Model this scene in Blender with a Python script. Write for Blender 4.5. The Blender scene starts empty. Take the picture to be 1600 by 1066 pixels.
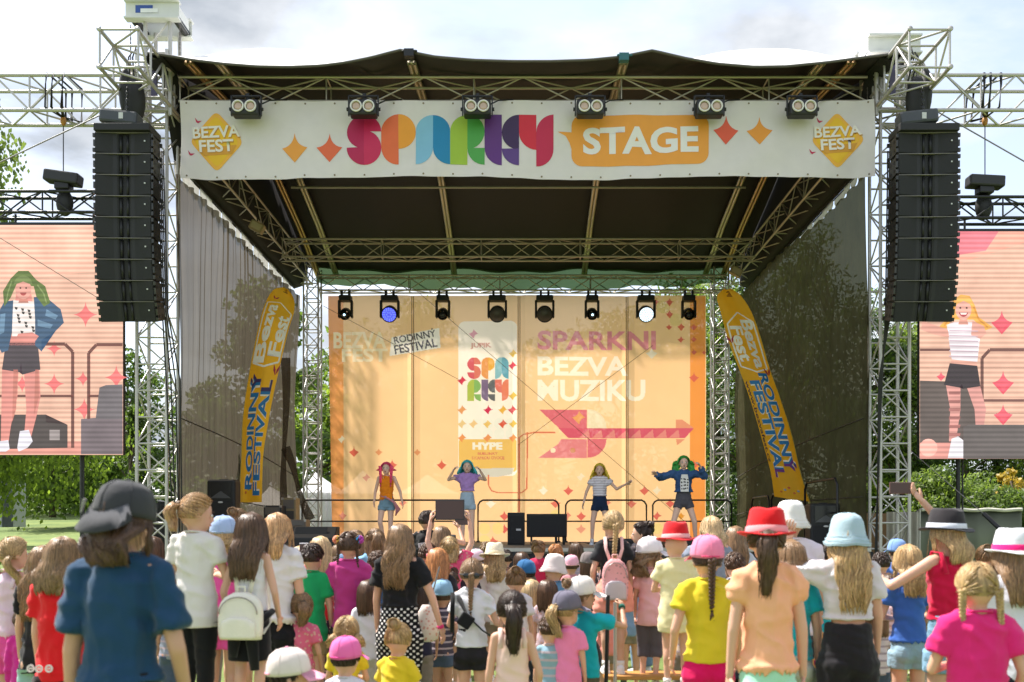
import bpy, bmesh, math, random
from mathutils import Vector, Matrix, noise
random.seed(7)
R = math.radians
scene = bpy.context.scene
C = scene.collection

# ------------------------------------------------------------------ camera
FPX, CX, HZ, CAMZ = 1440.0, 815.0, 829.0, 1.5       # focal length and vanishing point in photo pixels, eye height
cam_data = bpy.data.cameras.new('camera')
cam = bpy.data.objects.new('camera', cam_data); C.objects.link(cam)
cam.location = (0, 0, CAMZ); cam.rotation_euler = (R(90), 0, 0)
cam_data.sensor_fit = 'HORIZONTAL'; cam_data.sensor_width = 36
cam_data.lens = 36 * FPX / 1600
cam_data.shift_x = (800 - CX) / 1600
cam_data.shift_y = (HZ - 533) / 1600
cam_data.clip_start = 0.1; cam_data.clip_end = 900
cam_data.dof.use_dof = True
cam_data.dof.focus_distance = 17.5
cam_data.dof.aperture_fstop = 2.6
scene.camera = cam

# ------------------------------------------------------------------ light
SUN_EL, SUN_AZ = 57, -60          # azimuth measured from +Y towards +X: sun stands left, high and a little beyond the stage
world = bpy.data.worlds.new('World'); scene.world = world; world.use_nodes = True
wt = world.node_tree; wt.nodes.clear()
def wn(t, **k):
    n = wt.nodes.new(t)
    for a, b in k.items(): setattr(n, a, b)
    return n
sky = wn('ShaderNodeTexSky', sky_type='NISHITA'); sky.sun_disc = False
sky.sun_elevation = R(SUN_EL); sky.sun_rotation = R(SUN_AZ)
b1 = wn('ShaderNodeBackground'); b1.inputs['Strength'].default_value = 0.15
hs_ = wn('ShaderNodeHueSaturation'); hs_.inputs['Saturation'].default_value = .62; hs_.inputs['Value'].default_value = 1.0
wt.links.new(sky.outputs[0], hs_.inputs['Color']); wt.links.new(hs_.outputs[0], b1.inputs[0])
tc = wn('ShaderNodeTexCoord')
mp = wn('ShaderNodeMapping'); mp.inputs['Scale'].default_value = (1.0, 1.0, 2.3); mp.inputs['Location'].default_value = (3.1, 1.4, .7)
wt.links.new(tc.outputs['Generated'], mp.inputs[0])
nz = wn('ShaderNodeTexNoise'); nz.inputs['Scale'].default_value = 2.6; nz.inputs['Detail'].default_value = 9; nz.inputs['Roughness'].default_value = .56
nz.inputs['Distortion'].default_value = .35
wt.links.new(mp.outputs[0], nz.inputs['Vector'])
rmp = wn('ShaderNodeValToRGB'); rmp.color_ramp.elements[0].position = .41; rmp.color_ramp.elements[1].position = .60
wt.links.new(nz.outputs[0], rmp.inputs[0])
nz2 = wn('ShaderNodeTexNoise'); nz2.inputs['Scale'].default_value = 4.2; nz2.inputs['Detail'].default_value = 7
mp2 = wn('ShaderNodeMapping'); mp2.inputs['Scale'].default_value = (1, 1, 2.0); mp2.inputs['Location'].default_value = (8.3, 2.2, 5)
wt.links.new(tc.outputs['Generated'], mp2.inputs[0]); wt.links.new(mp2.outputs[0], nz2.inputs['Vector'])
cr = wn('ShaderNodeValToRGB')
cr.color_ramp.elements[0].position = .36; cr.color_ramp.elements[0].color = (.36, .40, .46, 1)
cr.color_ramp.elements[1].position = .56; cr.color_ramp.elements[1].color = (.84, .86, .89, 1)
wt.links.new(nz2.outputs[0], cr.inputs[0])
b2 = wn('ShaderNodeBackground'); b2.inputs['Strength'].default_value = 0.68
wt.links.new(cr.outputs[0], b2.inputs[0])
mx = wn('ShaderNodeMixShader'); wo = wn('ShaderNodeOutputWorld')
wt.links.new(rmp.outputs[0], mx.inputs[0]); wt.links.new(b1.outputs[0], mx.inputs[1]); wt.links.new(b2.outputs[0], mx.inputs[2])
wt.links.new(mx.outputs[0], wo.inputs[0])

sd = bpy.data.lights.new('sun', 'SUN'); sd.energy = 4.5; sd.angle = R(2.5); sd.color = (1, .95, .88)
sun = bpy.data.objects.new('sun', sd); C.objects.link(sun)
az, el = R(SUN_AZ), R(SUN_EL)
dsun = Vector((math.sin(az) * math.cos(el), math.cos(az) * math.cos(el), math.sin(el)))
sun.rotation_euler = dsun.to_track_quat('Z', 'Y').to_euler(); sun.location = (-10, -10, 30)

vs = scene.view_settings
vs.view_transform = 'Standard'; vs.look = 'None'; vs.gamma = 1; vs.use_curve_mapping = False
vs.exposure = 1.0
scene.cycles.max_bounces = 8; scene.cycles.transparent_max_bounces = 24

# ------------------------------------------------------------------ helpers
def P(px, py, Y):                    # point at depth Y seen at photo pixel (px, py)
    return Vector(((px - CX) / FPX * Y, Y, CAMZ + (HZ - py) / FPX * Y))
def S(Y): return FPX / Y             # pixels per metre at depth Y

MATS = {}
def hexc(h):
    h = h.lstrip('#'); r = [int(h[i:i + 2], 16) / 255 for i in (0, 2, 4)]
    return tuple(c / 12.92 if c <= .04045 else ((c + .055) / 1.055) ** 2.4 for c in r)
def col(c): return hexc(c) if isinstance(c, str) else c
def mat(name, c, rough=.6, metal=0, var=.12, vscale=6, bump=0, bscale=30, spec=.5, emit=None, estr=1, sheen=0, stretch=None, trans=0, alpha=None):
    key = (name, str(c))
    if key in MATS: return MATS[key]
    c = col(c)
    m = bpy.data.materials.new(name); m.use_nodes = True
    t = m.node_tree; b = t.nodes['Principled BSDF']; L = t.links.new
    b.inputs['Roughness'].default_value = rough; b.inputs['Metallic'].default_value = metal
    b.inputs['Specular IOR Level'].default_value = spec
    if sheen: b.inputs['Sheen Weight'].default_value = sheen
    tc = t.nodes.new('ShaderNodeTexCoord'); mp = t.nodes.new('ShaderNodeMapping')
    L(tc.outputs['Object'], mp.inputs[0])
    if stretch: mp.inputs['Scale'].default_value = stretch
    n = t.nodes.new('ShaderNodeTexNoise'); n.inputs['Scale'].default_value = vscale; n.inputs['Detail'].default_value = 5
    L(mp.outputs[0], n.inputs['Vector'])
    mr = t.nodes.new('ShaderNodeMapRange'); mr.inputs[3].default_value = 1 - var; mr.inputs[4].default_value = 1 + var
    L(n.outputs[0], mr.inputs[0])
    vm = t.nodes.new('ShaderNodeVectorMath'); vm.operation = 'SCALE'; vm.inputs[0].default_value = c[:3]
    L(mr.outputs[0], vm.inputs['Scale']); L(vm.outputs[0], b.inputs['Base Color'])
    if bump:
        n2 = t.nodes.new('ShaderNodeTexNoise'); n2.inputs['Scale'].default_value = bscale; n2.inputs['Detail'].default_value = 4
        L(mp.outputs[0], n2.inputs['Vector'])
        bp = t.nodes.new('ShaderNodeBump'); bp.inputs['Strength'].default_value = bump; bp.inputs['Distance'].default_value = .02
        L(n2.outputs[0], bp.inputs['Height']); L(bp.outputs[0], b.inputs['Normal'])
    if emit is not None:
        b.inputs['Emission Color'].default_value = (*col(emit), 1); b.inputs['Emission Strength'].default_value = estr
    if trans:
        tr = t.nodes.new('ShaderNodeBsdfTranslucent'); L(vm.outputs[0], tr.inputs[0])
        ms = t.nodes.new('ShaderNodeMixShader'); ms.inputs[0].default_value = trans
        L(b.outputs[0], ms.inputs[1]); L(tr.outputs[0], ms.inputs[2]); L(ms.outputs[0], t.nodes['Material Output'].inputs[0])
    MATS[key] = m
    return m
def sheer(name, c, see, trans=.4, tint=(1, 1, 1), var=.1, vscale=2, stretch=None, rough=.8):
    """open-weave mesh fabric: part of the light goes straight through, the rest is diffuse or translucent"""
    if name in MATS: return MATS[name]
    m = bpy.data.materials.new(name); m.use_nodes = True; t = m.node_tree; L = t.links.new
    t.nodes.remove(t.nodes['Principled BSDF']); out = t.nodes['Material Output']
    tc = t.nodes.new('ShaderNodeTexCoord'); mp = t.nodes.new('ShaderNodeMapping'); L(tc.outputs['Object'], mp.inputs[0])
    if stretch: mp.inputs['Scale'].default_value = stretch
    n = t.nodes.new('ShaderNodeTexNoise'); n.inputs['Scale'].default_value = vscale; n.inputs['Detail'].default_value = 6; L(mp.outputs[0], n.inputs['Vector'])
    mr = t.nodes.new('ShaderNodeMapRange'); mr.inputs[3].default_value = 1 - var; mr.inputs[4].default_value = 1 + var; L(n.outputs[0], mr.inputs[0])
    vm = t.nodes.new('ShaderNodeVectorMath'); vm.operation = 'SCALE'; vm.inputs[0].default_value = col(c); L(mr.outputs[0], vm.inputs['Scale'])
    d = t.nodes.new('ShaderNodeBsdfDiffuse'); tr = t.nodes.new('ShaderNodeBsdfTranslucent'); tp = t.nodes.new('ShaderNodeBsdfTransparent')
    tp.inputs[0].default_value = (*tint, 1)
    L(vm.outputs[0], d.inputs[0]); L(vm.outputs[0], tr.inputs[0])
    m1 = t.nodes.new('ShaderNodeMixShader'); m1.inputs[0].default_value = trans; L(d.outputs[0], m1.inputs[1]); L(tr.outputs[0], m1.inputs[2])
    m2 = t.nodes.new('ShaderNodeMixShader'); m2.inputs[0].default_value = see; L(m1.outputs[0], m2.inputs[1]); L(tp.outputs[0], m2.inputs[2])
    L(m2.outputs[0], out.inputs[0])
    MATS[name] = m
    return m
def led_mat(name, c, s=1.0):
    """LED pixels: emission broken by the panel's scan rows"""
    key = 'led' + name
    if key in MATS: return MATS[key]
    m = bpy.data.materials.new('led_' + name); m.use_nodes = True; t = m.node_tree; L = t.links.new
    b = t.nodes['Principled BSDF']; b.inputs['Base Color'].default_value = (.02, .02, .02, 1); b.inputs['Roughness'].default_value = .7
    tc = t.nodes.new('ShaderNodeTexCoord'); sp = t.nodes.new('ShaderNodeSeparateXYZ'); L(tc.outputs['Object'], sp.inputs[0])
    w = t.nodes.new('ShaderNodeMath'); w.operation = 'MULTIPLY'; w.inputs[1].default_value = 2 * math.pi / .088; L(sp.outputs['Z'], w.inputs[0])
    si = t.nodes.new('ShaderNodeMath'); si.operation = 'SINE'; L(w.outputs[0], si.inputs[0])
    mr = t.nodes.new('ShaderNodeMapRange'); mr.inputs[1].default_value = -1; mr.inputs[3].default_value = .58 * s; mr.inputs[4].default_value = .86 * s
    L(si.outputs[0], mr.inputs[0])
    nn = t.nodes.new('ShaderNodeTexNoise'); nn.inputs['Scale'].default_value = 2.2; nn.inputs['Detail'].default_value = 7; L(tc.outputs['Object'], nn.inputs['Vector'])
    nr = t.nodes.new('ShaderNodeMapRange'); nr.inputs[1].default_value = .3; nr.inputs[2].default_value = .7; nr.inputs[3].default_value = .86; nr.inputs[4].default_value = 1.1; L(nn.outputs[0], nr.inputs[0])
    mm = t.nodes.new('ShaderNodeMath'); mm.operation = 'MULTIPLY'; L(mr.outputs[0], mm.inputs[0]); L(nr.outputs[0], mm.inputs[1]); L(mm.outputs[0], b.inputs['Emission Strength'])
    b.inputs['Emission Color'].default_value = (*col(c), 1)
    MATS[key] = m
    return m

class MB:
    """collects geometry of one mesh"""
    def __init__(s): s.v = []; s.f = []; s.M = None; s.tint = []; s.mi = []; s.m = 0
    def add(s, vs, fs, tint=1.0):
        b = len(s.v)
        s.v += [tuple(s.M @ Vector(p)) for p in vs] if s.M else [tuple(p) for p in vs]
        s.f += [tuple(i + b for i in f) for f in fs]; s.tint += [tint] * len(vs); s.mi += [s.m] * len(fs)
    def box(s, c, d, M=None):
        c = Vector(c); vs = []
        for x in (-.5, .5):
            for y in (-.5, .5):
                for z in (-.5, .5):
                    p = Vector((x * d[0], y * d[1], z * d[2])); vs.append(c + (M @ p if M else p))
        s.add(vs, [(0, 1, 3, 2), (4, 6, 7, 5), (0, 4, 5, 1), (2, 3, 7, 6), (0, 2, 6, 4), (1, 5, 7, 3)]); return s
    def rings(s, rs, caps=True, closed=False, tint=1.0):
        n = len(rs[0]); vs = [p for r in rs for p in r]; fs = []
        for i in range(len(rs) - 1 + (1 if closed else 0)):
            a, b = i * n, ((i + 1) % len(rs)) * n
            for j in range(n): fs.append((a + j, a + (j + 1) % n, b + (j + 1) % n, b + j))
        if caps: fs.append(tuple(range(n))[::-1]); fs.append(tuple(range(len(vs) - n, len(vs))))
        s.add(vs, fs, tint); return s
    def limb(s, p0, p1, r0, r1, seg=10, flat=False, sx=1.0, tint=1.0):
        p0, p1 = Vector(p0), Vector(p1); d = p1 - p0; L = d.length
        if L < 1e-6: d = Vector((0, 0, 1)); L = 1e-6
        q = d.to_track_quat('Z', 'Y'); prof = [(0, r0), (L, r1)]
        if not flat: prof = [(-r0 * .92, r0 * .4), (-r0 * .6, r0 * .8), (0, r0), (L, r1), (L + r1 * .6, r1 * .8), (L + r1 * .92, r1 * .4)]
        s.rings([[p0 + q @ Vector((math.cos(a) * r * sx, math.sin(a) * r, t)) for a in [2 * math.pi * k / seg for k in range(seg)]] for t, r in prof], tint=tint); return s
    def path(s, pts, rads, seg=8, flatness=1.0, caps=True, tint=1.0):
        pts = [Vector(p) for p in pts]; rs = []; up = Vector((0, 0, 1)) if abs((pts[-1] - pts[0]).normalized().z) < .9 else Vector((0, 1, 0))
        for i, p in enumerate(pts):
            t = (pts[min(i + 1, len(pts) - 1)] - pts[max(i - 1, 0)]).normalized()
            a = t.cross(up); a = a.normalized() if a.length > 1e-4 else Vector((1, 0, 0)); b = t.cross(a).normalized()
            r = rads[i] if isinstance(rads, (list, tuple)) else rads
            rs.append([p + (a * math.cos(q) + b * math.sin(q) * flatness) * r for q in [2 * math.pi * k / seg for k in range(seg)]])
        s.rings(rs, caps, tint=tint); return s
    def ell(s, c, r, seg=14, rings=9, M=None, tint=1.0):
        c = Vector(c); vs = []; fs = []
        for i in range(rings + 1):
            ph = math.pi * i / rings
            for j in range(seg):
                th = 2 * math.pi * j / seg
                p = Vector((r[0] * math.sin(ph) * math.cos(th), r[1] * math.sin(ph) * math.sin(th), r[2] * math.cos(ph)))
                vs.append(c + (M @ p if M else p))
        for i in range(rings):
            for j in range(seg): fs.append((i * seg + j, (i + 1) * seg + j, (i + 1) * seg + (j + 1) % seg, i * seg + (j + 1) % seg))
        s.add(vs, fs, tint); return s
    def lathe(s, prof, c=(0, 0, 0), seg=28, sx=1, sy=1, f=None):
        vs = []
        for (r, z) in prof:
            for j in range(seg):
                a = 2 * math.pi * j / seg; p = Vector((r * sx * math.cos(a), r * sy * math.sin(a), z))
                if f: p = f(p, a)
                vs.append(Vector(c) + p)
        fs = [(i * seg + j, i * seg + (j + 1) % seg, (i + 1) * seg + (j + 1) % seg, (i + 1) * seg + j) for i in range(len(prof) - 1) for j in range(seg)]
        s.add(vs, fs); return s
    def mesh(s, name='m', smooth=False):
        me = bpy.data.meshes.new(name); me.from_pydata(s.v, [], s.f)
        bm = bmesh.new(); bm.from_mesh(me); bmesh.ops.recalc_face_normals(bm, faces=bm.faces); bm.to_mesh(me); bm.free()
        if smooth: me.shade_smooth()
        return me
    def tinted(s, name):
        me = s.mesh(name, True); at = me.attributes.new('tint', 'FLOAT', 'POINT'); at.data.foreach_set('value', s.tint); return me

def tag(o, label=None, cat=None, group=None, kind=None):
    if label: o['label'] = label
    if cat: o['category'] = cat
    if group: o['group'] = group
    if kind: o['kind'] = kind
    return o
def thing(name, label, cat, loc=(0, 0, 0), group=None, rz=0):
    o = bpy.data.objects.new(name, None); o.empty_display_size = .1; C.objects.link(o); o.location = loc; o.rotation_euler = (0, 0, rz)
    return tag(o, label, cat, group)
def wparent(o, parent):
    """parent while keeping world coordinates (parents are only ever placed, never scaled)"""
    o.parent = parent
    q = parent; M = Matrix.Identity(4)
    chain = []
    while q is not None: chain.append(q); q = q.parent
    for q in reversed(chain): M = M @ q.matrix_parent_inverse @ q.matrix_basis
    o.matrix_parent_inverse = M.inverted()
def obj(name, mb, m, parent=None, smooth=False, local=False):
    me = mb.mesh(name, smooth) if isinstance(mb, MB) else mb
    if m is not None and not me.materials:
        for q in (m if isinstance(m, (list, tuple)) else [m]): me.materials.append(q)
        if isinstance(mb, MB) and max(mb.mi, default=0) > 0: me.polygons.foreach_set('material_index', mb.mi)
    o = bpy.data.objects.new(name, me); C.objects.link(o)
    if parent is not None:
        if local: o.parent = parent
        else: wparent(o, parent)
    return o
def struct(name, mb, m, smooth=False, label=None):
    o = obj(name, mb, m, None, smooth); o['kind'] = 'structure'
    if label: o['label'] = label
    return o
TUBES = {}
def tube(name, p0, p1, r, m, parent=None):
    """a straight tube sharing one cylinder mesh per material"""
    if m.name not in TUBES:
        mb = MB(); mb.limb((0, 0, 0), (0, 0, 1), 1, 1, seg=12, flat=True); me = mb.mesh('tube', True)
        me.materials.append(m); TUBES[m.name] = me
    p0, p1 = Vector(p0), Vector(p1); d = p1 - p0
    o = bpy.data.objects.new(name, TUBES[m.name]); C.objects.link(o)
    if parent is not None: wparent(o, parent)
    o.matrix_basis = Matrix.Translation(p0) @ d.to_track_quat('Z', 'Y').to_matrix().to_4x4() @ Matrix.Diagonal((r, r, d.length, 1))
    return o
def bevel(me, w, seg=2):
    bm = bmesh.new(); bm.from_mesh(me); bmesh.ops.bevel(bm, geom=list(bm.edges), offset=w, segments=seg, affect='EDGES', profile=.5); bm.to_mesh(me); bm.free(); return me

# second scene used only to evaluate remesh modifiers quickly; removed at the end
TS = bpy.data.scenes.new('workbench')
def work_dg():
    with bpy.context.temp_override(scene=TS, view_layer=TS.view_layers[0]):
        return bpy.context.evaluated_depsgraph_get()
def remesh(mb, voxel, smooth=3, wrinkle=0, seed=0, kz=4.0):
    me = mb.mesh('t'); ob = bpy.data.objects.new('t', me); TS.collection.objects.link(ob)
    m = ob.modifiers.new('r', 'REMESH'); m.mode = 'VOXEL'; m.voxel_size = voxel; m.use_smooth_shade = True
    if smooth: k = ob.modifiers.new('s', 'SMOOTH'); k.factor = .5; k.iterations = smooth
    dg = work_dg()
    out = bpy.data.meshes.new_from_object(ob.evaluated_get(dg))
    bpy.data.objects.remove(ob); bpy.data.meshes.remove(me)
    if wrinkle:
        n = len(out.vertices); co = [0.0] * (3 * n); out.vertices.foreach_get('co', co); no = [0.0] * (3 * n); out.vertices.foreach_get('normal', no)
        nf = noise.noise
        zs_ = co[2::3]; zlo, zhi = min(zs_), max(zs_); H_ = max(.05, zhi - zlo)
        for i in range(n):
            x, y, z = co[3 * i:3 * i + 3]; f = (zhi - z) / H_
            ang = math.atan2(y, x); wq = nf(Vector((x * 4 + seed, y * 4, z * 4)))
            p1 = 1 - abs(nf(Vector((x * 11 + wq + seed, y * 11, z * 2.2 + x * 2)))) * 3.4          # hanging folds
            p2 = 1 - abs(nf(Vector((x * 5 - z * 5 + seed, y * 6 + 7, z * kz * 3.2 + x * 7)))) * 3.6   # pulled creases
            p3 = nf(Vector((x * 26 + seed, y * 26, z * 22)))
            d = wrinkle * (p1 * (.35 + .35 * f) + max(-.6, p2) * (1.0 - .45 * f) * .9 + p3 * .34)
            if f > .94: d *= .45
            for q in range(3): co[3 * i + q] += no[3 * i + q] * d
        out.vertices.foreach_set('co', co)
    out.shade_smooth()
    return out

# ---- flat print: 2-D shapes given in photo pixels of their own plane and laid on the real surface
def poly_bm(polys):
    bm = bmesh.new()
    for pts in polys:
        try: bm.faces.new([bm.verts.new((x, y, 0)) for x, y in pts])
        except ValueError: pass
    bmesh.ops.triangulate(bm, faces=bm.faces); return bm
def text_bm(txt, x0, x1, y0, y1, bold=.02, shear=0, rot=0, spacing=1.0):
    """lettering fitted to a pixel box (y0 top, y1 bottom)"""
    cu = bpy.data.curves.new('t', 'FONT'); cu.body = txt; cu.offset = bold; cu.resolution_u = 4; cu.space_character = spacing; cu.shear = shear
    ob = bpy.data.objects.new('t', cu); TS.collection.objects.link(ob)
    dg = work_dg()
    me = bpy.data.meshes.new_from_object(ob.evaluated_get(dg)); bpy.data.objects.remove(ob)
    bm = bmesh.new(); bm.from_mesh(me)
    xs = [v.co.x for v in bm.verts]; ys = [v.co.y for v in bm.verts]
    ax, bx, ay, by = min(xs), max(xs), min(ys), max(ys); cx, cy = (x0 + x1) / 2, (y0 + y1) / 2
    for v in bm.verts:
        u = (v.co.x - ax) / (bx - ax) * (x1 - x0) + x0 - cx; w = -((v.co.y - ay) / (by - ay) - .5) * (y1 - y0)
        c_, s_ = math.cos(rot), math.sin(rot)
        v.co = (cx + u * c_ + w * s_, cy - u * s_ + w * c_, 0)
    return bm
def grid_bm(bm, step):
    xs = [v.co.x for v in bm.verts]; ys = [v.co.y for v in bm.verts]
    if not xs: return
    for ax, lo, hi in ((0, min(xs), max(xs)), (1, min(ys), max(ys))):
        t = math.ceil(lo / step) * step
        while t < hi:
            co = [0, 0, 0]; co[ax] = t; no = [0, 0, 0]; no[ax] = 1
            bmesh.ops.bisect_plane(bm, geom=bm.verts[:] + bm.edges[:] + bm.faces[:], plane_co=co, plane_no=no); t += step
def decal(name, bm, m, parent, f, off, step=None):
    """f(u, v, off) gives the world point; the print stands off a few millimetres towards the camera"""
    if step: grid_bm(bm, step)
    for v in bm.verts: v.co = f(v.co.x, v.co.y, off)
    me = bpy.data.meshes.new(name); bm.normal_update(); bm.to_mesh(me); bm.free(); me.materials.append(m)
    o = bpy.data.objects.new(name, me); C.objects.link(o)
    if parent is not None: wparent(o, parent)
    return o
def arc(cx, cy, r, a0, a1, n=14):       # angles in degrees, y down
    return [(cx + r * math.cos(R(a0 + (a1 - a0) * i / n)), cy + r * math.sin(R(a0 + (a1 - a0) * i / n))) for i in range(n + 1)]
def star(cx, cy, rx, ry=None, n=6):     # four-pointed star with hollow sides
    ry = ry or rx; out = []
    tips = [(0, -ry), (rx, 0), (0, ry), (-rx, 0)]
    for k in range(4):
        a, b = tips[k], tips[(k + 1) % 4]
        for i in range(n):
            t = i / n; c = .12
            x = (1 - t) ** 2 * a[0] + 2 * t * (1 - t) * (a[0] + b[0]) * c + t * t * b[0]
            y = (1 - t) ** 2 * a[1] + 2 * t * (1 - t) * (a[1] + b[1]) * c + t * t * b[1]
            out.append((cx + x, cy + y))
    return out
def circ(cx, cy, r, n=20): return arc(cx, cy, r, 0, 360 - 360 / n, n - 1)
def rrect(x0, y0, x1, y1, r): return arc(x0 + r, y0 + r, r, 180, 270, 6) + arc(x1 - r, y0 + r, r, 270, 360, 6) + arc(x1 - r, y1 - r, r, 0, 90, 6) + arc(x0 + r, y1 - r, r, 90, 180, 6)
def strip(pts, w):                      # a drawn line of width w as quads
    out = []
    for (a, b), (c, d) in zip(pts, pts[1:]):
        l = math.hypot(c - a, d - b) or 1; nx, ny = -(d - b) / l * w / 2, (c - a) / l * w / 2
        out.append([(a + nx, b + ny), (c + nx, d + ny), (c - nx, d - ny), (a - nx, b - ny)])
    return out

STEEL = mat('aluminium', (.50, .48, .45), .45, .45, var=.22, vscale=5)
DSTEEL = mat('dull_steel', (.50, .46, .39), .42, .7, var=.15, vscale=3)
BLACKM = mat('black_metal', (.018, .018, .02), .45, .2)
BLACKP = mat('black_plastic', (.02, .02, .022), .5, bump=.1, bscale=200)
CABLE = mat('cable_rubber', (.012, .012, .012), .6)
# ================================================================== GROUND
def ground_z(x, y):
    t = max(0.0, y - 27)
    return .055 * t if t < 70 else .055 * 70 + (t - 70) * .01
mb = MB(); xs = [-400, -200, -120, -80, -60, -45] + list(range(-36, 37, 4)) + [45, 60, 80, 120, 200, 400]; ys = [-60, -20, 0, 10, 20, 25] + list(range(27, 100, 4)) + [120, 160, 240, 400, 700]
vs_, fs_ = [], []
for y in ys:
    for x in xs: vs_.append((x, y, ground_z(x, y)))
for j in range(len(ys) - 1):
    for i in range(len(xs) - 1):
        a = j * len(xs) + i; fs_.append((a, a + 1, a + 1 + len(xs), a + len(xs)))
mb.add(vs_, fs_)
gm = bpy.data.materials.new('lawn'); gm.use_nodes = True; t = gm.node_tree; b = t.nodes['Principled BSDF']; L = t.links.new
tcn = t.nodes.new('ShaderNodeTexCoord'); n1 = t.nodes.new('ShaderNodeTexNoise'); n1.inputs['Scale'].default_value = .35; n1.inputs['Detail'].default_value = 8
n2 = t.nodes.new('ShaderNodeTexNoise'); n2.inputs['Scale'].default_value = 9; n2.inputs['Detail'].default_value = 8
L(tcn.outputs['Object'], n1.inputs['Vector']); L(tcn.outputs['Object'], n2.inputs['Vector'])
r1 = t.nodes.new('ShaderNodeValToRGB'); r1.color_ramp.elements[0].position = .3; r1.color_ramp.elements[0].color = (.085, .140, .030, 1); r1.color_ramp.elements[1].position = .7; r1.color_ramp.elements[1].color = (.20, .25, .06, 1)
L(n1.outputs[0], r1.inputs[0])
r2 = t.nodes.new('ShaderNodeMapRange'); r2.inputs[3].default_value = .6; r2.inputs[4].default_value = 1.4; L(n2.outputs[0], r2.inputs[0])
vm = t.nodes.new('ShaderNodeVectorMath'); vm.operation = 'SCALE'; L(r1.outputs[0], vm.inputs[0]); L(r2.outputs[0], vm.inputs['Scale']); L(vm.outputs[0], b.inputs['Base Color'])
b.inputs['Roughness'].default_value = .95
bp = t.nodes.new('ShaderNodeBump'); bp.inputs['Strength'].default_value = .7; bp.inputs['Distance'].default_value = .06; L(n2.outputs[0], bp.inputs['Height']); L(bp.outputs[0], b.inputs['Normal'])
struct('ground', mb, gm, True)

# ================================================================== STAGE DECK
deck_m = mat('stage_deck', (.16, .145, .125), .55, var=.3, vscale=2.5, bump=.1, bscale=40)
skirt_m = mat('stage_skirt', (.022, .022, .023), .9, stretch=(4, 4, .3), bump=.4, bscale=6)
DZ = 1.2
root = thing('stage_platform', 'low black-skirted stage platform under the big roof', 'stage', (0, 16, 0))
for i in range(6):
    for j in range(5):
        mb = MB(); mb.box((-5.0 + 2 * i + .04, 16.9 + 1.9 * j, DZ - .05), (1.994, 1.894, .1)); obj('deck_panel', mb, deck_m, root)
mb = MB(); mb.box((.04, 15.935, DZ - .035), (12.0, .03, .06)); obj('deck_edge_trim', mb, STEEL, root)
mb = MB(); pts = [(-6 + 12.1 * k / 240, 15.95 + .025 * math.sin(k * .9) + .01 * math.sin(k * .37)) for k in range(241)]
mb.rings([[(x, y, 0.01), (x, y, DZ - .07), (x, y + .02, DZ - .07), (x, y + .02, 0.01)] for x, y in pts]); obj('skirt', mb, skirt_m, root, True)

# ================================================================== TRUSSES
def box_truss(name, label, p0, p1, w, h, bay, m, rc=.024, rb=.012, wdir=None, group=None, root=None):
    """four chords and zigzag braces; p0/p1 = front bottom chord ends, wdir = horizontal direction of its width"""
    p0, p1 = Vector(p0), Vector(p1)
    if root is None: root = thing(name, label, 'truss', p0, group)
    d = (p1 - p0); Ln = d.length; d.normalize()
    up = Vector((0, 0, 1)) if abs(d.z) < .9 else None
    W = Vector(wdir) if wdir else d.cross(Vector((0, 0, 1))).normalized()
    U = Vector((0, 0, 1)) if up else d.cross(W).normalized()
    if not up and U.y < 0: U = -U
    c = [p0, p0 + U * h, p0 + U * h + W * w, p0 + W * w]
    for q in c: tube('chord', q, q + d * Ln, rc, m, root)
    n = max(1, round(Ln / bay)); b = Ln / n
    for i in range(n):
        for k in range(4):
            a0, a1 = c[k], c[(k + 1) % 4]
            if (i + k) % 2: a0, a1 = a1, a0
            tube('brace', a0 + d * b * i, a1 + d * b * (i + 1), rb, m, root)
    for i in ([0, n] if n < 4 else range(0, n + 1, max(1, n // 4))):
        for k in range(4): tube('end_brace', c[k] + d * min(max(b * i, .02), Ln - .02), c[(k + 1) % 4] + d * min(max(b * i, .02), Ln - .02), rb, m, root)
    return root
def tower(x0, x1, y0, z1, label, n_extra=0, m=STEEL, rc=.03, bay=.46, group='roof towers'):
    """ladder-braced square tower: horizontal rungs and one diagonal per field on every side"""
    root = thing('stage_tower', label, 'tower', ((x0 + x1) / 2, y0, 0), group); d = x1 - x0
    c = [(x0, y0), (x1, y0), (x1, y0 + d), (x0, y0 + d)]
    for x, y in c: tube('chord', (x, y, .12), (x, y, z1), rc, m, root)
    n = int((z1 - .2) / bay)
    for i in range(n):
        z = .25 + i * bay
        for k in range(4):
            a, b = c[k], c[(k + 1) % 4]
            if k % 2 == 0: tube('rung', (*a, z), (*b, z), .017, m, root)
            if (i + k) % 2: a, b = b, a
            tube('brace', (*a, z), (*b, z + bay), .014, m, root)
    mb = MB(); mb.box(((x0 + x1) / 2, y0 + d / 2, .06), (d + .5, d + .5, .1)); obj('base_plate', mb, m, root)
    return root
tL = tower(-6.68, -6.16, 16.0, 9.85, 'left front aluminium roof tower between the video wall and the brown mesh wall')
tR = tower(6.23, 6.73, 16.0, 9.6, 'right front aluminium roof tower beside the dark mesh wall')
tBL = tower(-5.94, -5.54, 25.1, 8.7, 'left back roof tower behind the yellow feather flag', m=STEEL, rc=.025, bay=.42)
tBR = tower(5.24, 5.64, 25.1, 8.7, 'right back roof tower between the backdrop and the dark mesh wall', m=STEEL, rc=.025, bay=.42)

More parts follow.
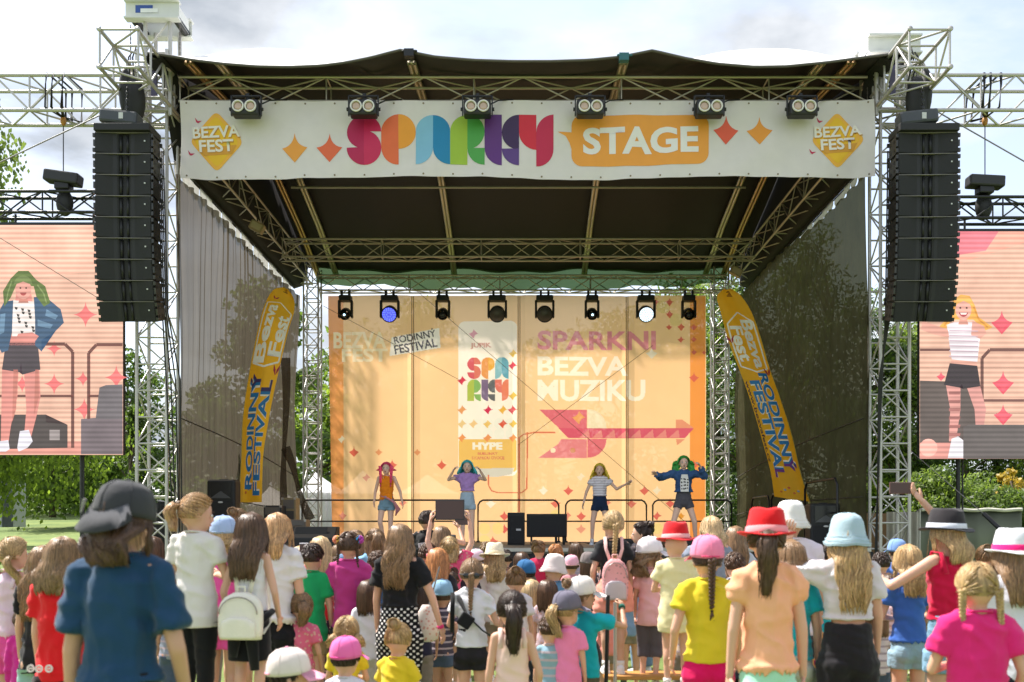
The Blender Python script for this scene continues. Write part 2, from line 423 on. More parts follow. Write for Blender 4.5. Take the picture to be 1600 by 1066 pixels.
# tower heads with the hoist beams
def head(x0, x1, z0, z1, y, label, blue):
    root = thing('tower_head', label, 'tower head', ((x0 + x1) / 2, y, z0), 'white tower heads')
    wm = mat('head_paint', (.66, .66, .64), .45)
    mb = MB(); h = z1 - z0; cx = (x0 + x1) / 2; w = x1 - x0
    for yy in (y - .12, y + .5):
        mb.box((cx, yy, z0 + .015), (w, .16, .03)); mb.box((cx, yy, z1 - .015), (w, .16, .03)); mb.box((cx, yy, (z0 + z1) / 2), (w - .01, .02, h - .06))
    for xx in (x0 + .06, x1 - .06): mb.box((xx, y + .19, (z0 + z1) / 2), (.05, .46, h * .7))
    obj('beam', mb, wm, root)
    for xx in (x0 + .1, x1 - .1):
        mb = MB(); mb.limb((xx, y - .08, z0 + .08), (xx, y + .5, z0 + .08), .07, .07, 16, True); obj('pulley', mb, BLACKM, root)
    if blue:
        mb = MB(); mb.box((x0 + .33, y - .134, (z0 + z1) / 2 + .02), (.3, .004, .13)); obj('sticker', mb, mat('blue_sticker', (.03, .08, .35), .4), root)
        mb = MB(); mb.box((x0 + .42, y - .139, (z0 + z1) / 2 - .01), (.3, .004, .07)); obj('sticker', mb, mat('white_sticker', (.8, .8, .8), .4), root)
    cm = mat('hoist_chain', (.16, .14, .12), .4, .8)
    for xx in (x0 + .04, x1 - .04):
        mb = MB(); zt = z0 - .02
        for k in range(26):
            a = zt - k * .043; mb.limb((xx, y, a), (xx, y, a - .045), .012 if k % 2 else .007, .012 if k % 2 else .007, 6)
        obj('chain', mb, cm, root)
    return root
head(-6.87, -5.93, 10.35, 10.68, 16.1, 'white hoist head on top of the left front tower with a blue sticker', True)
head(6.0, 6.92, 9.75, 10.08, 16.1, 'white hoist head on top of the right front tower behind the canopy corner', False)
for nm, xs_, zt, zb in (('left', (-6.55, -6.12), 10.4, 9.8), ('right', (6.28, 6.7), 9.8, 9.5)):
    root = thing('mast_top', f'pair of aluminium mast posts carrying the {nm} hoist head', 'mast', (xs_[0], 16.3, zb), 'mast tops')
    for x in xs_:
        for y in (16.05, 16.5): tube('post', (x, y, zb - .4), (x, y, zt), .035, STEEL, root)
    tube('strut', (xs_[0], 16.05, zb + .02), (xs_[1], 16.05, zb + .02), .018, STEEL, root)
    tube('strut', (xs_[0], 16.04, zb + .02), (xs_[1], 16.04, zt - .02), .014, STEEL, root)
# sleeve blocks (white castings and blue-strap details) where the roof hangs on the towers
for sx, nm in ((-1, 'left'), (1, 'right')):
    cx = -6.42 if sx < 0 else 6.48
    root = thing('sleeve_block', f'{nm} sleeve block clamped round the front tower at banner height', 'truss joint', (cx, 16, 8.7), 'tower sleeve blocks')
    for z in (8.75, 9.1, 9.5):
        for a, b in (((-.36, -.1), (.36, -.1)), ((.36, -.1), (.36, .6)), ((.36, .6), (-.36, .6)), ((-.36, .6), (-.36, -.1))):
            tube('frame_tube', (cx + a[0], 16 + a[1], z), (cx + b[0], 16 + b[1], z), .024, STEEL, root)
    for a in ((-.36, -.1), (.36, -.1), (.36, .6), (-.36, .6)): tube('post', (cx + a[0], 16 + a[1], 8.66), (cx + a[0], 16 + a[1], 9.6), .035, STEEL, root)
    for k, a in enumerate(((-.36, .36), (.36, -.36))): tube('frame_brace', (cx + a[0], 15.9, 8.75), (cx + a[1], 15.9, 9.5), .016, STEEL, root)
    mb = MB(); mb.box((cx - sx * .1, 15.86, 9.35), (.10, .04, .8)); obj('ratchet_strap', mb, mat('purple_strap', (.10, .09, .16), .7), root)
    for k in range(3):
        mb = MB(); x = cx + (.12 + .07 * k) * sx
        mb.path([(x, 15.8, 9.9 - k * .1), (x + .05 * sx, 15.78, 9.6), (x - .04, 15.82, 9.2), (x + .02, 15.85, 8.8)], .014, 6); obj('cable', mb, CABLE if k else mat('white_cable', (.6, .6, .58), .5), root, True)
# side outrigger frames that carry the loudspeaker arrays (they reach towards the audience)
oL = box_truss('outrigger_truss', 'white outrigger truss poking forward above the left loudspeaker array', (-6.67, 14.55, 8.82), (-6.67, 16.6, 8.82), .61, .6, .52, STEEL, .032, .018, (1, 0, 0), 'outrigger trusses')
oR = box_truss('outrigger_truss', 'white outrigger truss poking forward above the right loudspeaker array', (6.13, 14.55, 8.82), (6.13, 16.6, 8.82), .64, .6, .52, STEEL, .032, .018, (1, 0, 0), 'outrigger trusses')
for root, xa, xb in ((oL, -6.67, -6.06), (oR, 6.13, 6.77)):
    for x in (xa, xb):
        for z in (8.82, 9.42):
            mb = MB(); mb.limb((x, 14.535, z), (x, 14.55, z), .042, .042, 14, True); obj('end_cap', mb, STEEL, root, True)
# main truss wings and black video-wall trusses
box_truss('wing_truss', 'left aluminium wing truss running out from the tower above the left video wall', (-13.5, 16.05, 8.82), (-6.72, 16.05, 8.82), .6, .61, .62, STEEL, .032, .017, (0, 1, 0), 'wing trusses')
box_truss('wing_truss', 'right aluminium wing truss running out from the tower above the right video wall', (6.78, 16.05, 8.82), (13.5, 16.05, 8.82), .6, .61, .62, STEEL, .032, .017, (0, 1, 0), 'wing trusses')
box_truss('screen_truss', 'black truss directly on top of the left video wall', (-12.9, 16.3, 7.13), (-7.0, 16.3, 7.13), .35, .37, .5, BLACKM, .028, .014, (0, 1, 0), 'black screen trusses')
box_truss('screen_truss', 'black truss directly on top of the right video wall', (7.05, 16.3, 7.03), (12.9, 16.3, 7.03), .35, .37, .5, BLACKM, .028, .014, (0, 1, 0), 'black screen trusses')
# roof trusses
box_truss('front_truss', 'long front roof truss directly above the white banner', (-5.95, 16.0, 8.95), (6.0, 16.0, 8.95), .40, .42, .88, DSTEEL, .025, .014, (0, 1, 0), 'roof trusses')
box_truss('middle_truss', 'middle cross truss under the dark canopy', P(440, 401, 21.9), P(1180, 401, 21.9), .35, .42, .6, DSTEEL, .024, .013, (0, 1, 0), 'roof trusses')
box_truss('back_truss', 'back truss carrying the moving heads above the backdrop', (-5.5, 24.85, 7.98), (5.55, 24.85, 7.98), .3, .40, .62, DSTEEL, .024, .013, (0, 1, 0), 'roof trusses')
box_truss('side_truss', 'left side roof truss running back above the brown mesh wall', (-6.1, 16.5, 8.22), (-6.1, 25.2, 8.22), .38, .5, .55, DSTEEL, .026, .013, (1, 0, 0), 'roof trusses')
box_truss('side_truss', 'right side roof truss running back above the dark mesh wall', (5.72, 16.5, 8.22), (5.72, 25.2, 8.22), .38, .5, .55, DSTEEL, .026, .013, (1, 0, 0), 'roof trusses')

# ================================================================== ROOF
def roof_z(y): 
    pts = [(15.2, 9.47), (16.5, 9.72), (18, 9.86), (20, 9.9), (21.5, 9.75), (23.6, 9.2), (25.6, 8.62), (26.2, 8.5)]
    for (a, za), (b, zb) in zip(pts, pts[1:]):
        if y <= b: return za + (zb - za) * (y - a) / (b - a)
    return 8.5
EDGE = [(232, 84), (262, 88), (300, 95), (350, 101), (400, 105), (450, 106), (500, 104), (540, 99), (580, 91), (610, 83), (627, 79), (640, 82), (680, 90), (740, 95), (800, 97), (860, 97), (920, 95), (970, 90), (1005, 83), (1018, 80), (1032, 83), (1070, 92), (1120, 101), (1180, 106), (1230, 105), (1290, 99), (1350, 91), (1410, 84)]
def edge_z(x, Y=15.35):
    px = CX + x * S(Y)
    for (a, pa), (b, pb) in zip(EDGE, EDGE[1:]):
        if px <= b: return P(0, pa + (pb - pa) * (px - a) / (b - a), Y).z
    return P(0, 84, Y).z
canopy_m = mat('canopy_cloth', (.017, .015, .015), .7, var=.1, bump=.15, bscale=3)
canopy_top = mat('canopy_top', (.80, .79, .76), .6)
root = thing('roof_canopy', 'dark sagging canopy roof with a pale upper side over the stage', 'roof', (0, 20, 9.5))
xa, xb = P(232, 0, 15.35).x, P(1412, 0, 15.35).x
Ys = [15.35, 15.6, 16, 16.6, 17.3, 18, 19, 20, 21, 21.5, 22.3, 23, 23.6, 24.3, 24.9, 25.3]
NX = 90; grid = []
for y in Ys:
    row = []
    t = min(1, (y - 15.35) / 2.2)
    for i in range(NX + 1):
        x = xa + (xb - xa) * i / NX
        x2 = x * (1 - .06 * t)
        ze = edge_z(x); base = roof_z(y) - .10 * math.sin(math.pi * min(1, abs((abs(x) - 1.95) / 3.6))) * t
        z = ze * (1 - t) + base * t
        if 15.5 < y < 17.2: z += .60 * math.sin(math.pi * (y - 15.35) / 2.0) * max(0, math.sin(math.pi * min(1, max(0, (abs(x + .05) - 2.6) / 3.4)))) ** .7
        if y > 22: z -= .05 * math.sin(x * 2.1) ** 2
        row.append((x2, y, z))
    grid.append(row)
mb = MB(); mb.add([p for r in grid for p in r], [(j * (NX + 1) + i, j * (NX + 1) + i + 1, (j + 1) * (NX + 1) + i + 1, (j + 1) * (NX + 1) + i) for j in range(len(Ys) - 1) for i in range(NX)])
obj('underside', mb, canopy_m, root, True)
mb = MB(); mb.add([(p[0], p[1], p[2] + .03) for r in grid for p in r], [(j * (NX + 1) + i, j * (NX + 1) + i + 1, (j + 1) * (NX + 1) + i + 1, (j + 1) * (NX + 1) + i) for j in range(len(Ys) - 1) for i in range(NX)])
obj('upper_sheet', mb, canopy_top, root, True)
mb = MB(); mb.path([(p[0], p[1], p[2] + .012) for p in grid[0]], .022, 8); obj('edge_rope', mb, mat('edge_keder', (.10, .09, .085), .6), root, True)
dk_side = mat('side_skirt_cloth', (.016, .015, .015), .9)
for sx in (-1, 1):
    mb = MB(); idx_ = 0 if sx < 0 else NX
    col_ = [r[idx_] for r in grid]; nrow = []
    for p in col_:
        q_ = 8.22 if p[1] > 16.3 else p[2] - .05; nrow.append([(p[0] + sx * .01, p[1], p[2] + .025), (sx * 5.98, p[1], q_), (sx * 6.25, p[1], q_ - .09), (sx * 6.26, p[1], q_ - .07)])
    mb.rings(nrow, caps=False); obj('side_skirt', mb, dk_side, root, True)
green_m = sheer('rear_canopy_cloth', (.03, .05, .025), .12, .7, (.6, .9, .4), .3)
mb = MB(); rows = []
for j in range(9):
    r_ = []
    for i in range(61):
        x = -5.6 + 11.2 * i / 60; v = j / 8
        r_.append((x, 25.3 - .2 * v, 9.0 - .95 * v * (1 - .22 * (abs(x / 5.6)) ** 2) - .05 * math.sin(i * .5) * v + .02 * math.sin(i * 1.9 + j)))
    rows.append(r_)
mb.add([p for r in rows for p in r], [(j * 61 + i, j * 61 + i + 1, (j + 1) * 61 + i + 1, (j + 1) * 61 + i) for j in range(8) for i in range(60)])
obj('rear_flap', mb, green_m, root, True)
copper = mat('rafter_metal', (.52, .34, .17), .3, .85, var=.2)
steelr = mat('rafter_grey', (.50, .44, .32), .32, .85, var=.2)
for k, (x, mm) in enumerate(((-5.6, copper), (-5.1, steelr), (-1.85, steelr), (1.72, steelr), (5.05, steelr), (5.55, copper))):
    root = thing('rafter', ['copper-tinted roof rafter nearest the left side truss', 'grey roof rafter just right of the left copper one', 'grey roof rafter left of the middle of the canopy', 'grey roof rafter right of the middle of the canopy', 'grey roof rafter just left of the right copper one', 'copper-tinted roof rafter nearest the right side truss'][k], 'rafter', (x, 16, 9.6), 'canopy rafters')
    for a, b in zip([15.5, 18, 20.5, 23.2], [18, 20.5, 23.2, 25.4]):
        for dx in (-.04, .04): tube('tube', (x + dx, a, roof_z(a) - .16), (x + dx, b, roof_z(b) - .16), .042, mm, root)
    if k in (2, 3):
        tube('prop', (x, 15.5, 9.35), (x, 15.5, edge_z(x) - .02), .03, mm, root)
        mb = MB(); mb.box((x - .02, 15.33, edge_z(x) - .03), (.16, .12, .12)); mb.limb((x - .12, 15.3, edge_z(x)), (x + .1, 15.3, edge_z(x)), .02, .02, 8); obj('ridge_clamp', mb, BLACKM if k == 2 else mat('teal_strap', (.03, .13, .16), .6), root)
for i, (y, pa, pb) in enumerate(((21.2, 455, 1165), (16.4, 640, 1010))):
    root = thing('purlin', ['thin purlin tube crossing below the canopy behind the banner', 'short purlin tube between the two canopy peaks'][i], 'roof tube', (0, y, 9.5))
    z = [P(0, 293, y).z, P(0, 101, y).z][i]; tube('tube', (P(pa, 0, y).x, y, z), (P(pb, 0, y).x, y, z), .028, DSTEEL, root)
    tube('tube', (P(pa, 0, y).x, y, z - .17), (P(pb, 0, y).x, y, z - .17), .02, DSTEEL, root) if i else None

# ================================================================== MESH SIDE WALLS
def side_wall(label, xf, xb, folds, m, seam_m, name='mesh_wall'):
    root = thing(name, label, 'mesh wall', (xf, 16.5, 0))
    mb = MB(); rows = []; ny = 220; nz = 14
    for j in range(nz + 1):
        v = j / nz; row = []
        for i in range(ny + 1):
            u = i / ny; y = 16.45 + u * 8.6; x = xf + (xb - xf) * u
            top = 7.86 + .03 * math.sin(u * 90)
            z = .05 + (top - .05) * v
            amp = folds * (.35 + .65 * v)
            dx = amp * (math.sin(u * 170 + .7 * math.sin(v * 4 + u * 9)) * .5 + .9 * noise.noise(Vector((u * 38, v * 1.4, 3)))) + .10 * noise.noise(Vector((u * 3, v * 2.5, 9)))
            row.append((x + dx, y, z))
        rows.append(row)
    mb.add([p for r in rows for p in r], [(j * (ny + 1) + i, j * (ny + 1) + i + 1, (j + 1) * (ny + 1) + i + 1, (j + 1) * (ny + 1) + i) for j in range(nz) for i in range(ny)])
    obj('mesh_sheet', mb, m, root, True)
    s = 1 if xf < 0 else -1
    for za, zb in ((3.5, 2.9), (2.1, 1.9)):
        mb = MB(); mb.path([(xf + (xb - xf) * u + s * .06, 16.5 + 8.4 * u, za + (zb - za) * u + .1 * math.sin(u * 3)) for u in [k / 16 for k in range(17)]], .012, 6); obj('seam', mb, seam_m, root, True)
    return root
wallL = sheer('mesh_left', (.115, .095, .075), .13, .5, (.92, .86, .78), .45, 1.4, (1, 9, .35))
wallR = sheer('mesh_right', (.085, .075, .042), .06, .5, (.85, .85, .6), .4, 2)
seam = mat('seam_dark', (.05, .04, .03), .8)
side_wall('brown see-through mesh wall on the left of the stage with vertical folds', -6.14, -6.1, .055, wallL, seam)
side_wall('dark olive see-through mesh wall on the right of the stage', 6.16, 5.85, .02, wallR, seam)
# scalloped white valances hanging from the roof edge along both side walls
for sx, lab in ((-1, 'white scalloped canopy edge hanging along the left mesh wall'), (1, 'thin white scalloped canopy edge along the right mesh wall')):
    root = thing('valance', lab, 'valance', (sx * 6, 16.4, 8.2))
    x = -6.22 if sx < 0 else 6.24; wv = mat('valance_white', (.82, .81, .80), .7, trans=.6); n = 26
    dk = mat('valance_dark', (.012, .012, .012), .8)
    mb = MB(); mb.box((x - sx * .05, 20.8, 8.19), (.02, 8.5, .20)); obj('dark_hem', mb, dk, root)
    for k in range(n):
        y0 = 16.5 + k * 8.4 / n; w = 8.4 / n; mb = MB(); d = .30 if sx < 0 else .17
        out = [(0, 0)] + [(w * (.5 - .5 * math.cos(math.pi * q / 8)), -d * (.45 + .55 * math.sin(math.pi * q / 8))) for q in range(9)] + [(w, 0)]
        xx = x + .02 * math.sin(k * 1.7)
        a = [(xx, y0 + p, 8.12 + q) for p, q in out]; bb = [(xx + .012, y0 + p, 8.12 + q) for p, q in out]
        mb.rings([a, bb]); obj('scallop', mb, wv, root)
    tube('cord', (x, 16.5, 8.1), (x, 24.9, 8.1), .012, dk, root)
for (pa, ya, pb, yb, lab) in (((402, 355), 19.3, (420, 345), 19.3, 'small tan floodlight clamped under the left side truss'), ((1150, 425), 23, (1160, 435), 23, 'small tan floodlight clamped under the right side truss')):
    c = P(*pa, ya); root = thing('floodlight', lab, 'floodlight', c)
    me = MB().box(c, (.30, .16, .20), Matrix.Rotation(R(28), 3, 'Y')).mesh('h'); bevel(me, .02); obj('housing', me, mat('tan_housing', (.36, .28, .16), .5, .3), root)
    obj('glass', MB().box(c + Vector((0, -.085, -.0)), (.22, .01, .13), Matrix.Rotation(R(28), 3, 'Y')), mat('flood_glass', (.5, .42, .28), .2), root)
    tube('bracket', c, c + Vector((0, .05, .4)), .015, BLACKM, root)

# ================================================================== FRONT BANNER
def ban(u, v, off=0):
    Y = 15.9; p = P(u, v, Y)
    t = (v - 158) / 120
    b = .02 * math.sin(u * .021 + 1) * t + .02 * noise.noise(Vector((u * .02, v * .015, 1))) * 2 + .012 * math.sin(u * .05 + v * .06)
    sag = (.03 * math.sin(u * .012) + .003 * math.sin(u * .11)) * max(0, t)
    if u > 1335: b -= (u - 1335) * .004
    return Vector((p.x, Y + b - off, p.z + sag))
root = thing('stage_banner', 'long white front banner with big rainbow letters and an orange speech bubble', 'banner', (0, 15.9, 7.6))
vinyl = mat('banner_vinyl', (.86, .81, .80), .5, var=.05, bump=.05, bscale=8, trans=.25)
mb = MB(); nu, nv = 216, 24
g = [[ban(282 + (1363 - 282) * i / nu, 158 + 120 * j / nv) for i in range(nu + 1)] for j in range(nv + 1)]
gb = [[p + Vector((0, .004, 0)) for p in r] for r in g]
idx = [(j * (nu + 1) + i, j * (nu + 1) + i + 1, (j + 1) * (nu + 1) + i + 1, (j + 1) * (nu + 1) + i) for j in range(nv) for i in range(nu)]
mb.add([p for r in g for p in r], idx); mb.add([p for r in gb for p in r], idx); obj('sheet', mb, vinyl, root, True)
def pr(c, rough=.55): return mat('print_' + str(c), c, rough, var=.05)
for k in range(24):
    for v in (162, 274):
        q = ban(292 + k * 46.2, v, .006); mb = MB(); mb.limb(q, q + Vector((0, -.004, 0)), .016, .016, 10, True); obj('eyelet', mb, mat('brass', (.25, .2, .12), .4, .8), root)
def sparky(ox, oy, w, h, cols, layout='SPARKY', gap=0):
    """rounded two-tone letters built of quarter and half circles on a cell of w x h; returns [(polys, colour)]"""
    out = []; r = w / 2
    def T(pts, k, row=0): return [(ox + k * (w + gap) + x, oy + row * (h + gap) + y) for x, y in pts]
    q = h - r
    glyph = {
        'S': [([(r, 0)] + arc(r, r, r, 270, 90, 16)[:], 0), ([(r, 0)] + arc(r, r, r, 270, 360, 8) + [(r, r)], 1), ([(r, r)] + arc(r, q, r, 270, 450, 16) if False else arc(r, q, r, -90, 90, 16), 1), ([(0, q), (r, q), (r, h)] + arc(r, q, r, 90, 180, 8), 0)],
        'P': [(arc(r, r, r, 180, 270, 8) + [(r, h)] + arc(r, q, r, 90, 180, 8), 0), (arc(r, r, r, -90, 90, 16), 1)],
        'A': [(arc(r, r, r, 180, 270, 8) + [(r, q)] + arc(0, q, r, 0, 90, 8), 0), (arc(r, r, r, 270, 360, 8) + [(w, h)] + arc(w, q, r, 90, 180, 8), 1)],
        'R': [(arc(r, r, r, 180, 270, 8) + [(r, h), (0, h)], 0), (arc(r, r, r, -90, 90, 16), 1), ([(r, q), (w, q), (w, h)] + arc(w, q, r, 90, 180, 8), 1)],
        'K': [([(0, 0), (r, 0), (r, h)] + arc(r, q, r, 90, 180, 8), 0), ([(w, 0)] + arc(w, r, r, 270, 90, 16), 1), ([(r, q), (w, q), (w, h)] + arc(w, q, r, 90, 180, 8), 2)],
        'Y': [([(0, 0), (r, 0), (r, 2 * r)] + arc(r, r, r, 90, 180, 8), 0), ([(w, 0), (w, q)] + arc(r, q, r, 0, 90, 8) + arc(w, r, r, 180, 270, 8), 1)]}
    pos = [('S', 0, 0), ('P', 1, 0), ('A', 2, 0), ('R', 3, 0), ('K', 4, 0), ('Y', 5, 0)] if layout == 'SPARKY' else [('S', 0, 0), ('P', 1, 0), ('A', 2, 0), ('R', 0, 1), ('K', 1, 1), ('Y', 2, 1)]
    for ch, k, row in pos:
        for pts, ci in glyph[ch]: out.append((ch, T(pts, k, row), cols[ch][ci]))
    return out
SC = {'S': ('#b5174f', '#c92257'), 'P': ('#e4693a', '#eb9a2b'), 'A': ('#7fb6d6', '#0f7fb2'), 'R': ('#9dbb35', '#4c9e49'), 'K': ('#5d2b7b', '#3a2150', '#5a3b80'), 'Y': ('#d02437', '#c01f48')}
LN = {'S': 'letter_s', 'P': 'letter_p', 'A': 'letter_a', 'R': 'letter_r', 'K': 'letter_k', 'Y': 'letter_y'}
lroots = {}
seen = {}
for ch, pts, c in sparky(542, 180, 53.8, 79, SC):
    pr_ = lroots.get(ch)
    o = decal(LN[ch] if pr_ is None else 'letter_half', poly_bm([pts]), pr(c), pr_ or root, ban, .006 + (.0 if pr_ is None else .0), 10)
    if pr_ is None: lroots[ch] = o
decal('speech_bubble', poly_bm([rrect(893, 180, 1107, 258, 17)]), pr('#eb9c38'), root, ban, .006, 10)
decal('bubble_tail', poly_bm([[(871, 206), (893.2, 206), (893.2, 232), (890, 222), (884, 212)]]), pr('#eb9c38'), root, ban, .006, 10)
decal('stage_lettering', text_bm('STAGE', 911, 1091, 198, 240, .035), pr('#e9e4e0'), root, ban, .011, 10)
for cx_, cy_, c in ((461, 231, '#e89b3b'), (515, 231, '#e2673c'), (1134, 205, '#e0583a'), (1187, 205, '#e6952f')):
    decal('printed_star', poly_bm([star(cx_, cy_, 20, 22.5)]), pr(c), root, ban, .006, 10)
def logo(cx_, cy_, w, h, f, parent, off=.006, soft=False):
    yl, yl2, wt_ = pr('#f0bd1c'), pr('#f2b33c'), pr('#ece6dc')
    def dia(s_):
        pts = []; R_ = .16
        tips = [(0, -1), (1, 0), (0, 1), (-1, 0)]
        for k in range(4):
            p, c, n = tips[k - 1], tips[k], tips[(k + 1) % 4]
            for t_ in (0, .25, .5, .75, 1):
                a = (c[0] + (p[0] - c[0]) * R_, c[1] + (p[1] - c[1]) * R_); b_ = (c[0] + (n[0] - c[0]) * R_, c[1] + (n[1] - c[1]) * R_)
                x = (1 - t_) ** 2 * a[0] + 2 * t_ * (1 - t_) * c[0] + t_ * t_ * b_[0]; y = (1 - t_) ** 2 * a[1] + 2 * t_ * (1 - t_) * c[1] + t_ * t_ * b_[1]
                pts.append((cx_ + x * w * s_, cy_ + y * h * s_))
        return pts
    decal('diamond_emblem', poly_bm([dia(1.06)]), yl2, parent, f, off, 12); decal('emblem_inner', poly_bm([dia(.9)]), yl, parent, f, off + .004, 12)
    decal('emblem_band', poly_bm([[(cx_ - w * .72, cy_ + h * .26), (cx_ + w * .78, cy_ + h * .10), (cx_ + w * .6, cy_ + h * .42), (cx_ - w * .5, cy_ + h * .5)]]), pr('#d99a2e'), parent, f, off + .008, 12)
    for a, b_, c_, d_ in ((-1, 1, -.52, -.12), (-.72, .72, -.06, .36)):
        tx = 'BEZVA' if a == -1 else 'FEST'
        decal('emblem_shadow', text_bm(tx, cx_ + a * w * .93 + 1, cx_ + b_ * w * .93 + 1, cy_ + c_ * h + 1.5, cy_ + d_ * h + 1.5, .03, 0, R(3)), pr('#c98f2b'), parent, f, off + .011, 12)
        decal('emblem_lettering', text_bm(tx, cx_ + a * w * .93, cx_ + b_ * w * .93, cy_ + c_ * h, cy_ + d_ * h, .025, 0, R(3)), wt_, parent, f, off + .014, 12)
    for bx, by in ((-.72, -.72), (-1.0, .42)):
        x, y = cx_ + bx * w, cy_ + by * h; q = w * .12
        decal('printed_bird', poly_bm([[(x - q, y - q), (x - .1 * q, y + .1 * q), (x, y + .9 * q), (x - .6 * q, y + .4 * q)], [(x, y + .9 * q), (x - .1 * q, y + .1 * q), (x + 1.3 * q, y + .1 * q), (x + .5 * q, y + .6 * q)]]), pr('#c22a55'), parent, f, off, None)
logo(338, 220, 40, 44, ban, root); logo(1308, 220, 39, 43, ban, root)

# front twin blinders on the truss above the banner
def blinder(px):
    c = P(px, 171, 15.62); root = thing('twin_spotlight', 'x', 'spotlight', c, 'twin spotlights along the top of the banner')
    me = MB().box(c, (.46, .22, .26)).mesh('h'); bevel(me, .03); obj('housing', me, BLACKP, root)
    for s in (-1, 1):
        q = c + Vector((s * .105, -.115, 0))
        mb = MB(); mb.lathe([(.095, 0), (.1, .012), (.1, .03), (.078, .035), (.076, .0)], seg=26); mb.v = [(q.x + x, q.y - z, q.z + y) for x, y, z in mb.v]; rg = obj('lamp_ring', mb, mat('ring_white', (.75, .72, .68), .4), root, True)
        mb = MB(); mb.ell(q, (.072, .022, .072), 18, 8); obj('lens', mb, mat('warm_lens', (.50, .36, .27), .25, .3), rg, True)
        obj('yoke', MB().box(c + Vector((s * .25, 0, .06)), (.02, .05, .34)), BLACKM, root)
        mb = MB(); mb.limb(c + Vector((s * .24, 0, 0)), c + Vector((s * .285, 0, 0)), .03, .03, 10, True); obj('knob', mb, BLACKM, root)
    obj('yoke', MB().box(c + Vector((0, 0, .22)), (.50, .05, .02)), BLACKM, root)
    mb = MB(); mb.box(c + Vector((0, .1, .25)), (.06, .06, .12)); mb.box(c + Vector((0, .2, .28)), (.05, .3, .03)); obj('clamp', mb, BLACKM, root)
    mb = MB(); mb.path([c + Vector((.15, .1, .1)), c + Vector((.35, .15, .22)), c + Vector((.6, .35, .33))], .012, 6); obj('cable', mb, CABLE, root, True)
    return root
for px, lab in ((385, 'twin spotlight by the left diamond emblem, leftmost of the six'), (568, 'twin spotlight above the first big letter of the banner'), (746, 'twin spotlight above the green letter of the banner'), (922, 'twin spotlight above the left end of the orange bubble'), (1108, 'twin spotlight above the right end of the orange bubble'), (1253, 'twin spotlight by the right diamond emblem, rightmost of the six')):
    blinder(px)['label'] = lab

# ================================================================== BACKDROP
BY = 24.6
def bdp(u, v, off=0):
    p = P(u, v, BY)
    b = .03 * math.sin(u * .028) + .05 * noise.noise(Vector((u * .008, v * .006, 4)))
    for s_ in (645, 811, 980): b += .05 * math.exp(-((u - s_) / 5) ** 2)
    return Vector((p.x + (.12 * ((v - 460) / 390) if u < 540 else 0) * max(0, (540 - u) / 28), BY + b - off, p.z))
root = thing('printed_backdrop', 'large orange see-through printed backdrop hanging at the back of the stage', 'backdrop', (0, BY, DZ))
PRINT = []
def bp_(name, polys, c, off=0, see=0, step=0, parent=None): PRINT.append((poly_bm(polys), c))
def bt_(name, txt, x0, x1, y0, y1, c, bold=.03, rot=0, off=0, see=0, parent=None): PRINT.append((text_bm(txt, x0, x1, y0, y1, bold, 0, rot), c))
bp_('side_strip', [[(512, 462), (536, 462), (536, 848), (512, 848)]], '#f8a868'); bp_('side_strip', [[(1078, 463), (1102, 463), (1102, 846), (1078, 846)]], '#f09a50')
for s_ in (645, 811, 980):
    for d_ in (-1.4, 1.4): tube('seam_rope', bdp(s_ + d_, 463, .05), bdp(s_ + d_, 846, .05), .010, mat('rope_brown', (.28, .15, .08), .8), root)
bt_('faded_lettering', 'BEZVA', 520, 604, 519, 545, '#ffe9c8', rot=R(0), see=.15); bt_('faded_lettering', 'FEST', 534, 606, 545, 566, '#ffe9c8', see=.15)
tg = bp_('title_plate', [[(612, 528), (686, 512), (688, 543), (609, 557)]], '#fff6ee', .012, .1)
bt_('title_lettering', 'RODINNÝ', 615, 681, 518, 532, '#56525c', .02, R(11), .02, parent=tg); bt_('title_lettering', 'FESTIVAL', 616, 683, 534, 548, '#5a5668', .02, R(11), .02, parent=tg)
bt_('slogan_lettering', 'SPARKNI', 840, 1025, 517, 547, '#e8909c', see=.1)
bt_('slogan_lettering', 'BEZVA', 840, 981, 557, 587, '#fff0dc', see=.1); bt_('slogan_lettering', 'MUZIKU', 840, 1008, 594, 627, '#fff0dc', see=.1)
bp_('arrow_block', [[(842, 640), (917, 640), (917, 669), (873, 669)]], '#dd6f7c'); bp_('arrow_bowl', [arc(918, 669, 30, -90, 0, 8) + [(918, 669)]], '#efdcbc')
bp_('arrow_bowl', [[(918, 685.5)] + arc(918, 685.5, 30, 0, 90, 8)], '#dd6f7c'); bp_('arrow_shaft', [[(873, 669.5), (1084, 669.5), (1070, 685), (888, 685)]], '#d65c72', .016)
for k in range(8): bp_('shaft_facet', [[(905 + 20 * k, 684), (920 + 20 * k, 671), (922 + 20 * k, 684)]], '#e28a86', .022, .1, None)
bp_('arrow_head', [[(1056, 656), (1066, 656), (1084, 669), (1056, 669)], [(1056, 686), (1071, 686), (1058, 696)]], '#e49678')
bp_('arrow_block', [[(877, 686), (917, 686), (917, 716), (841, 716), (872, 694)]], '#e2848a')
bp_('printed_dot', [circ(864, 704, 4)], '#f3e2c4', .02); bp_('printed_dot', [circ(895, 704, 4)], '#d08a60', .02); bp_('printed_star', [star(905, 652, 11)], '#eba468', .02)
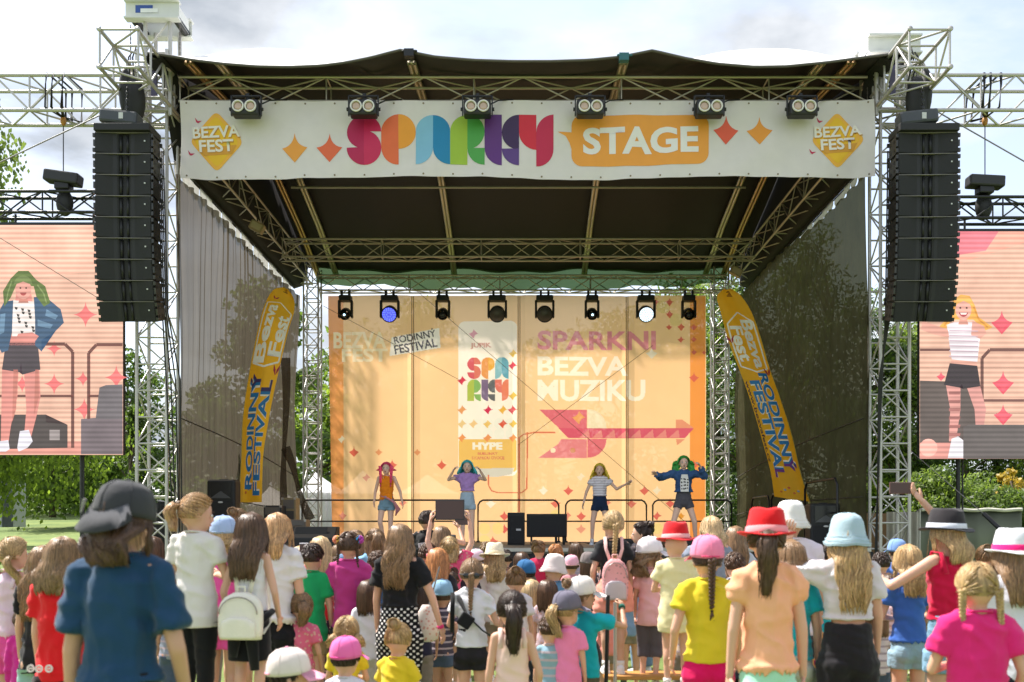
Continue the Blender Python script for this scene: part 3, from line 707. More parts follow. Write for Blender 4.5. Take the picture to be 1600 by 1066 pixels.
for cx_, cy_, r_, c in ((1018, 552, 9, '#f2e3cf'), (1084, 590, 8, '#dd6a58'), (553, 706, 8, '#dd6a58'), (533, 686, 7, '#f5e4c8'), (592, 706, 6, '#e89a6c'), (652, 706, 6, '#e89a6c'), (613, 726, 8, '#dd7060'), (573, 746, 7, '#dd8a70'), (690, 726, 8, '#dd6a58'), (849, 766, 8, '#f5e8d4'), (888, 766, 8, '#dd6a60'), (1007, 766, 8, '#dd6a60'), (1027, 766, 8, '#f1dfc4'), (908, 745, 7, '#f1dcc0'), (534, 805, 8, '#dd8a78'), (1084, 726, 8, '#dd6a58'), (767, 786, 8, '#f5e8d4'), (788, 806, 8, '#dd6a60'), (788, 826, 8, '#dd6a60'), (770, 845, 8, '#dd6a60'), (887, 806, 7, '#e08a78'), (908, 806, 8, '#dd6a60'), (908, 826, 8, '#e39a80'), (868, 786, 8, '#e07868'), (987, 786, 8, '#e07868'), (1047, 786, 8, '#dd6a60'), (1027, 806, 8, '#dd6a60'), (949, 786, 7, '#e08a78'), (1064, 806, 7, '#e39a40'), (630, 786, 7, '#e08a78'), (541, 490, 5, '#d98068')):
    bp_('printed_star', [star(cx_, cy_, r_)], c, .012, .12, None)
for cx_, cy_ in ((1036, 480), (1056, 500)): bp_('printed_circle', [circ(cx_, cy_, 10)], '#f0cf92', .012)
for cx_, cy_, r_ in ((1025, 472, 6), (1046, 472, 7), (1046, 491, 7), (1064, 511, 7), (1045, 511, 5), (1064, 531, 6), (1084, 511, 6), (1084, 530, 5), (1104 - 4, 551, 4), (1084, 550, 5)): bp_('printed_star', [star(cx_, cy_, r_)], '#d9675a', .016, .12, None)
for cx_, cy_ in ((757, 826), (778, 826), (757, 845), (848, 826), (868, 806), (1027, 826)): bp_('printed_circle', [circ(cx_, cy_, 9)], '#f2d68f', .009)
# the printed can
can = bp_('printed_can', [rrect(716, 502, 808, 744, 10)], '#fff2e6', .012, .16)
bp_('can_lower', [rrect(717, 686, 807, 737, 4)], '#efc06c', .018, .1, parent=can)
for k in range(5):
    for j in range(2): bp_('can_circle', [circ(726 + 18 * k, 662 + 16 * j, 8.6)], '#f6f0e4', .026, .05, 30, can)
for k, (x, y, c) in enumerate(((740, 521, '#e59ab0'), (722, 594, '#d9405a'), (801, 571, '#d9405a'), (763, 640, '#d8365c'), (786, 640, '#eeb54e'), (722, 640, '#e8a06a'), (801, 640, '#d9505a'), (762, 662, '#ecc06a'), (786, 662, '#e0604a'), (740, 662, '#f0c890'), (802, 552, '#eac060'), (802, 618, '#eac060'), (722, 662, '#eac890'), (802, 662, '#eac060'), (722, 684, '#ee9a60'), (762, 684, '#ee9a60'), (802, 684, '#ee9a60'))): bp_('can_star', [star(x, y, 7.5)], c, .034, .05, None, can)
bt_('can_lettering', 'JUPIK', 735, 768, 535, 545, '#e0a59a', .04, 0, .034, parent=can)
SC2 = {'S': ('#d9606c', '#e07a6c'), 'P': ('#ec9d5c', '#efb04c'), 'A': ('#8fc0cc', '#6aaac0'), 'R': ('#b4c25a', '#8cb86c'), 'K': ('#806a8c', '#6a6a70', '#6a6a70'), 'Y': ('#e87c70', '#ec8468')}
for ch, pts, c in sparky(730, 558, 21.3, 34, SC2, 'two', 0.5): bp_('can_letter', [pts], c, .034, .04, None, can)
bt_('can_lettering', 'HYPE', 738, 785, 691, 703, '#f6eee0', .06, 0, .034, parent=can); bt_('can_lettering', 'BUBLINKY', 746, 778, 706.5, 711, '#dd8468', .03, 0, .034, parent=can); bt_('can_lettering', 'S KAPKOU OVOCE', 737, 788, 713, 718, '#dd8468', .03, 0, .034, parent=can)
bp_('can_base', [[(720, 733), (804, 731), (800, 741), (780, 745), (744, 745), (724, 741)]], '#d8d2c8', .026, .05, 30, can)
bp_('printed_pipe', strip([(811, 800), (811, 684), (818, 679), (835, 676), (868, 676)], 2) + strip([(763, 742), (763, 758), (768, 767), (778, 770), (815, 770), (823, 764), (824, 700), (824, 676)], 2), '#dd7a5c', .014)
# the whole print lives in the cloth itself: ink colour stored per mesh point of the finely woven sheet
import numpy as np
NU, NV = 720, 470; U0, U1, V0, V1 = 512, 1103, 462, 847.5
ink = np.empty((NV + 1, NU + 1, 3)); ink[:] = (.98, .585, .30)
gu = np.linspace(U0, U1, NU + 1); gv = np.linspace(V0, V1, NV + 1)
for bm_, c_ in PRINT:
    bmesh.ops.triangulate(bm_, faces=bm_.faces); cc = np.array(col(c_)) * (1.0, .93, .87)
    for f_ in bm_.faces:
        (x0, y0, _), (x1, y1, _), (x2, y2, _) = [tuple(v.co) for v in f_.verts]
        i0, i1 = np.searchsorted(gu, min(x0, x1, x2)), np.searchsorted(gu, max(x0, x1, x2), 'right'); j0, j1 = np.searchsorted(gv, min(y0, y1, y2)), np.searchsorted(gv, max(y0, y1, y2), 'right')
        if i0 >= i1 or j0 >= j1: continue
        X_, Y_ = np.meshgrid(gu[i0:i1], gv[j0:j1]); D = (x1 - x0) * (y2 - y0) - (x2 - x0) * (y1 - y0)
        if abs(D) < 1e-9: continue
        s_ = ((X_ - x0) * (y2 - y0) - (x2 - x0) * (Y_ - y0)) / D; t_ = ((x1 - x0) * (Y_ - y0) - (X_ - x0) * (y1 - y0)) / D
        m_ = (s_ >= -1e-6) & (t_ >= -1e-6) & (s_ + t_ <= 1 + 1e-6); ink[j0:j1, i0:i1][m_] = cc
    bm_.free()
co_ = []
for v_ in gv:
    for u_ in gu[::8].tolist(): co_.append(tuple(bdp(u_, v_)))
co_ = np.array(co_).reshape(NV + 1, -1, 3); full = np.empty((NV + 1, NU + 1, 3)); idx8 = np.arange(0, NU + 1, 8)
for q in range(3):
    for j_ in range(NV + 1): full[j_, :, q] = np.interp(np.arange(NU + 1), idx8, co_[j_, :, q])
me = bpy.data.meshes.new('sheet'); nvt = (NU + 1) * (NV + 1); me.vertices.add(nvt); me.vertices.foreach_set('co', full.reshape(-1))
A_ = (np.arange(NV)[:, None] * (NU + 1) + np.arange(NU)[None, :]).reshape(-1); quads = np.stack([A_, A_ + 1, A_ + NU + 2, A_ + NU + 1], 1)
me.loops.add(quads.size); me.loops.foreach_set('vertex_index', quads.reshape(-1).astype(np.int32)); me.polygons.add(len(quads)); me.polygons.foreach_set('loop_start', (np.arange(len(quads)) * 4).astype(np.int32)); me.update(calc_edges=True); me.validate(); me.shade_smooth()
at_ = me.attributes.new('ink', 'FLOAT_COLOR', 'POINT'); at_.data.foreach_set('color', np.concatenate([ink.reshape(-1, 3), np.ones((nvt, 1))], 1).reshape(-1).astype(np.float32))
pm = sheer("backdrop_print", (1, 1, 1), .09, .86, (1, .82, .66), .05); t = pm.node_tree
an = t.nodes.new('ShaderNodeAttribute'); an.attribute_name = 'ink'
vmn = [n for n in t.nodes if n.type == 'VECT_MATH'][0]; t.links.new(an.outputs['Color'], vmn.inputs[0])
obj('sheet', me, pm, root)
for a, b_ in (((648, 452), (1070, 815)), ((1020, 540), (810, 695)), ((505, 478), (720, 595))): tube('guy_line', P(*a, BY - .3), P(*b_, BY - .25), .006, mat('rope_brown', (.28, .15, .08), .8), root)

# moving heads under the back truss
def moving_head(px, wash, lit, lab):
    Y = 24.45; c = P(px, 461, Y); root = thing('moving_head_light', lab, 'stage light', c, 'moving heads under the back truss')
    w = .5 if wash else .36
    me = MB().box(c + Vector((0, 0, -.10)), (w * .9, .28, .15)).mesh('h'); bevel(me, .03); obj('base', me, BLACKP, root)
    mb = MB(); mb.box(c + Vector((-.1, 0, .05)), (.06, .08, .12)); mb.box(c + Vector((.1, 0, .05)), (.06, .08, .12)); obj('clamp', mb, BLACKM, root)
    for s in (-1, 1):
        me = MB().box(c + Vector((s * w * .46, 0, -.38)), (.06, .16, .46)).mesh('a'); bevel(me, .02); obj('yoke_arm', me, BLACKP, root)
    q = c + Vector((0, -.02, -.5)); r = .21 if wash else .145
    M = Matrix.Rotation(R(115), 3, 'X')
    mb = MB(); mb.lathe([(.02, .20), (r * .7, .2), (r * .95, .1), (r, -.05), (r * 1.02, -.12), (r * .9, -.125)], seg=24); mb.v = [tuple(q + M @ Vector((x, y, -z))) for x, y, z in mb.v]; hd = obj('lamp_head', mb, BLACKP, root, True)
    lm = mat('lens_' + (lit or 'dark'), (.10, .09, .08) if not lit else (.3, .3, .5), .15, emit={'blue': '#4458ff', 'white': '#cfeaff', 'spark': '#bfe9ff'}.get(lit), estr={'blue': 1.6, 'white': 2.2, 'spark': 2}.get(lit, 0))
    d = -(M @ Vector((0, 0, -1))); f = M @ Vector((0, 0, 1))
    fv = f if f.y < 0 else -f
    if wash:
        mb = MB(); mb.limb(q + fv * .125, q + fv * .14, r * .88, r * .86, 24, True); obj('lens', mb, mat('wash_face', (.09, .08, .075), .35) if lit is None else mat('wash_face_' + lit, (.3, .3, .4), .3, emit={'blue': '#3038b0', 'white': '#dff2ff'}[lit], estr={'blue': .9, 'white': 1.0}[lit]), hd, True)
        M2 = fv.to_track_quat('Z', 'Y')
        for ring, n in ((.06, 6), (.12, 12), (.16, 16)) if lit else ():
            for k in range(n):
                a = 2 * math.pi * k / n; p = q + fv * .142 + M2 @ Vector((math.cos(a) * ring, math.sin(a) * ring, 0)); mb = MB(); mb.limb(p, p + fv * .006, .018, .015, 8, True); obj('led_cell', mb, lm if lit == 'blue' else mat('cell_white', (.1, .2, .2), .3, emit='#9fc6d0', estr=.5), hd)
    else:
        mb = MB(); mb.ell(q + fv * .12, (r * .6, r * .3, r * .6), 16, 8); obj('lens', mb, mat('glass_dark', (.03, .03, .035), .05), hd, True)
        if lit: mb = MB(); mb.ell(q + fv * .17 + Vector((0, -.02, 0)), (.03, .02, .03), 10, 6); obj('bulb', mb, lm, hd, True)
for px, w, l, lab in ((540, 0, 'spark', 'narrow moving head with a small bright point, leftmost under the back truss'), (609, 1, 'blue', 'round wash light glowing blue'), (692, 0, None, 'narrow dark moving head right of the blue wash light'), (777, 1, None, 'dark round wash light above the printed can'), (851, 1, None, 'dark round wash light just right of the printed can'), (925, 0, 'spark', 'narrow moving head above the slogan lettering'), (1009, 1, 'white', 'round wash light glowing white'), (1076, 0, None, 'narrow dark moving head at the right end of the back truss')): moving_head(px, w, l, lab)
# ================================================================== VIDEO WALLS
def video_wall(x0p, x1, y0p, y1p, label, xout):
    """x1/xout world or pixel edges; cabinet grid with an emissive picture"""
    Y = 16.3; a = P(x0p, y0p, Y); b = P(x1, y1p, Y)
    root = thing('video_wall', label, 'video screen', (a.x, Y, b.z), 'LED video walls')
    xl, xr = (xout, b.x) if xout < 0 else (a.x, xout)
    zt, zb = a.z, b.z; n = max(1, round((xr - xl) / .8)); mz = 5
    m = led_mat('peach', '#e8b8a0', .84); cb = BLACKP
    for i in range(n):
        for j in range(mz):
            w = (xr - xl) / n; h = (zt - zb) / mz
            if not (-9.8 < xl + w * (i + .5) < 10): continue
            o = obj('cabinet', MB().box((xl + w * (i + .5), Y + .06, zb + h * (j + .5)), (w - .004, .1, h - .004)), cb, root)
            obj('led_panel', MB().box((xl + w * (i + .5), Y + .004, zb + h * (j + .5)), (w - .006, .012, h - .006)), m, o)
    obj('top_bar', MB().box(((xl + xr) / 2, Y + .05, zt + .03), (xr - xl, .08, .05)), BLACKM, root)
    for k in range(4):
        x = xl + (xr - xl) * (.15 + .25 * k)
        tube('hanger', (x, Y + .08, zt), (x, Y + .08, zt + .22), .02, BLACKM, root)
    return root
vL = video_wall(0, 192, 352, 711, 'left video wall showing a dancer in a blue jacket with green hair', -12.6)
vR = video_wall(1437, 1600, 362, 717, 'right video wall showing a dancer with yellow hair in a white top', 12.6)
def scr(u, v, off=0): p = P(u, v, 16.3 - .002); return Vector((p.x, p.y - off, p.z))
def sp(root, name, polys, c, lv=1, s=1.0): return decal(name, poly_bm(polys), led_mat(c + str(s), c, s), root, scr, .002 + .003 * lv)
def rail(x0, x1, y0, y1, w=5, ch=12): return strip([(x0, y1), (x0, y0 + ch), (x0 + ch, y0), (x1 - ch, y0), (x1, y0 + ch), (x1, y1)], w)
# left picture
sp(vL, 'screen_sky', [[(0, 352), (192, 352), (192, 420), (0, 440)]], '#e9b39c', 1)
for x, y, r in ((134, 492, 19), (132, 640, 17), (182, 590, 18), (85, 600, 16), (85, 545, 12), (35, 600, 13), (130, 592, 12)): sp(vL, 'screen_star', [star(x, y, r, r * 1.05)], '#e0716f', 2)
sp(vL, 'screen_floor', [[(0, 690), (192, 690), (192, 710), (0, 710)]], '#c98a7c', 2)
sp(vL, 'screen_case', [[(0, 648), (72, 648), (72, 660), (106, 664), (106, 700), (0, 702)]], '#4c4342', 3); sp(vL, 'screen_case', [[(78, 672), (94, 672), (94, 688), (78, 688)]], '#8f8583', 4)
sp(vL, 'screen_case', [[(127, 655), (192, 650), (192, 710), (127, 710)]], '#6e6266', 3); sp(vL, 'screen_case', [[(150, 655), (156, 606), (166, 602), (192, 601), (192, 655)]], '#6b6467', 4)
sp(vL, 'screen_rail', rail(-40, 114, 538, 700) + strip([(-40, 619), (114, 619)], 4), '#6b4640', 3); sp(vL, 'screen_rail', strip([(139, 655), (139, 552), (151, 539), (192, 539)], 5) + strip([(139, 619), (155, 619)], 4), '#6b4640', 3)
sk = '#c9847a'
def fig_left():
    f = sp(vL, 'screen_figure', [[(4, 575), (30, 575), (28, 620), (18, 665), (14, 692), (2, 692), (3, 640)], [(38, 575), (62, 575), (64, 620), (58, 650), (48, 688), (38, 686), (42, 640)]], sk, 5)
    def q(n, pl, c, l): sp(vL, n, pl, c, l)
    q('screen_shoe', [[(-2, 690), (14, 688), (16, 702), (10, 706), (-4, 706)], [(32, 674), (46, 672), (52, 690), (44, 700), (30, 706), (28, 700)]], '#cfcbd2', 6)
    q('screen_shorts', [[(10, 536), (60, 536), (64, 578), (36, 586), (34, 566), (31, 582), (4, 578)]], '#4a4146', 6)
    q('screen_skin', [[(18, 525), (56, 525), (58, 540), (14, 540)], [(26, 460), (50, 460), (52, 478), (24, 478)]], sk, 6)
    q('screen_shirt', [[(20, 470), (56, 472), (56, 526), (20, 526)]], '#e2d6cf', 7)
    for k in range(14):
        x, y = 24 + (k * 11) % 28, 480 + (k * 7) % 40; q('screen_motif', [[(x, y), (x + 5, y + 1), (x + 4, y + 5), (x + 1, y + 4)]], '#44403f', 8)
    q('screen_jacket', [[(22, 470), (8, 472), (-2, 490), (-8, 530), (4, 552), (14, 548), (20, 520)], [(54, 465), (72, 464), (96, 484), (101, 505), (88, 518), (66, 532), (66, 550), (56, 540), (56, 500)]], '#41566e', 8)
    q('screen_jacket_fold', [[(74, 484), (92, 494), (88, 500), (72, 494)], [(60, 500), (84, 508), (80, 514), (60, 510)], [(2, 492), (10, 490), (8, 520), (0, 524)]], '#647f96', 9)
    q('screen_hand', [[(30, 522), (52, 520), (62, 526), (56, 534), (36, 536), (26, 530)]], sk, 9)
    q('screen_hair', [[(18, 436), (30, 424), (46, 424), (58, 438), (72, 448), (80, 474), (70, 480), (58, 464), (54, 448), (26, 448), (18, 466), (8, 480), (6, 456)]], '#5d6d3c', 9)
    q('screen_face', [[(38 + 12.5 * math.cos(R(t_)), 453 + 15.5 * math.sin(R(t_))) for t_ in range(0, 360, 18)]], '#cf9486', 10); q('screen_mouth', [arc(38, 458, 5, 0, 180, 6)], '#9a4a48', 11); q('screen_eye', [circ(33.5, 451, 1.5, 8), circ(42.5, 451, 1.5, 8)], '#4b3530', 11); q('screen_fringe', [arc(38, 446, 14.5, 180, 360, 10) + [(46, 444), (38, 441), (30, 444)]], '#6f7d4c', 12); q('screen_neck', [[(33, 464), (43, 464), (46, 474), (30, 474)]], '#b87a6c', 9); q('screen_strand', strip([(20, 440), (14, 458), (11, 474)], 2) + strip([(60, 446), (70, 460), (74, 474)], 2), '#7c8a58', 10); q('screen_shade', [[(22, 578), (29, 578), (26, 640), (20, 660)], [(56, 578), (61, 578), (62, 620), (54, 650)]], '#b57468', 6)
fig_left()
# right picture
sp(vR, 'screen_sky', [[(1437, 362), (1600, 362), (1600, 380), (1437, 430)]], '#e8a590', 1); sp(vR, 'screen_patch', [[(1490, 362), (1560, 362), (1540, 392), (1490, 400)]], '#de7b84', 2)
for x, y, r in ((1565, 504, 17), (1567, 598, 17), (1567, 648, 15), (1470, 588, 7)): sp(vR, 'screen_star', [star(x, y, r, r * 1.1)], '#e0606c', 2)
sp(vR, 'screen_rail', strip([(1437, 547), (1486, 547)], 4) + strip([(1534, 660), (1534, 560), (1546, 547), (1600, 547)], 5) + strip([(1534, 626), (1600, 626)], 4), '#6b4a44', 3)
sp(vR, 'screen_case', [[(1437, 595), (1500, 597), (1500, 692), (1437, 692)], [(1500, 600), (1524, 610), (1524, 692), (1500, 692)]], '#5f5450', 3); sp(vR, 'screen_floor', [[(1437, 692), (1600, 692), (1600, 717), (1437, 717)]], '#d08f84', 2)
sp(vR, 'screen_hand', [circ(1450, 700, 14)], '#e4a698', 6); sp(vR, 'screen_case', [[(1504, 668), (1512, 664), (1600, 664), (1600, 717), (1504, 717)]], '#625a58', 8)
def fig_right():
    def q(n, pl, c, l): sp(vR, n, pl, c, l)
    q('screen_figure', [[(1477, 600), (1500, 600), (1500, 640), (1493, 690), (1482, 690), (1484, 640)], [(1508, 600), (1530, 600), (1540, 640), (1536, 670), (1524, 670), (1522, 640)]], '#c98f86', 5)
    for k in range(6): q('screen_leg_band', [[(1482, 612 + 13 * k), (1500, 612 + 13 * k), (1499, 617 + 13 * k), (1482, 617 + 13 * k)]], '#9a6560', 6)
    q('screen_shoe', [[(1486, 686), (1496, 682), (1506, 690), (1506, 716), (1480, 716)]], '#ddd8dc', 7)
    q('screen_shorts', [[(1483, 568), (1526, 572), (1531, 604), (1504, 608), (1502, 600), (1498, 606), (1474, 602)]], '#3d3438', 7); q('screen_skin', [[(1486, 560), (1524, 560), (1526, 574), (1484, 572)]], '#d8a08e', 6)
    q('screen_shirt', [[(1478, 508), (1490, 504), (1520, 504), (1532, 512), (1526, 566), (1486, 562)]], '#ddd2d4', 8)
    for k in range(6): q('screen_stripe', [[(1482, 516 + 8 * k), (1527, 517 + 8 * k), (1527, 519 + 8 * k), (1482, 518 + 8 * k)]], '#b9a4ac', 9)
    q('screen_arm', [[(1440, 502), (1452, 506), (1480, 516), (1482, 528), (1460, 524), (1438, 516)], [(1518, 502), (1536, 510), (1540, 522), (1530, 530), (1516, 524)]], '#d39a8a', 9)
    q('screen_hair', [[(1488, 470), (1500, 461), (1514, 463), (1522, 478), (1528, 496), (1550, 512), (1536, 518), (1520, 500), (1486, 500), (1478, 514), (1466, 512), (1480, 496)]], '#dfa352', 8)
    q('screen_face', [[(1504 + 12.5 * math.cos(R(t_)), 485 + 15.5 * math.sin(R(t_))) for t_ in range(0, 360, 18)]], '#dba292', 10); q('screen_mouth', [arc(1504, 489, 7, 0, 180, 8)], '#9c4448', 11); q('screen_teeth', [[(1498.5, 489.5), (1509.5, 489.5), (1508, 492.5), (1500, 492.5)]], '#e8d4cc', 12); q('screen_eye', [circ(1499, 482, 1.6, 8), circ(1509, 482, 1.6, 8)], '#4b3530', 11); q('screen_fringe', [arc(1504, 478, 14.5, 180, 360, 10) + [(1514, 476), (1504, 471), (1494, 476)]], '#e6b060', 12); q('screen_neck', [[(1499, 498), (1509, 498), (1512, 508), (1496, 508)]], '#c58c7c', 9); q('screen_strand', strip([(1490, 476), (1484, 496), (1474, 510)], 2.5) + strip([(1520, 480), (1528, 500), (1542, 512)], 2.5), '#c98a40', 10)
fig_right()
for sx, px in ((-1, 99), (1, 1539)):        # chain hoists and slings above the screens
    nm = 'left' if sx < 0 else 'right'; c = P(px, 279 if sx < 0 else 285, 16.4)
    root = thing('chain_hoist', f'black chain hoist hanging over the {nm} video wall', 'hoist', c, 'chain hoists')
    me = MB().box(c, (.62, .26, .20), Matrix.Rotation(R(8 if sx < 0 else 3), 3, 'Y')).mesh('h'); bevel(me, .03); obj('motor', me, BLACKP, root)
    me = MB().box(c + Vector((0, .02, -.14)), (.26, .22, .14)).mesh('h'); bevel(me, .02); obj('gearbox', me, BLACKM, root)
    mb = MB(); mb.ell(c + Vector((0, .05, -.42)), (.15, .11, .24)); obj('chain_bag', mb, CABLE, root, True)
    tube('chain', c, P(px, 196, 16.4), .009, BLACKM, root)
    mb = MB(); q = P(px, 189, 16.3); mb.ell(q, (.05, .05, .09)); obj('hook', mb, mat('orange_hook', (.45, .2, .04), .5), root, True)
    for k, w in enumerate((-.16, -.05, .13)):
        mb = MB(); x = q.x + w; mb.path([q + Vector((0, 0, .05)), (x - .02, 16.02, 8.86), (x, 16.0, 9.25), (x + .01, 16.03, 9.46), (x + .03, 16.66, 9.47), (x, 16.7, 8.9), q + Vector((.02, 0, .06))], .026, 6, .4); obj('sling', mb, CABLE, root, True)
# ================================================================== LINE ARRAYS
CABM = mat('speaker_black', (.013, .013, .014), .6, bump=.15, bscale=120)
GRL = mat('speaker_grille', (.014, .014, .015), .7, var=.15, vscale=90, bump=.4, bscale=260)
def line_array(x0, x1, zt, Y0, side, label):
    root = thing('line_array', label, 'loudspeaker array', ((x0 + x1) / 2, Y0, zt - 3.2), 'loudspeaker arrays')
    w = x1 - x0; cx = (x0 + x1) / 2; h = .338
    me = MB().box((cx, Y0 + .22, zt - .06), (w * .98, .5, .12)).mesh('f'); bevel(me, .012); obj('rigging_frame', me, CABM, root)
    y, z = Y0, zt - .125; ang = 0
    for k in range(9):
        ang += [0, .2, .3, .5, 1, 1.5, 3, 4, 5][k]; a = R(ang)
        M = Matrix.Translation((cx, y, z)) @ Matrix.Rotation(a, 4, 'X') @ Matrix.Rotation(R(1.6) * -side, 4, 'Z')
        hw = w / 2 - .012; n = 2
        body = MB(); body.M = M
        prof = [(-hw, .04), (-hw * .25, .075), (-.05, .12), (.05, .12), (hw * .25, .075), (hw, .04), (hw * .92, .46), (-hw * .92, .46)]
        body.rings([[(x, yy, -.006) for x, yy in prof], [(x, yy, -h + .012) for x, yy in prof]]); cb = obj('cabinet', body, CABM, root)
        for s in (-1, 1):
            g = MB(); g.M = M
            p = [(s * hw * .98, .028), (s * .085, .082), (s * .085, .10), (s * hw * .98, .046)]
            g.rings([[(x, yy, -.016) for x, yy in p], [(x, yy, -h + .022) for x, yy in p]]); obj('grille', g, GRL, cb)
            g = MB(); g.M = M; g.limb((s * .055, .10, -.02), (s * .055, .10, -h + .03), .022, .022, 8, True); obj('horn_edge', g, BLACKM, cb, True)
            g = MB(); g.M = M
            g.box((s * (hw + .008), .25, -h / 2), (.016, .30, h - .05)); obj('side_plate', g, BLACKM, cb)
            g = MB(); g.M = M
            for yy in (.05, .44):
                for zz in (-.05, -h + .05): g.box((s * (hw + .018), yy, zz), (.035, .035, .06))
            g.box((s * (hw + .016), .06, -h / 2), (.03, .03, .1)); obj('rigging_pin', g, mat('rig_steel', (.06, .06, .06), .4, .6), cb)
            for yy, zz in ((.18, -.1), (.18, -.24), (.33, -.1), (.33, -.24)):
                g = MB(); g.M = M; g.limb((s * (hw + .012), yy, zz), (s * (hw + .02), yy, zz), .028, .028, 10, True); obj('handle_hole', g, CABLE, cb)
        g = MB(); g.M = M; g.box((hw * .78, .033, -.14), (.022, .01, .022)); obj('badge', g, mat('badge_white', (.6, .6, .6), .4), cb)
        g = MB(); g.M = M; g.box((0, .065, -.004), (w * .96, .05, .008)); obj('seam_strip', g, mat('seam_grey', (.22, .20, .19), .4), cb)
        z -= h * math.cos(a) + .002; y += h * math.sin(a) * 1.0
    mb = MB(); 
    for i in range(4):
        X = cx - side * (.34 + .03 * i); mb.path([(X, Y0 + .6, zt - .2), (X + .02, Y0 + .75, z + .3), (X + .05 * i - .05, Y0 + 1.1, z - .8), (X - side * .06 + .02 * i, Y0 + 1.15, 1.2), (X, Y0 + 1.15, .05)], .013, 6)
    obj('speaker_cable', mb, CABLE, root, True)
    c = Vector((cx + side * .0 + (-.12 if side < 0 else -.1), Y0 + .25, zt + .17))
    hr = thing('chain_hoist', label.split(' hung')[0].replace('nine-box', 'black chain hoist right above the') if False else ('black chain hoist right above the ' + ('left' if side < 0 else 'right') + ' loudspeaker array'), 'hoist', c, 'chain hoists')
    me = MB().box(c + Vector((0, 0, 0)), (.62, .3, .22), Matrix.Rotation(R(6 * -side), 3, 'Y')).mesh('h'); bevel(me, .04); obj('motor', me, mat('hoist_grey', (.05, .055, .065), .4), hr)
    obj('brand_plate', MB().box(c + Vector((.06, -.155, 0)), (.07, .01, .10)), mat('badge_white', (.6, .6, .6), .4), hr)
    mb = MB(); mb.box(c + Vector((0, 0, -.14)), (.3, .1, .1)); obj('hook_block', mb, BLACKM, hr)
    mb = MB()
    for k in range(7): mb.ell(c + Vector((.1, 0, .14 + k * .06)), (.03 if k % 2 else .015, .015 if k % 2 else .03, .04), 8, 5)
    obj('chain', mb, BLACKM, hr, True)
    mb = MB(); mb.ell(Vector((cx + side * .05, 15.4, zt + .62)), (.2, .17, .42)); mb.ell(Vector((cx + side * .16, 15.35, zt + .75)), (.1, .12, .4)); obj('chain_bag', mb, CABLE, hr, True)
    return root
line_array(-6.90, -5.98, 8.06, 14.85, -1, 'tall black array of nine loudspeakers hung on the left tower')
line_array(6.08, 7.06, 8.06, 14.85, 1, 'tall black array of nine loudspeakers hung on the right tower')
for a, b_, ya, yb, lab in (((-30, 268), (165, 176), 15, 15.2, 'steel cable running left from the hoist above the left loudspeaker array'), ((1465, 175), (1640, 275), 15.2, 15, 'steel cable running right from the hoist above the right loudspeaker array'), ((1420, 702), (1537, 803), 16.4, 15, 'thin pale guy wire right of the right tower'), ((0, 372), (160, 470), 15.6, 16, 'thin dark cord crossing in front of the left video wall')):
    r_ = thing('guy_wire', lab, 'cable', P(*a, ya)); tube('wire', P(*a, ya), P(*b_, yb), .011 if 'steel' in lab else .006, mat('wire_grey', (.25, .24, .23), .4, .6), r_)
    if 'pale' in lab: tube('ratchet', P(1537, 803, 15), P(1582, 845, 14.6), .035, BLACKM, r_)
for px, lab in ((128, 'dark pole standing below the left video wall'), (1497, 'dark pole standing below the right video wall')):
    r_ = thing('support_pole', lab, 'pole', P(px, 900, 16.6)); x = P(px, 0, 16.6).x; tube('pole', (x, 16.6, 0), (x, 16.6, 4.6), .035, BLACKM, r_); tube('cable', (x + .06, 16.55, .3), (x + .05, 16.55, 4.4), .015, CABLE, r_)

# ================================================================== FEATHER FLAGS
FL = ([(373, 785), (376, 713), (379, 657), (389, 585), (404, 505), (416, 472), (430, 454), (445, 450)], [(410, 785), (411, 713), (420, 657), (434, 585), (449, 515), (459, 484), (459, 466), (449, 451)])
FR = ([(1210, 776), (1205, 735), (1191, 685), (1174, 630), (1157, 580), (1140, 536), (1127, 495), (1119, 466), (1131, 452)], [(1264, 784), (1251, 740), (1238, 685), (1221, 630), (1205, 580), (1193, 536), (1177, 493), (1158, 464), (1141, 451)])
def catm(pts, t):
    n = len(pts) - 1; x = max(0, min(n - 1e-6, t * n)); i = int(x); f = x - i
    p = [pts[max(0, i - 1)], pts[i], pts[i + 1], pts[min(n, i + 2)]]
    return tuple(.5 * (2 * p[1][k] + (p[2][k] - p[0][k]) * f + (2 * p[0][k] - 5 * p[1][k] + 4 * p[2][k] - p[3][k]) * f * f + (3 * p[1][k] - p[0][k] - 3 * p[2][k] + p[3][k]) * f ** 3) for k in (0, 1))
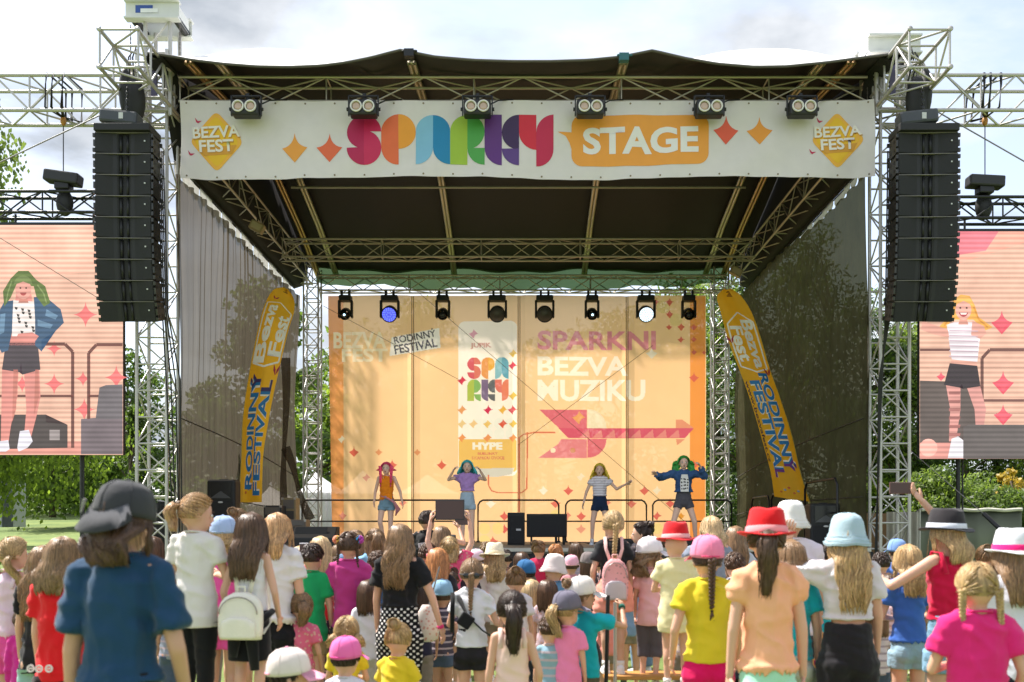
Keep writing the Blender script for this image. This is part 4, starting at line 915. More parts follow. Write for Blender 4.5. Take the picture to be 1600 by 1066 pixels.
def flag(E, label, rightward, Y=19.0):
    def f(u, v, off=0):     # u along the flag 0..100 (bottom to top), v across 0..12
        a, b_ = catm(E[0], u / 100), catm(E[1], u / 100); t = v / 12
        p = P(a[0] + (b_[0] - a[0]) * t, a[1] + (b_[1] - a[1]) * t, Y)
        return p + Vector((0, .05 * math.sin(t * 5 + u * .05) + .04 * math.sin(u * .13) - off, 0))
    root = thing('feather_flag', label, 'flag', f(0, 6), 'yellow feather flags')
    ym = mat('flag_yellow', '#f8c42c', .6, var=.08, bump=.1, bscale=6, trans=.55)
    mb = MB(); nu, nv = 60, 10
    g = [f(100 * i / nu, 12 * j / nv) for i in range(nu + 1) for j in range(nv + 1)]
    fc = [(i * (nv + 1) + j, i * (nv + 1) + j + 1, (i + 1) * (nv + 1) + j + 1, (i + 1) * (nv + 1) + j) for i in range(nu) for j in range(nv)]
    mb.add(g, fc); obj('cloth', mb, ym, root, True)
    mb = MB(); side = 0 if not rightward else 12
    mb.path([f(-6, side) + Vector((0, .03, -.6))] + [f(k * 5, side) + Vector((0, .03, 0)) for k in range(21)] + [f(100, 6, -.03)], [.022] * 8 + [.018] * 8 + [.012] * 7, 8); obj('pole', mb, mat('flag_pole', (.5, .42, .1), .5), root, True)
    p0 = f(0, side); tube('ground_spike', (p0.x, p0.y + .03, DZ), (p0.x, p0.y + .03, p0.z), .02, BLACKM, root)
    def txt(n, s, u0, u1, v0, v1, c, off, bold=.05):
        bm = text_bm(s, 0, 100, 0, 100, bold)
        for v in bm.verts:
            x, y = v.co.x / 100, v.co.y / 100
            if rightward: v.co = (u1 - (u1 - u0) * x, v1 - (v1 - v0) * y, 0)      # reads downward: the line starts at the top
            else: v.co = (u0 + (u1 - u0) * x, v0 + (v1 - v0) * y, 0)
        decal(n, bm, mat('fl_' + c, c, .6), root, f, off, 1.2)
    tw, tb = '#efe9dc', ('#1c6fa8')
    if rightward:
        txt('flag_lettering', 'Bezva', 51, 73, 6.2, 10.6, tw, .012, .03); txt('flag_lettering', 'Fest', 54, 70, 1.6, 6.0, tw, .012, .03)
        for w_, s_, c_ in ((.06, 'w', '#f0e6d0'), (.03, 'c', None)):
            txt('flag_lettering', 'RODINNÝ', 13, 49, 6.0, 10.8, c_ or tb, .016 if c_ else .022, w_); txt('flag_lettering', 'FESTIVAL', 10, 46, 1.9, 5.6, c_ or tb, .016 if c_ else .022, w_)
        txt('flag_lettering', 'Ý', 13, 17.6, 6.0, 10.8, '#6a2a7c', .028, .03); txt('flag_lettering', 'L', 10, 13.5, 1.9, 5.6, '#6a2a7c', .028, .03)
        txt('flag_lettering', 'www.bezvafest.cz', 16, 46, .3, 1.5, '#4a2a30', .012, .02)
        hexu = [(49.5, 6), (51, 10.9), (72, 11), (77, 6.5), (71, 1.2), (52, 1)]
        b1_, b2_ = (64, .9), (49.5, 10.6)
    else:
        txt('flag_lettering', 'Bezva', 46, 71, 1.0, 5.6, tw, .012, .03); txt('flag_lettering', 'Fest', 48, 64, 6.4, 11, tw, .012, .03)
        for w_, c_ in ((.06, '#f0e6d0'), (.03, None)):
            txt('flag_lettering', 'RODINNÝ', 5, 43, 1.4, 6.2, c_ or tb, .016 if c_ else .022, w_); txt('flag_lettering', 'FESTIVAL', 3, 41, 6.9, 10.8, c_ or tb, .016 if c_ else .022, w_)
        txt('flag_lettering', 'Ý', 38.5, 43, 1.4, 6.2, '#3a2a5c', .028, .03); txt('flag_lettering', 'L', 37.5, 41, 6.9, 10.8, '#3a2a5c', .028, .03)
        hexu = [(45, 6), (46.5, 11.2), (67, 11.2), (74, 6), (71.5, .9), (46, .9)]
        b1_, b2_ = (77, 3.5), (44, 11)
    decal('flag_outline', poly_bm(strip(hexu + [hexu[0]], .55)), mat('fl_' + tw, tw, .6), root, f, .010, 1.2)
    for u, v in (b1_, b2_): decal('flag_bird', poly_bm([[(u + 2, v - 1.3), (u + .3, v - .2), (u - 1.6, v), (u, v - 1)], [(u + 2, v + 1.3), (u + .3, v + .2), (u - 1.6, v), (u, v + 1)]]), mat('fl_red', '#a82034', .6), root, f, .012)
    for k in range(5): decal('flag_confetti', poly_bm([circ(4 + 1.1 * (k % 3), 3 + 1.5 * k, .5, 8)]), mat('fl_c%d' % (k % 3), ['#d8741c', '#8a9aa0', '#c9541c'][k % 3], .6), root, f, .012)
    for k in range(5): decal('flag_small_print', poly_bm([[(88 + k * 1.6, 5 + .8 * (k % 3)), (89.2 + k * 1.6, 5 + .8 * (k % 3)), (89.2 + k * 1.6, 8), (88 + k * 1.6, 8)]]), mat('fl_dk', '#8a5c14', .6), root, f, .012)
flag(FL, 'yellow feather flag leaning left of the backdrop, lettering reading upward', False); flag(FR, 'yellow feather flag leaning right of the backdrop, lettering reading downward', True)

# ================================================================== STAGE FURNITURE
def barrier(x0, x1, y, lab, z=DZ, h=1.06, pts=None):
    root = thing('stage_railing', lab, 'railing', (x0, y, z), 'railings round the stage')
    c = .12; mb = MB(); mb.path([(x0, y, z), (x0, y, z + h - c), (x0 + .05, y, z + h - .04), (x0 + c, y, z + h), (x1 - c, y, z + h), (x1 - .05, y, z + h - .04), (x1, y, z + h - c), (x1, y, z)], .022, 8); obj('frame', mb, BLACKM, root, True)
    tube('middle_rail', (x0, y, z + h * .50), (x1, y, z + h * .50), .018, BLACKM, root)
    for x in (x0, x1): obj('foot', MB().box((x, y, z + .02), (.08, .3, .04)), BLACKM, root)
YR = 23.1
for a, b_, lab in ((472, 740, 'long black stage railing section behind the pink-haired and blue-haired dancers'), (747, 873, 'black stage railing section behind the floor loudspeakers'), (884, 1010, 'black stage railing section behind the yellow-haired dancer'), (1020, 1143, 'black stage railing section behind the green-haired dancer')):
    barrier(P(a, 0, YR).x, P(b_, 0, YR).x, YR, lab)
def side_rail(x, y0, y1, z, h, lab):
    root = thing('stage_railing', lab, 'railing', (x, y0, z), 'railings round the stage')
    mb = MB(); c = .12; mb.path([(x, y0, z), (x, y0, z + h - c), (x, y0 + c, z + h), (x, y1 - c, z + h), (x, y1, z + h - c), (x, y1, z)], .024, 8); obj('frame', mb, BLACKM, root, True)
    tube('middle_rail', (x, y0, z + h * .5), (x, y1, z + h * .5), .016, BLACKM, root)
for y0, y1, h, lab in ((21.3, 22.9, 1.1, 'black side railing farthest back along the dark mesh wall'), (19.4, 21.1, 1.12, 'black side railing along the dark mesh wall, middle section'), (16.7, 18.6, 1.25, 'black side railing nearest the front of the dark mesh wall')):
    side_rail(5.72, y0, y1, DZ, h, lab)
def pa_speaker(px, pyt, Y, w, h, lab, stand=True):
    c = P(px, pyt, Y); root = thing('loudspeaker', lab, 'loudspeaker', (c.x, Y, c.z - h), 'portable loudspeakers on the stage sides')
    me = MB().box((c.x, Y, c.z - h / 2), (w, .38, h)).mesh('c'); bevel(me, .05, 3); obj('cabinet', me, CABM, root)
    q = Vector((c.x, Y - .19, c.z - h * .25))
    mb = MB(); mb.rings([[(q.x - w * .36, q.y - .008, q.z - h * .18), (q.x + w * .36, q.y - .008, q.z - h * .18), (q.x + w * .36, q.y - .008, q.z + h * .19), (q.x - w * .36, q.y - .008, q.z + h * .19)], [(q.x - w * .06, q.y + .05, q.z - h * .04), (q.x + w * .06, q.y + .05, q.z - h * .04), (q.x + w * .06, q.y + .05, q.z + h * .12), (q.x - w * .06, q.y + .05, q.z + h * .12)]]); obj('horn', mb, mat('horn_black', (.015, .015, .016), .25), root)
    mb = MB(); mb.rings([[(q.x - w * .36, q.y - .016, q.z - h * .18), (q.x + w * .36, q.y - .016, q.z - h * .18), (q.x + .01, q.y - .012, q.z - h * .02), (q.x - .01, q.y - .012, q.z - h * .02)], [(q.x - w * .36, q.y + .016, q.z - h * .18), (q.x + w * .36, q.y + .016, q.z - h * .18), (q.x + .01, q.y + .012, q.z - h * .02), (q.x - .01, q.y + .012, q.z - h * .02)]]); obj('horn_lip', mb, mat('horn_grey', (.07, .07, .075), .4), root)
    me = MB().box((c.x, Y - .2, c.z - h * .73), (w * .84, .02, h * .46)).mesh('g'); bevel(me, .008); obj('grille', me, GRL, root)
    mb = MB(); mb.ell((c.x, Y - .215, c.z - h * .52), (.05, .006, .018)); obj('badge', mb, mat('badge_white', (.6, .6, .6), .4), root, True)
    mb = MB(); mb.box((c.x, Y, c.z + .0), (w * .3, .06, .03)); obj('handle', mb, BLACKM, root)
    if stand:
        b0 = c.z - h; tube('stand_pole', (c.x, Y, DZ), (c.x, Y, b0 + .02), .02, BLACKM, root)
        for k in range(3):
            a = R(90 + 120 * k); tube('stand_leg', (c.x, Y, b0 - .1 if b0 - .1 > DZ + .2 else DZ + .25), (c.x + .4 * math.cos(a), Y + .4 * math.sin(a), DZ), .014, BLACKM, root)
pa_speaker(350, 750, 18.2, .56, .86, 'black portable loudspeaker at the left edge of the stage by the yellow flag', False)
pa_speaker(1285, 787, 17.2, .56, .82, 'black portable loudspeaker at the right edge of the stage', False)
def cab(x0, x1, yt, Y, lab, legs, z0=0):
    a = P(x0, yt, Y); b_ = P(x1, yt, Y); zb = DZ + z0; root = thing('floor_speaker', lab, 'loudspeaker', ((a.x + b_.x) / 2, Y, DZ))
    cx, w, h = (a.x + b_.x) / 2, b_.x - a.x, a.z - zb
    me = MB().box((cx, Y + .25, zb + h / 2), (w, .5, h)).mesh('c'); bevel(me, .015); obj('cabinet', me, CABM, root)
    me = MB().box((cx, Y - .006, zb + h * .47), (w - .06, .02, h * .86)).mesh('g'); bevel(me, .006); obj('grille', me, GRL, root)
    if legs:
        for x in (a.x + .1, b_.x - .22, b_.x - .06):
            for yy in (.06, .44): tube('leg', (x, Y + yy, DZ), (x, Y + yy, zb), .02, BLACKM, root)
    else:
        for z in (.22, .5, .75): obj('side_handle', MB().box((a.x + .1, Y - .02, zb + h * z), (.05, .012, .035)), BLACKM, root)
        obj('badge', MB().box((cx + .05, Y - .02, zb + h * .47), (.10, .012, .04)), mat('badge_white', (.6, .6, .6), .4), root)
cab(793, 820, 801, 19.2, 'narrow upright black loudspeaker in the middle of the stage', False)
cab(823, 886, 803, 19.2, 'wide black subwoofer on short legs in the middle of the stage', True, .16)
def wedge(px0, px1, pyt, Y, lab, d=.5):
    a = P(px0, pyt, Y); b_ = P(px1, pyt, Y); h = a.z - DZ; root = thing('monitor_wedge', lab, 'stage monitor', ((a.x + b_.x) / 2, Y, DZ), 'stage monitors')
    mb = MB(); pr_ = [(0, 0), (0, h * .45), (.28, h), (d, h), (d, 0)]
    mb.rings([[(a.x, Y + p, DZ + q) for p, q in pr_], [(b_.x + (.12 if px0 < 500 else 0), Y + p, DZ + q) for p, q in pr_]]); me = mb.mesh('w'); bevel(me, .015); obj('cabinet', me, CABM, root)
    obj('grille', MB().box(((a.x + b_.x) / 2, Y + .12, DZ + h * .72), (b_.x - a.x - .08, .02, h * .55), Matrix.Rotation(R(-26), 3, 'X')), GRL, root)
wedge(455, 512, 823, 16.6, 'black stage monitor wedge at the left front corner of the stage'); wedge(1040, 1085, 838, 16.5, 'low black stage monitor behind the two fedora and cap wearers'); wedge(975, 1010, 842, 16.4, 'low black stage monitor right of the braided girl with the rucksack')
root = thing('stage_cable', 'black cable lying on the deck beside the subwoofer', 'cable', (.9, 18.8, DZ)); mb = MB()
mb.path([P(890 + 6 * k, 848 + 1.5 * math.sin(k * 1.4), 18.9) for k in range(9)], .02, 6); mb.v = [(x, y, max(DZ + .006, min(z, DZ + .06))) for x, y, z in mb.v]; obj('cable', mb, CABLE, root, True)
# desk, cases and stands by the yellow flag (left wing of the stage)
root = thing('light_stand', 'tilted black panel light on a stand left of the yellow flag', 'light stand', P(352, 760, 20))
obj('panel', MB().box(P(357, 712, 20), (.34, .10, .62), Matrix.Rotation(R(-16), 3, 'Y')), BLACKP, root); obj('bracket', MB().box(P(368, 735, 20), (.30, .12, .26)), BLACKM, root); tube('pole', P(366, 738, 20), (P(366, 0, 20).x, 20, DZ), .022, BLACKM, root)
for k in range(3): a = R(120 * k + 20); tube('leg', (P(366, 0, 20).x, 20, DZ + .4), (P(366, 0, 20).x + .4 * math.cos(a), 20 + .4 * math.sin(a), DZ), .014, BLACKM, root)
for (x0, x1, yt, yb, Y, c, lab) in ((440, 462, 778, 812, 21, (.30, .24, .13), 'open tan flight case edge right of the yellow flag'), (412, 440, 790, 830, 20.6, (.05, .05, .055), 'black equipment rack below the yellow flag'), (440, 478, 812, 845, 19.8, (.20, .16, .12), 'brown equipment case behind the stage monitor')):
    a, b_ = P(x0, yt, Y), P(x1, yb, Y); root = thing('equipment_case', lab, 'case', ((a.x + b_.x) / 2, Y, b_.z), 'equipment cases')
    cx, cz, w, h = (a.x + b_.x) / 2, (a.z + DZ) / 2, b_.x - a.x, a.z - DZ
    me = MB().box((cx, Y + .2, cz), (w, .4, h)).mesh('c'); bevel(me, .01); obj('shell', me, mat('case' + str(x0), c, .5), root)
    for s in (-1, 1):
        for t_ in (-1, 1): obj('corner', MB().box((cx + s * (w / 2 - .02), Y - .005, cz + t_ * (h / 2 - .02)), (.05, .02, .05)), STEEL, root)
    for k in range(4): obj('drawer_front', MB().box((cx, Y - .012, cz - h * .36 + k * h * .24), (w - .08, .02, h * .19)), mat('case_front' + str(k % 2), (.06 + .1 * (k % 2), .055 + .09 * (k % 2), .05 + .08 * (k % 2)), .4), root)
root = thing('gathered_drape', 'gathered dark mesh drape tied back beside the left back tower', 'drape', P(447, 780, 22)); mb = MB()
for (a, b_) in (((446, 560), (444, 830)), ((446, 700), (484, 812))):
    mb.path([P(a[0] + (b_[0] - a[0]) * t_ + 2 * math.sin(t_ * 7), a[1] + (b_[1] - a[1]) * t_, 22.3) for t_ in [k / 10 for k in range(11)]], [.05 + .07 * abs(k - 5) / 5 for k in range(11)], 10, .6)
obj('cloth', mb, sheer('drape_mesh', (.10, .085, .065), .35, .5, (.9, .85, .8), .4, 3, (1, 9, .4)), root, True)

# ================================================================== BACKGROUND
tentw = mat('tent_white', (.80, .79, .80), .7, var=.04, bump=.05, bscale=2, trans=.3)
def tent(pxa, pxb, py_eave, py_top, Y, lab, m=tentw, D=5.0):
    a, b_, t_ = P(pxa, py_eave, Y), P(pxb, py_eave, Y), P((pxa + pxb) / 2, py_top, Y + D / 2); zg = ground_z(a.x, Y)
    root = thing('marquee_tent', lab, 'tent', ((a.x + b_.x) / 2, Y, zg))
    mb = MB(); n = 8; c = [(a.x, Y), (b_.x, Y), (b_.x, Y + D), (a.x, Y + D)]; vs_ = []; fs_ = []
    for i in range(n + 1):
        f = i / n; cv = f ** 1.35
        for k in range(4):
            for q in range(4):
                p0, p1 = Vector(c[k]), Vector(c[(k + 1) % 4]); p = p0.lerp(p1, q / 4); ctr = Vector((t_.x, Y + D / 2))
                p = p.lerp(ctr, f); vs_.append((p.x, p.y, a.z + (t_.z - a.z) * cv))
    for i in range(n):
        for k in range(16): fs_.append((i * 16 + k, i * 16 + (k + 1) % 16, (i + 1) * 16 + (k + 1) % 16, (i + 1) * 16 + k))
    mb.add(vs_, fs_); obj('roof', mb, m, root, True)
    for k in range(4):
        p0, p1 = Vector(c[k]), Vector(c[(k + 1) % 4]); mb = MB()
        mb.rings([[(p.x, p.y, a.z + .02), (p.x, p.y, zg)] for p in [p0.lerp(p1, q / 24) + (Vector((0, .04 * math.sin(q * 1.7))) if k % 2 == 0 else Vector((.04 * math.sin(q * 1.7), 0))) for q in range(25)]], caps=False); obj('side_wall', mb, m, root, True)
tent(520, 614, 772, 735, 34, 'white marquee tent seen through the left end of the backdrop'); tent(614, 722, 772, 741, 33, 'white marquee tent seen through the backdrop behind the pink-haired dancer')
tent(462, 524, 770, 738, 35, 'white marquee tent behind the left back tower'); tent(385, 458, 790, 760, 36, 'white marquee tent faintly visible through the brown mesh wall')
tent(148, 222, 782, 758, 33, 'dark market tent below the left video wall', mat('tent_dark', (.03, .03, .035), .7), 3.2)
# green windscreen right of the stage
root = thing('windscreen_fence', 'grey-green tarpaulin fence with a pale top edge right of the stage', 'fence', P(1430, 850, 21))
tm = mat('tarp_green', (.20, .22, .155), .8, var=.12, vscale=1.2, bump=.2, bscale=3)
mb = MB(); a, b_ = P(1438, 797, 21), P(1596, 797, 21); rows = []
for i in range(61):
    x = a.x + (b_.x - a.x) * i / 60; yy = 21 + .05 * math.sin(i * .8) + .04 * math.sin(i * 2.1); sag = .012 * math.sin(i * .35)
    yy = 21 + .02 * math.sin(i * .5) + .03 * noise.noise(Vector((i * .2, 0, 0)))
    rows.append([(x, yy, a.z + sag), (x, yy + .01, 1.2), (x, yy + .012, .02), (x, yy + .004, 1.2)])
mb.rings(rows); obj('sheet', mb, tm, root, True)
mb = MB(); mb.path([(p[0][0], p[0][1] - .02, p[0][2]) for p in rows], .045, 6); obj('top_hem', mb, mat('tarp_hem', (.7, .68, .58), .7), root, True)
for k in range(4): x = a.x + (b_.x - a.x) * k / 3; tube('post', (x, 21.15, 0), (x, 21.15, a.z), .03, STEEL, root)
root = thing('white_screen', 'white cloth panel between the right tower and the tarpaulin fence', 'screen', P(1415, 850, 20.6))
a, b_ = P(1385, 800, 20.6), P(1438, 796, 20.6); mb = MB(); mb.rings([[(a.x + (b_.x - a.x) * i / 30, 20.6 + .04 * math.sin(i * .9), a.z), (a.x + (b_.x - a.x) * i / 30, 20.6 + .04 * math.sin(i * .9), .02)] for i in range(31)], caps=False); obj('cloth', mb, mat('screen_white', (.72, .68, .62), .7), root, True)
tube('post', (b_.x, 20.65, 0), (b_.x, 20.65, b_.z), .03, STEEL, root)
# wood panel behind dark mesh
root = thing('wooden_panel', 'plywood panel low behind the right front tower', 'panel', P(1330, 830, 23)); obj('board', MB().box((P(1335, 0, 22).x, 22.0, P(0, 835, 22).z), (2.6, .04, 1.0)), mat('plywood', (.35, .2, .09), .7), root)

def leafmat(name, c, tr=.45):
    if name in MATS: return MATS[name]
    m = bpy.data.materials.new(name); m.use_nodes = True; t = m.node_tree; L = t.links.new
    b = t.nodes['Principled BSDF']; b.inputs['Roughness'].default_value = .5
    g = t.nodes.new('ShaderNodeNewGeometry'); r = t.nodes.new('ShaderNodeValToRGB')
    c = Vector(col(c)); e = r.color_ramp.elements
    e[0].color = (*(c * .55), 1); e[1].color = (*(Vector((c.x * 1.75, c.y * 1.5, c.z * 1.0))), 1)
    L(g.outputs['Random Per Island'], r.inputs[0]); L(r.outputs[0], b.inputs['Base Color'])
    ts = t.nodes.new('ShaderNodeBsdfTranslucent'); L(r.outputs[0], ts.inputs[0])
    ms = t.nodes.new('ShaderNodeMixShader'); ms.inputs[0].default_value = tr; L(b.outputs[0], ms.inputs[1]); L(ts.outputs[0], ms.inputs[2]); L(ms.outputs[0], t.nodes['Material Output'].inputs[0])
    MATS[name] = m; return m
BARK = mat('bark', (.10, .075, .05), .9, var=.4, vscale=3, bump=.6, bscale=12, stretch=(4, 4, 1))
rng = random.Random(11)
def tree(name, label, x, y, zb, h, rad, lm, n=7000, leaf=.13, trunk_r=.16, crown0=.18, weep=0, clumps=26, group=None, bark=BARK):
    z0 = ground_z(x, y) if zb is None else zb
    root = thing(name, label, 'tree', (x, y, z0), group)
    mb = MB(); top = Vector((x + rng.uniform(-.3, .3), y, z0 + h * .8))
    pts = [Vector((x, y, z0 - .1)), Vector((x, y, z0 + h * .3)).lerp(top, .1), Vector((x + rng.uniform(-.2, .2), y, z0 + h * .55)), top]
    mb.path(pts, [trunk_r, trunk_r * .8, trunk_r * .5, .03], 10)
    cl = []
    for k in range(clumps):
        f = crown0 + (1 - crown0) * ((k + .5) / clumps); prof = math.sin(math.pi * min(1, (f - crown0) / (1 - crown0) * .82 + .16)) ** .6
        a = rng.uniform(0, 2 * math.pi); rr = rad * prof * rng.uniform(.3, .85)
        c = Vector((x + rr * math.cos(a), y + rr * math.sin(a), z0 + h * f * .95)); cr = rad * rng.uniform(.26, .42)
        cl.append((c, cr)); b0 = Vector((x, y, z0 + h * f * .75))
        mb.path([b0, b0.lerp(c, .5) + Vector((0, 0, .15)), c], [trunk_r * .3, trunk_r * .18, .015], 6)
    obj('trunk', mb, bark, root, True)
    lb = MB(); per = n // clumps
    for c, cr in cl:
        for _ in range(per):
            d = Vector((rng.gauss(0, 1), rng.gauss(0, 1), rng.gauss(0, 1))).normalized() * cr * (rng.random() ** .4)
            d.z *= .75
            p = c + d
            if weep: p.z -= rng.random() ** 2 * weep; p.x += rng.gauss(0, .05)
            s = leaf * rng.uniform(.6, 1.3); u = Vector((rng.gauss(0, 1), rng.gauss(0, 1), rng.gauss(0, 1))).normalized(); w = u.orthogonal().normalized()
            if weep: u = Vector((rng.gauss(0, .3), rng.gauss(0, .3), -1)).normalized(); w = u.orthogonal().normalized()
            lb.add([p - u * s * .6, p + w * s * .33, p + u * s * .6, p - w * s * .33], [(0, 1, 2, 3)])
    me = bpy.data.meshes.new('crown'); me.from_pydata(lb.v, [], lb.f); obj('crown', me, lm, root)
    return root
G1, G2, G3, G4 = leafmat('leaf_mid', (.105, .19, .030), .6), leafmat('leaf_light', (.17, .28, .04), .6), leafmat('leaf_dark', (.065, .125, .026), .6), leafmat('leaf_birch', (.13, .21, .05), .5)
Yb = leafmat('leaf_yellow', (.42, .34, .03))
# left: birch next to the video wall, trees on the far lawn
tree('birch_tree', 'tall pale-leaved birch at the left edge behind the video wall', -16.9, 27.5, None, 17.2, 2.2, G4, 16000, .15, .2, .1, 1.4, 44, bark=mat('birch_bark', (.5, .48, .43), .7, var=.3))
tree('weeping_tree', 'weeping tree whose branches hang below the left video wall', -16.6, 26, None, 7.0, 4.9, G2, 21000, .12, .16, .50, 1.0, 54)
tree('lawn_tree', 'round dark tree standing alone on the far lawn at the left', P(82, 0, 56).x, 56, P(0, 806, 56).z, 5.6, 4.2, G1, 9000, .24, .2, .16, 0, 30)
for k, (px, Y, h, rad, lm, lab) in enumerate(((15, 74, 11, 6, G1, 'tall tree in the far tree line at the left edge'), (120, 78, 12, 6, G3, 'dark tree in the far tree line behind the round lawn tree'), (200, 70, 13, 5, G3, 'dark tree in the far tree line right of the left video wall'), (60, 82, 12, 7, G2, 'light green tree far behind the lawn'), (165, 62, 7, 4, G1, 'bushy tree behind the dark market tent'))):
    tree('far_tree', lab, P(px, 0, Y).x, Y, None, h, rad, lm, 6000, .34, .25, .05, 0, 26, 'far tree line at the left')
tree('young_tree', 'dark green tree between the left video wall and the left tower', P(203, 0, 30).x, 30, None, 5.6, .9, G3, 6000, .10, .1, .1, 0, 24)
# behind the stage: seen through the mesh walls and the backdrop
for k, (px, Y, top, rad, lm, lab) in enumerate((
    (335, 50, 640, 3.5, G3, 'tree seen through the lower part of the brown mesh wall'), (410, 44, 440, 3.4, G1, 'tall tree seen through the brown mesh wall behind the yellow flag'), (500, 52, 600, 4, G2, 'bright tree in the gap left of the backdrop'), (585, 60, 520, 6, G1, 'tree behind the left part of the backdrop'), (660, 58, 468, 4.5, G1, 'tall tree behind the left middle of the backdrop'), (740, 64, 560, 6, G3, 'tree behind the middle of the backdrop'), (860, 60, 545, 7, G1, 'tree behind the slogan on the backdrop'), (970, 56, 480, 5.5, G3, 'tree behind the right middle of the backdrop'), (1060, 50, 440, 5, G1, 'tree behind the right end of the backdrop'))):
    tree('park_tree', lab, P(px, 0, Y).x, Y, None, P(0, top, Y).z - ground_z(0, Y), rad, lm, 7000, .30, .3, .04, 0, 30, 'park trees behind the stage')
for k, (px, Y, top, rad, lm, lab) in enumerate((
    (1120, 40, 430, 3.4, G2, 'bright tree in the gap right of the backdrop'), (1175, 38, 420, 3.4, G3, 'dark tree behind the right feather flag'), (1235, 42, 400, 4.0, G1, 'tree behind the middle of the dark mesh wall'), (1300, 37, 345, 3.6, G1, 'tallest tree behind the dark mesh wall'), (1350, 34, 470, 2.6, G3, 'dark tree behind the right front tower'),
    (1412, 34, 505, 2.3, G2, 'light green tree between the right tower and the right video wall'), (1448, 38, 500, 3.2, G1, 'tree behind the left end of the right video wall'), (1505, 35, 560, 3.2, G1, 'dark tree behind the right video wall'), (1560, 37, 540, 3.4, G1, 'green tree behind the right end of the tarpaulin fence'), (1625, 34, 560, 3.2, G2, 'light tree at the right edge of the picture'))):
    tree('forest_tree', lab, P(px, 0, Y).x, Y, None, P(0, top, Y).z - ground_z(0, Y), rad, lm, 8500, .19, .2, .02, 0, 32, 'trees right of and behind the stage')
tree('yellow_shrub', 'yellow-leaved shrub above the tarpaulin fence', P(1578, 0, 27).x, 27, .4, 2.9, .75, Yb, 1500, .11, .05, .4, 0, 10)
tree('yellow_shrub', 'small yellow-leaved branch below the right video wall', P(1583, 0, 26).x, 26, 1.3, 2.0, .5, Yb, 700, .10, .04, .5, 0, 7)
for k, (px, Y, h) in enumerate(((1478, 24, 3.2), (1530, 25, 3.0), (1560, 23.5, 2.6), (1445, 24, 3.0), (1600, 24, 2.6))):
    tree('shrub', ['dark shrub right behind the fence, below the left part of the right video wall', 'green shrub behind the middle of the tarpaulin fence', 'shrub behind the right half of the tarpaulin fence', 'shrub next to the right tower above the white cloth', 'shrub at the far right edge behind the fence'][k], P(px, 0, Y).x, Y, None, h, 1.3, (G1, G2, G1, G2, G2)[k], 4500, .11, .06, .1, 0, 20, 'shrubs behind the tarpaulin fence')
mb = MB(); pts = []
root = thing('corrugated_shed', 'grey corrugated shed corner at the far left on the lawn', 'shed', P(12, 790, 40))
a, b_ = P(3, 750, 40), P(21, 806, 40); mb.rings([[(a.x + (b_.x - a.x) * i / 24, 40 + (.03 if i % 2 else -.03), a.z), (a.x + (b_.x - a.x) * i / 24, 40 + (.03 if i % 2 else -.03), b_.z - .5)] for i in range(25)], caps=False); obj('wall', mb, mat('corrugated', (.42, .44, .46), .5, .3), root)
obj('wall', MB().box((a.x - 1, 41, (a.z + b_.z - .5) / 2), (1.98, 1.9, a.z - b_.z + .48)), MATS[('corrugated', str((.42, .44, .46)))], root)
# ================================================================== PEOPLE
HAIR = {'blond': (.44, .29, .135), 'lightblond': (.54, .38, .20), 'darkblond': (.23, .135, .068), 'brown': (.088, .046, .025), 'darkbrown': (.040, .022, .015), 'ginger': (.46, .19, .065), 'black': (.022, .018, .016),
        'strawberry': (.50, .29, .14), 'pink': (.95, .08, .20), 'teal': (.08, .58, .62), 'yellow': (.98, .74, .08), 'green': (.06, .42, .07)}
SKIN = {'pale': (.80, .52, .40), 'fair': (.67, .385, .27), 'mid': (.58, .33, .22), 'tan': (.46, .25, .155)}  # pale: dancers' skin colour lightened to make up for the shade on stage
def hair_mat(c):
    k = 'hair_' + c
    if k in MATS: return MATS[k]
    m = bpy.data.materials.new(k); m.use_nodes = True; t = m.node_tree; L = t.links.new; b = t.nodes['Principled BSDF']
    b.inputs['Roughness'].default_value = .42; b.inputs['Specular IOR Level'].default_value = .35; b.inputs['Sheen Weight'].default_value = .0
    at = t.nodes.new('ShaderNodeAttribute'); at.attribute_name = 'tint'
    tc = t.nodes.new('ShaderNodeTexCoord'); mp = t.nodes.new('ShaderNodeMapping'); mp.inputs['Scale'].default_value = (90, 90, 4); L(tc.outputs['Object'], mp.inputs[0])
    n = t.nodes.new('ShaderNodeTexNoise'); n.inputs['Scale'].default_value = 1.6; n.inputs['Detail'].default_value = 4; L(mp.outputs[0], n.inputs['Vector'])
    mr = t.nodes.new('ShaderNodeMapRange'); mr.inputs[1].default_value = .3; mr.inputs[2].default_value = .7; mr.inputs[3].default_value = .55; mr.inputs[4].default_value = 1.35; L(n.outputs[0], mr.inputs[0])
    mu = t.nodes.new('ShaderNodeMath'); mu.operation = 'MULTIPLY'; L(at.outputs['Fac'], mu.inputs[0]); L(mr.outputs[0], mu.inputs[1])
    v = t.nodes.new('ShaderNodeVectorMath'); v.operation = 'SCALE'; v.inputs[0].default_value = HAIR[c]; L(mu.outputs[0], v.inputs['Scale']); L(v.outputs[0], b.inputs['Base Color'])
    bp = t.nodes.new('ShaderNodeBump'); bp.inputs['Strength'].default_value = .5; bp.inputs['Distance'].default_value = .004; L(n.outputs[0], bp.inputs['Height']); L(bp.outputs[0], b.inputs['Normal'])
    MATS[k] = m; return m
def skin_mat(s):
    k = 'skin_' + s
    if k in MATS: return MATS[k]
    m = mat(k, SKIN[s], .5, var=.06, vscale=5, spec=.35); b = m.node_tree.nodes['Principled BSDF']
    b.inputs['Subsurface Weight'].default_value = .12; b.inputs['Subsurface Radius'].default_value = (.02, .008, .004); MATS[k] = m; return m
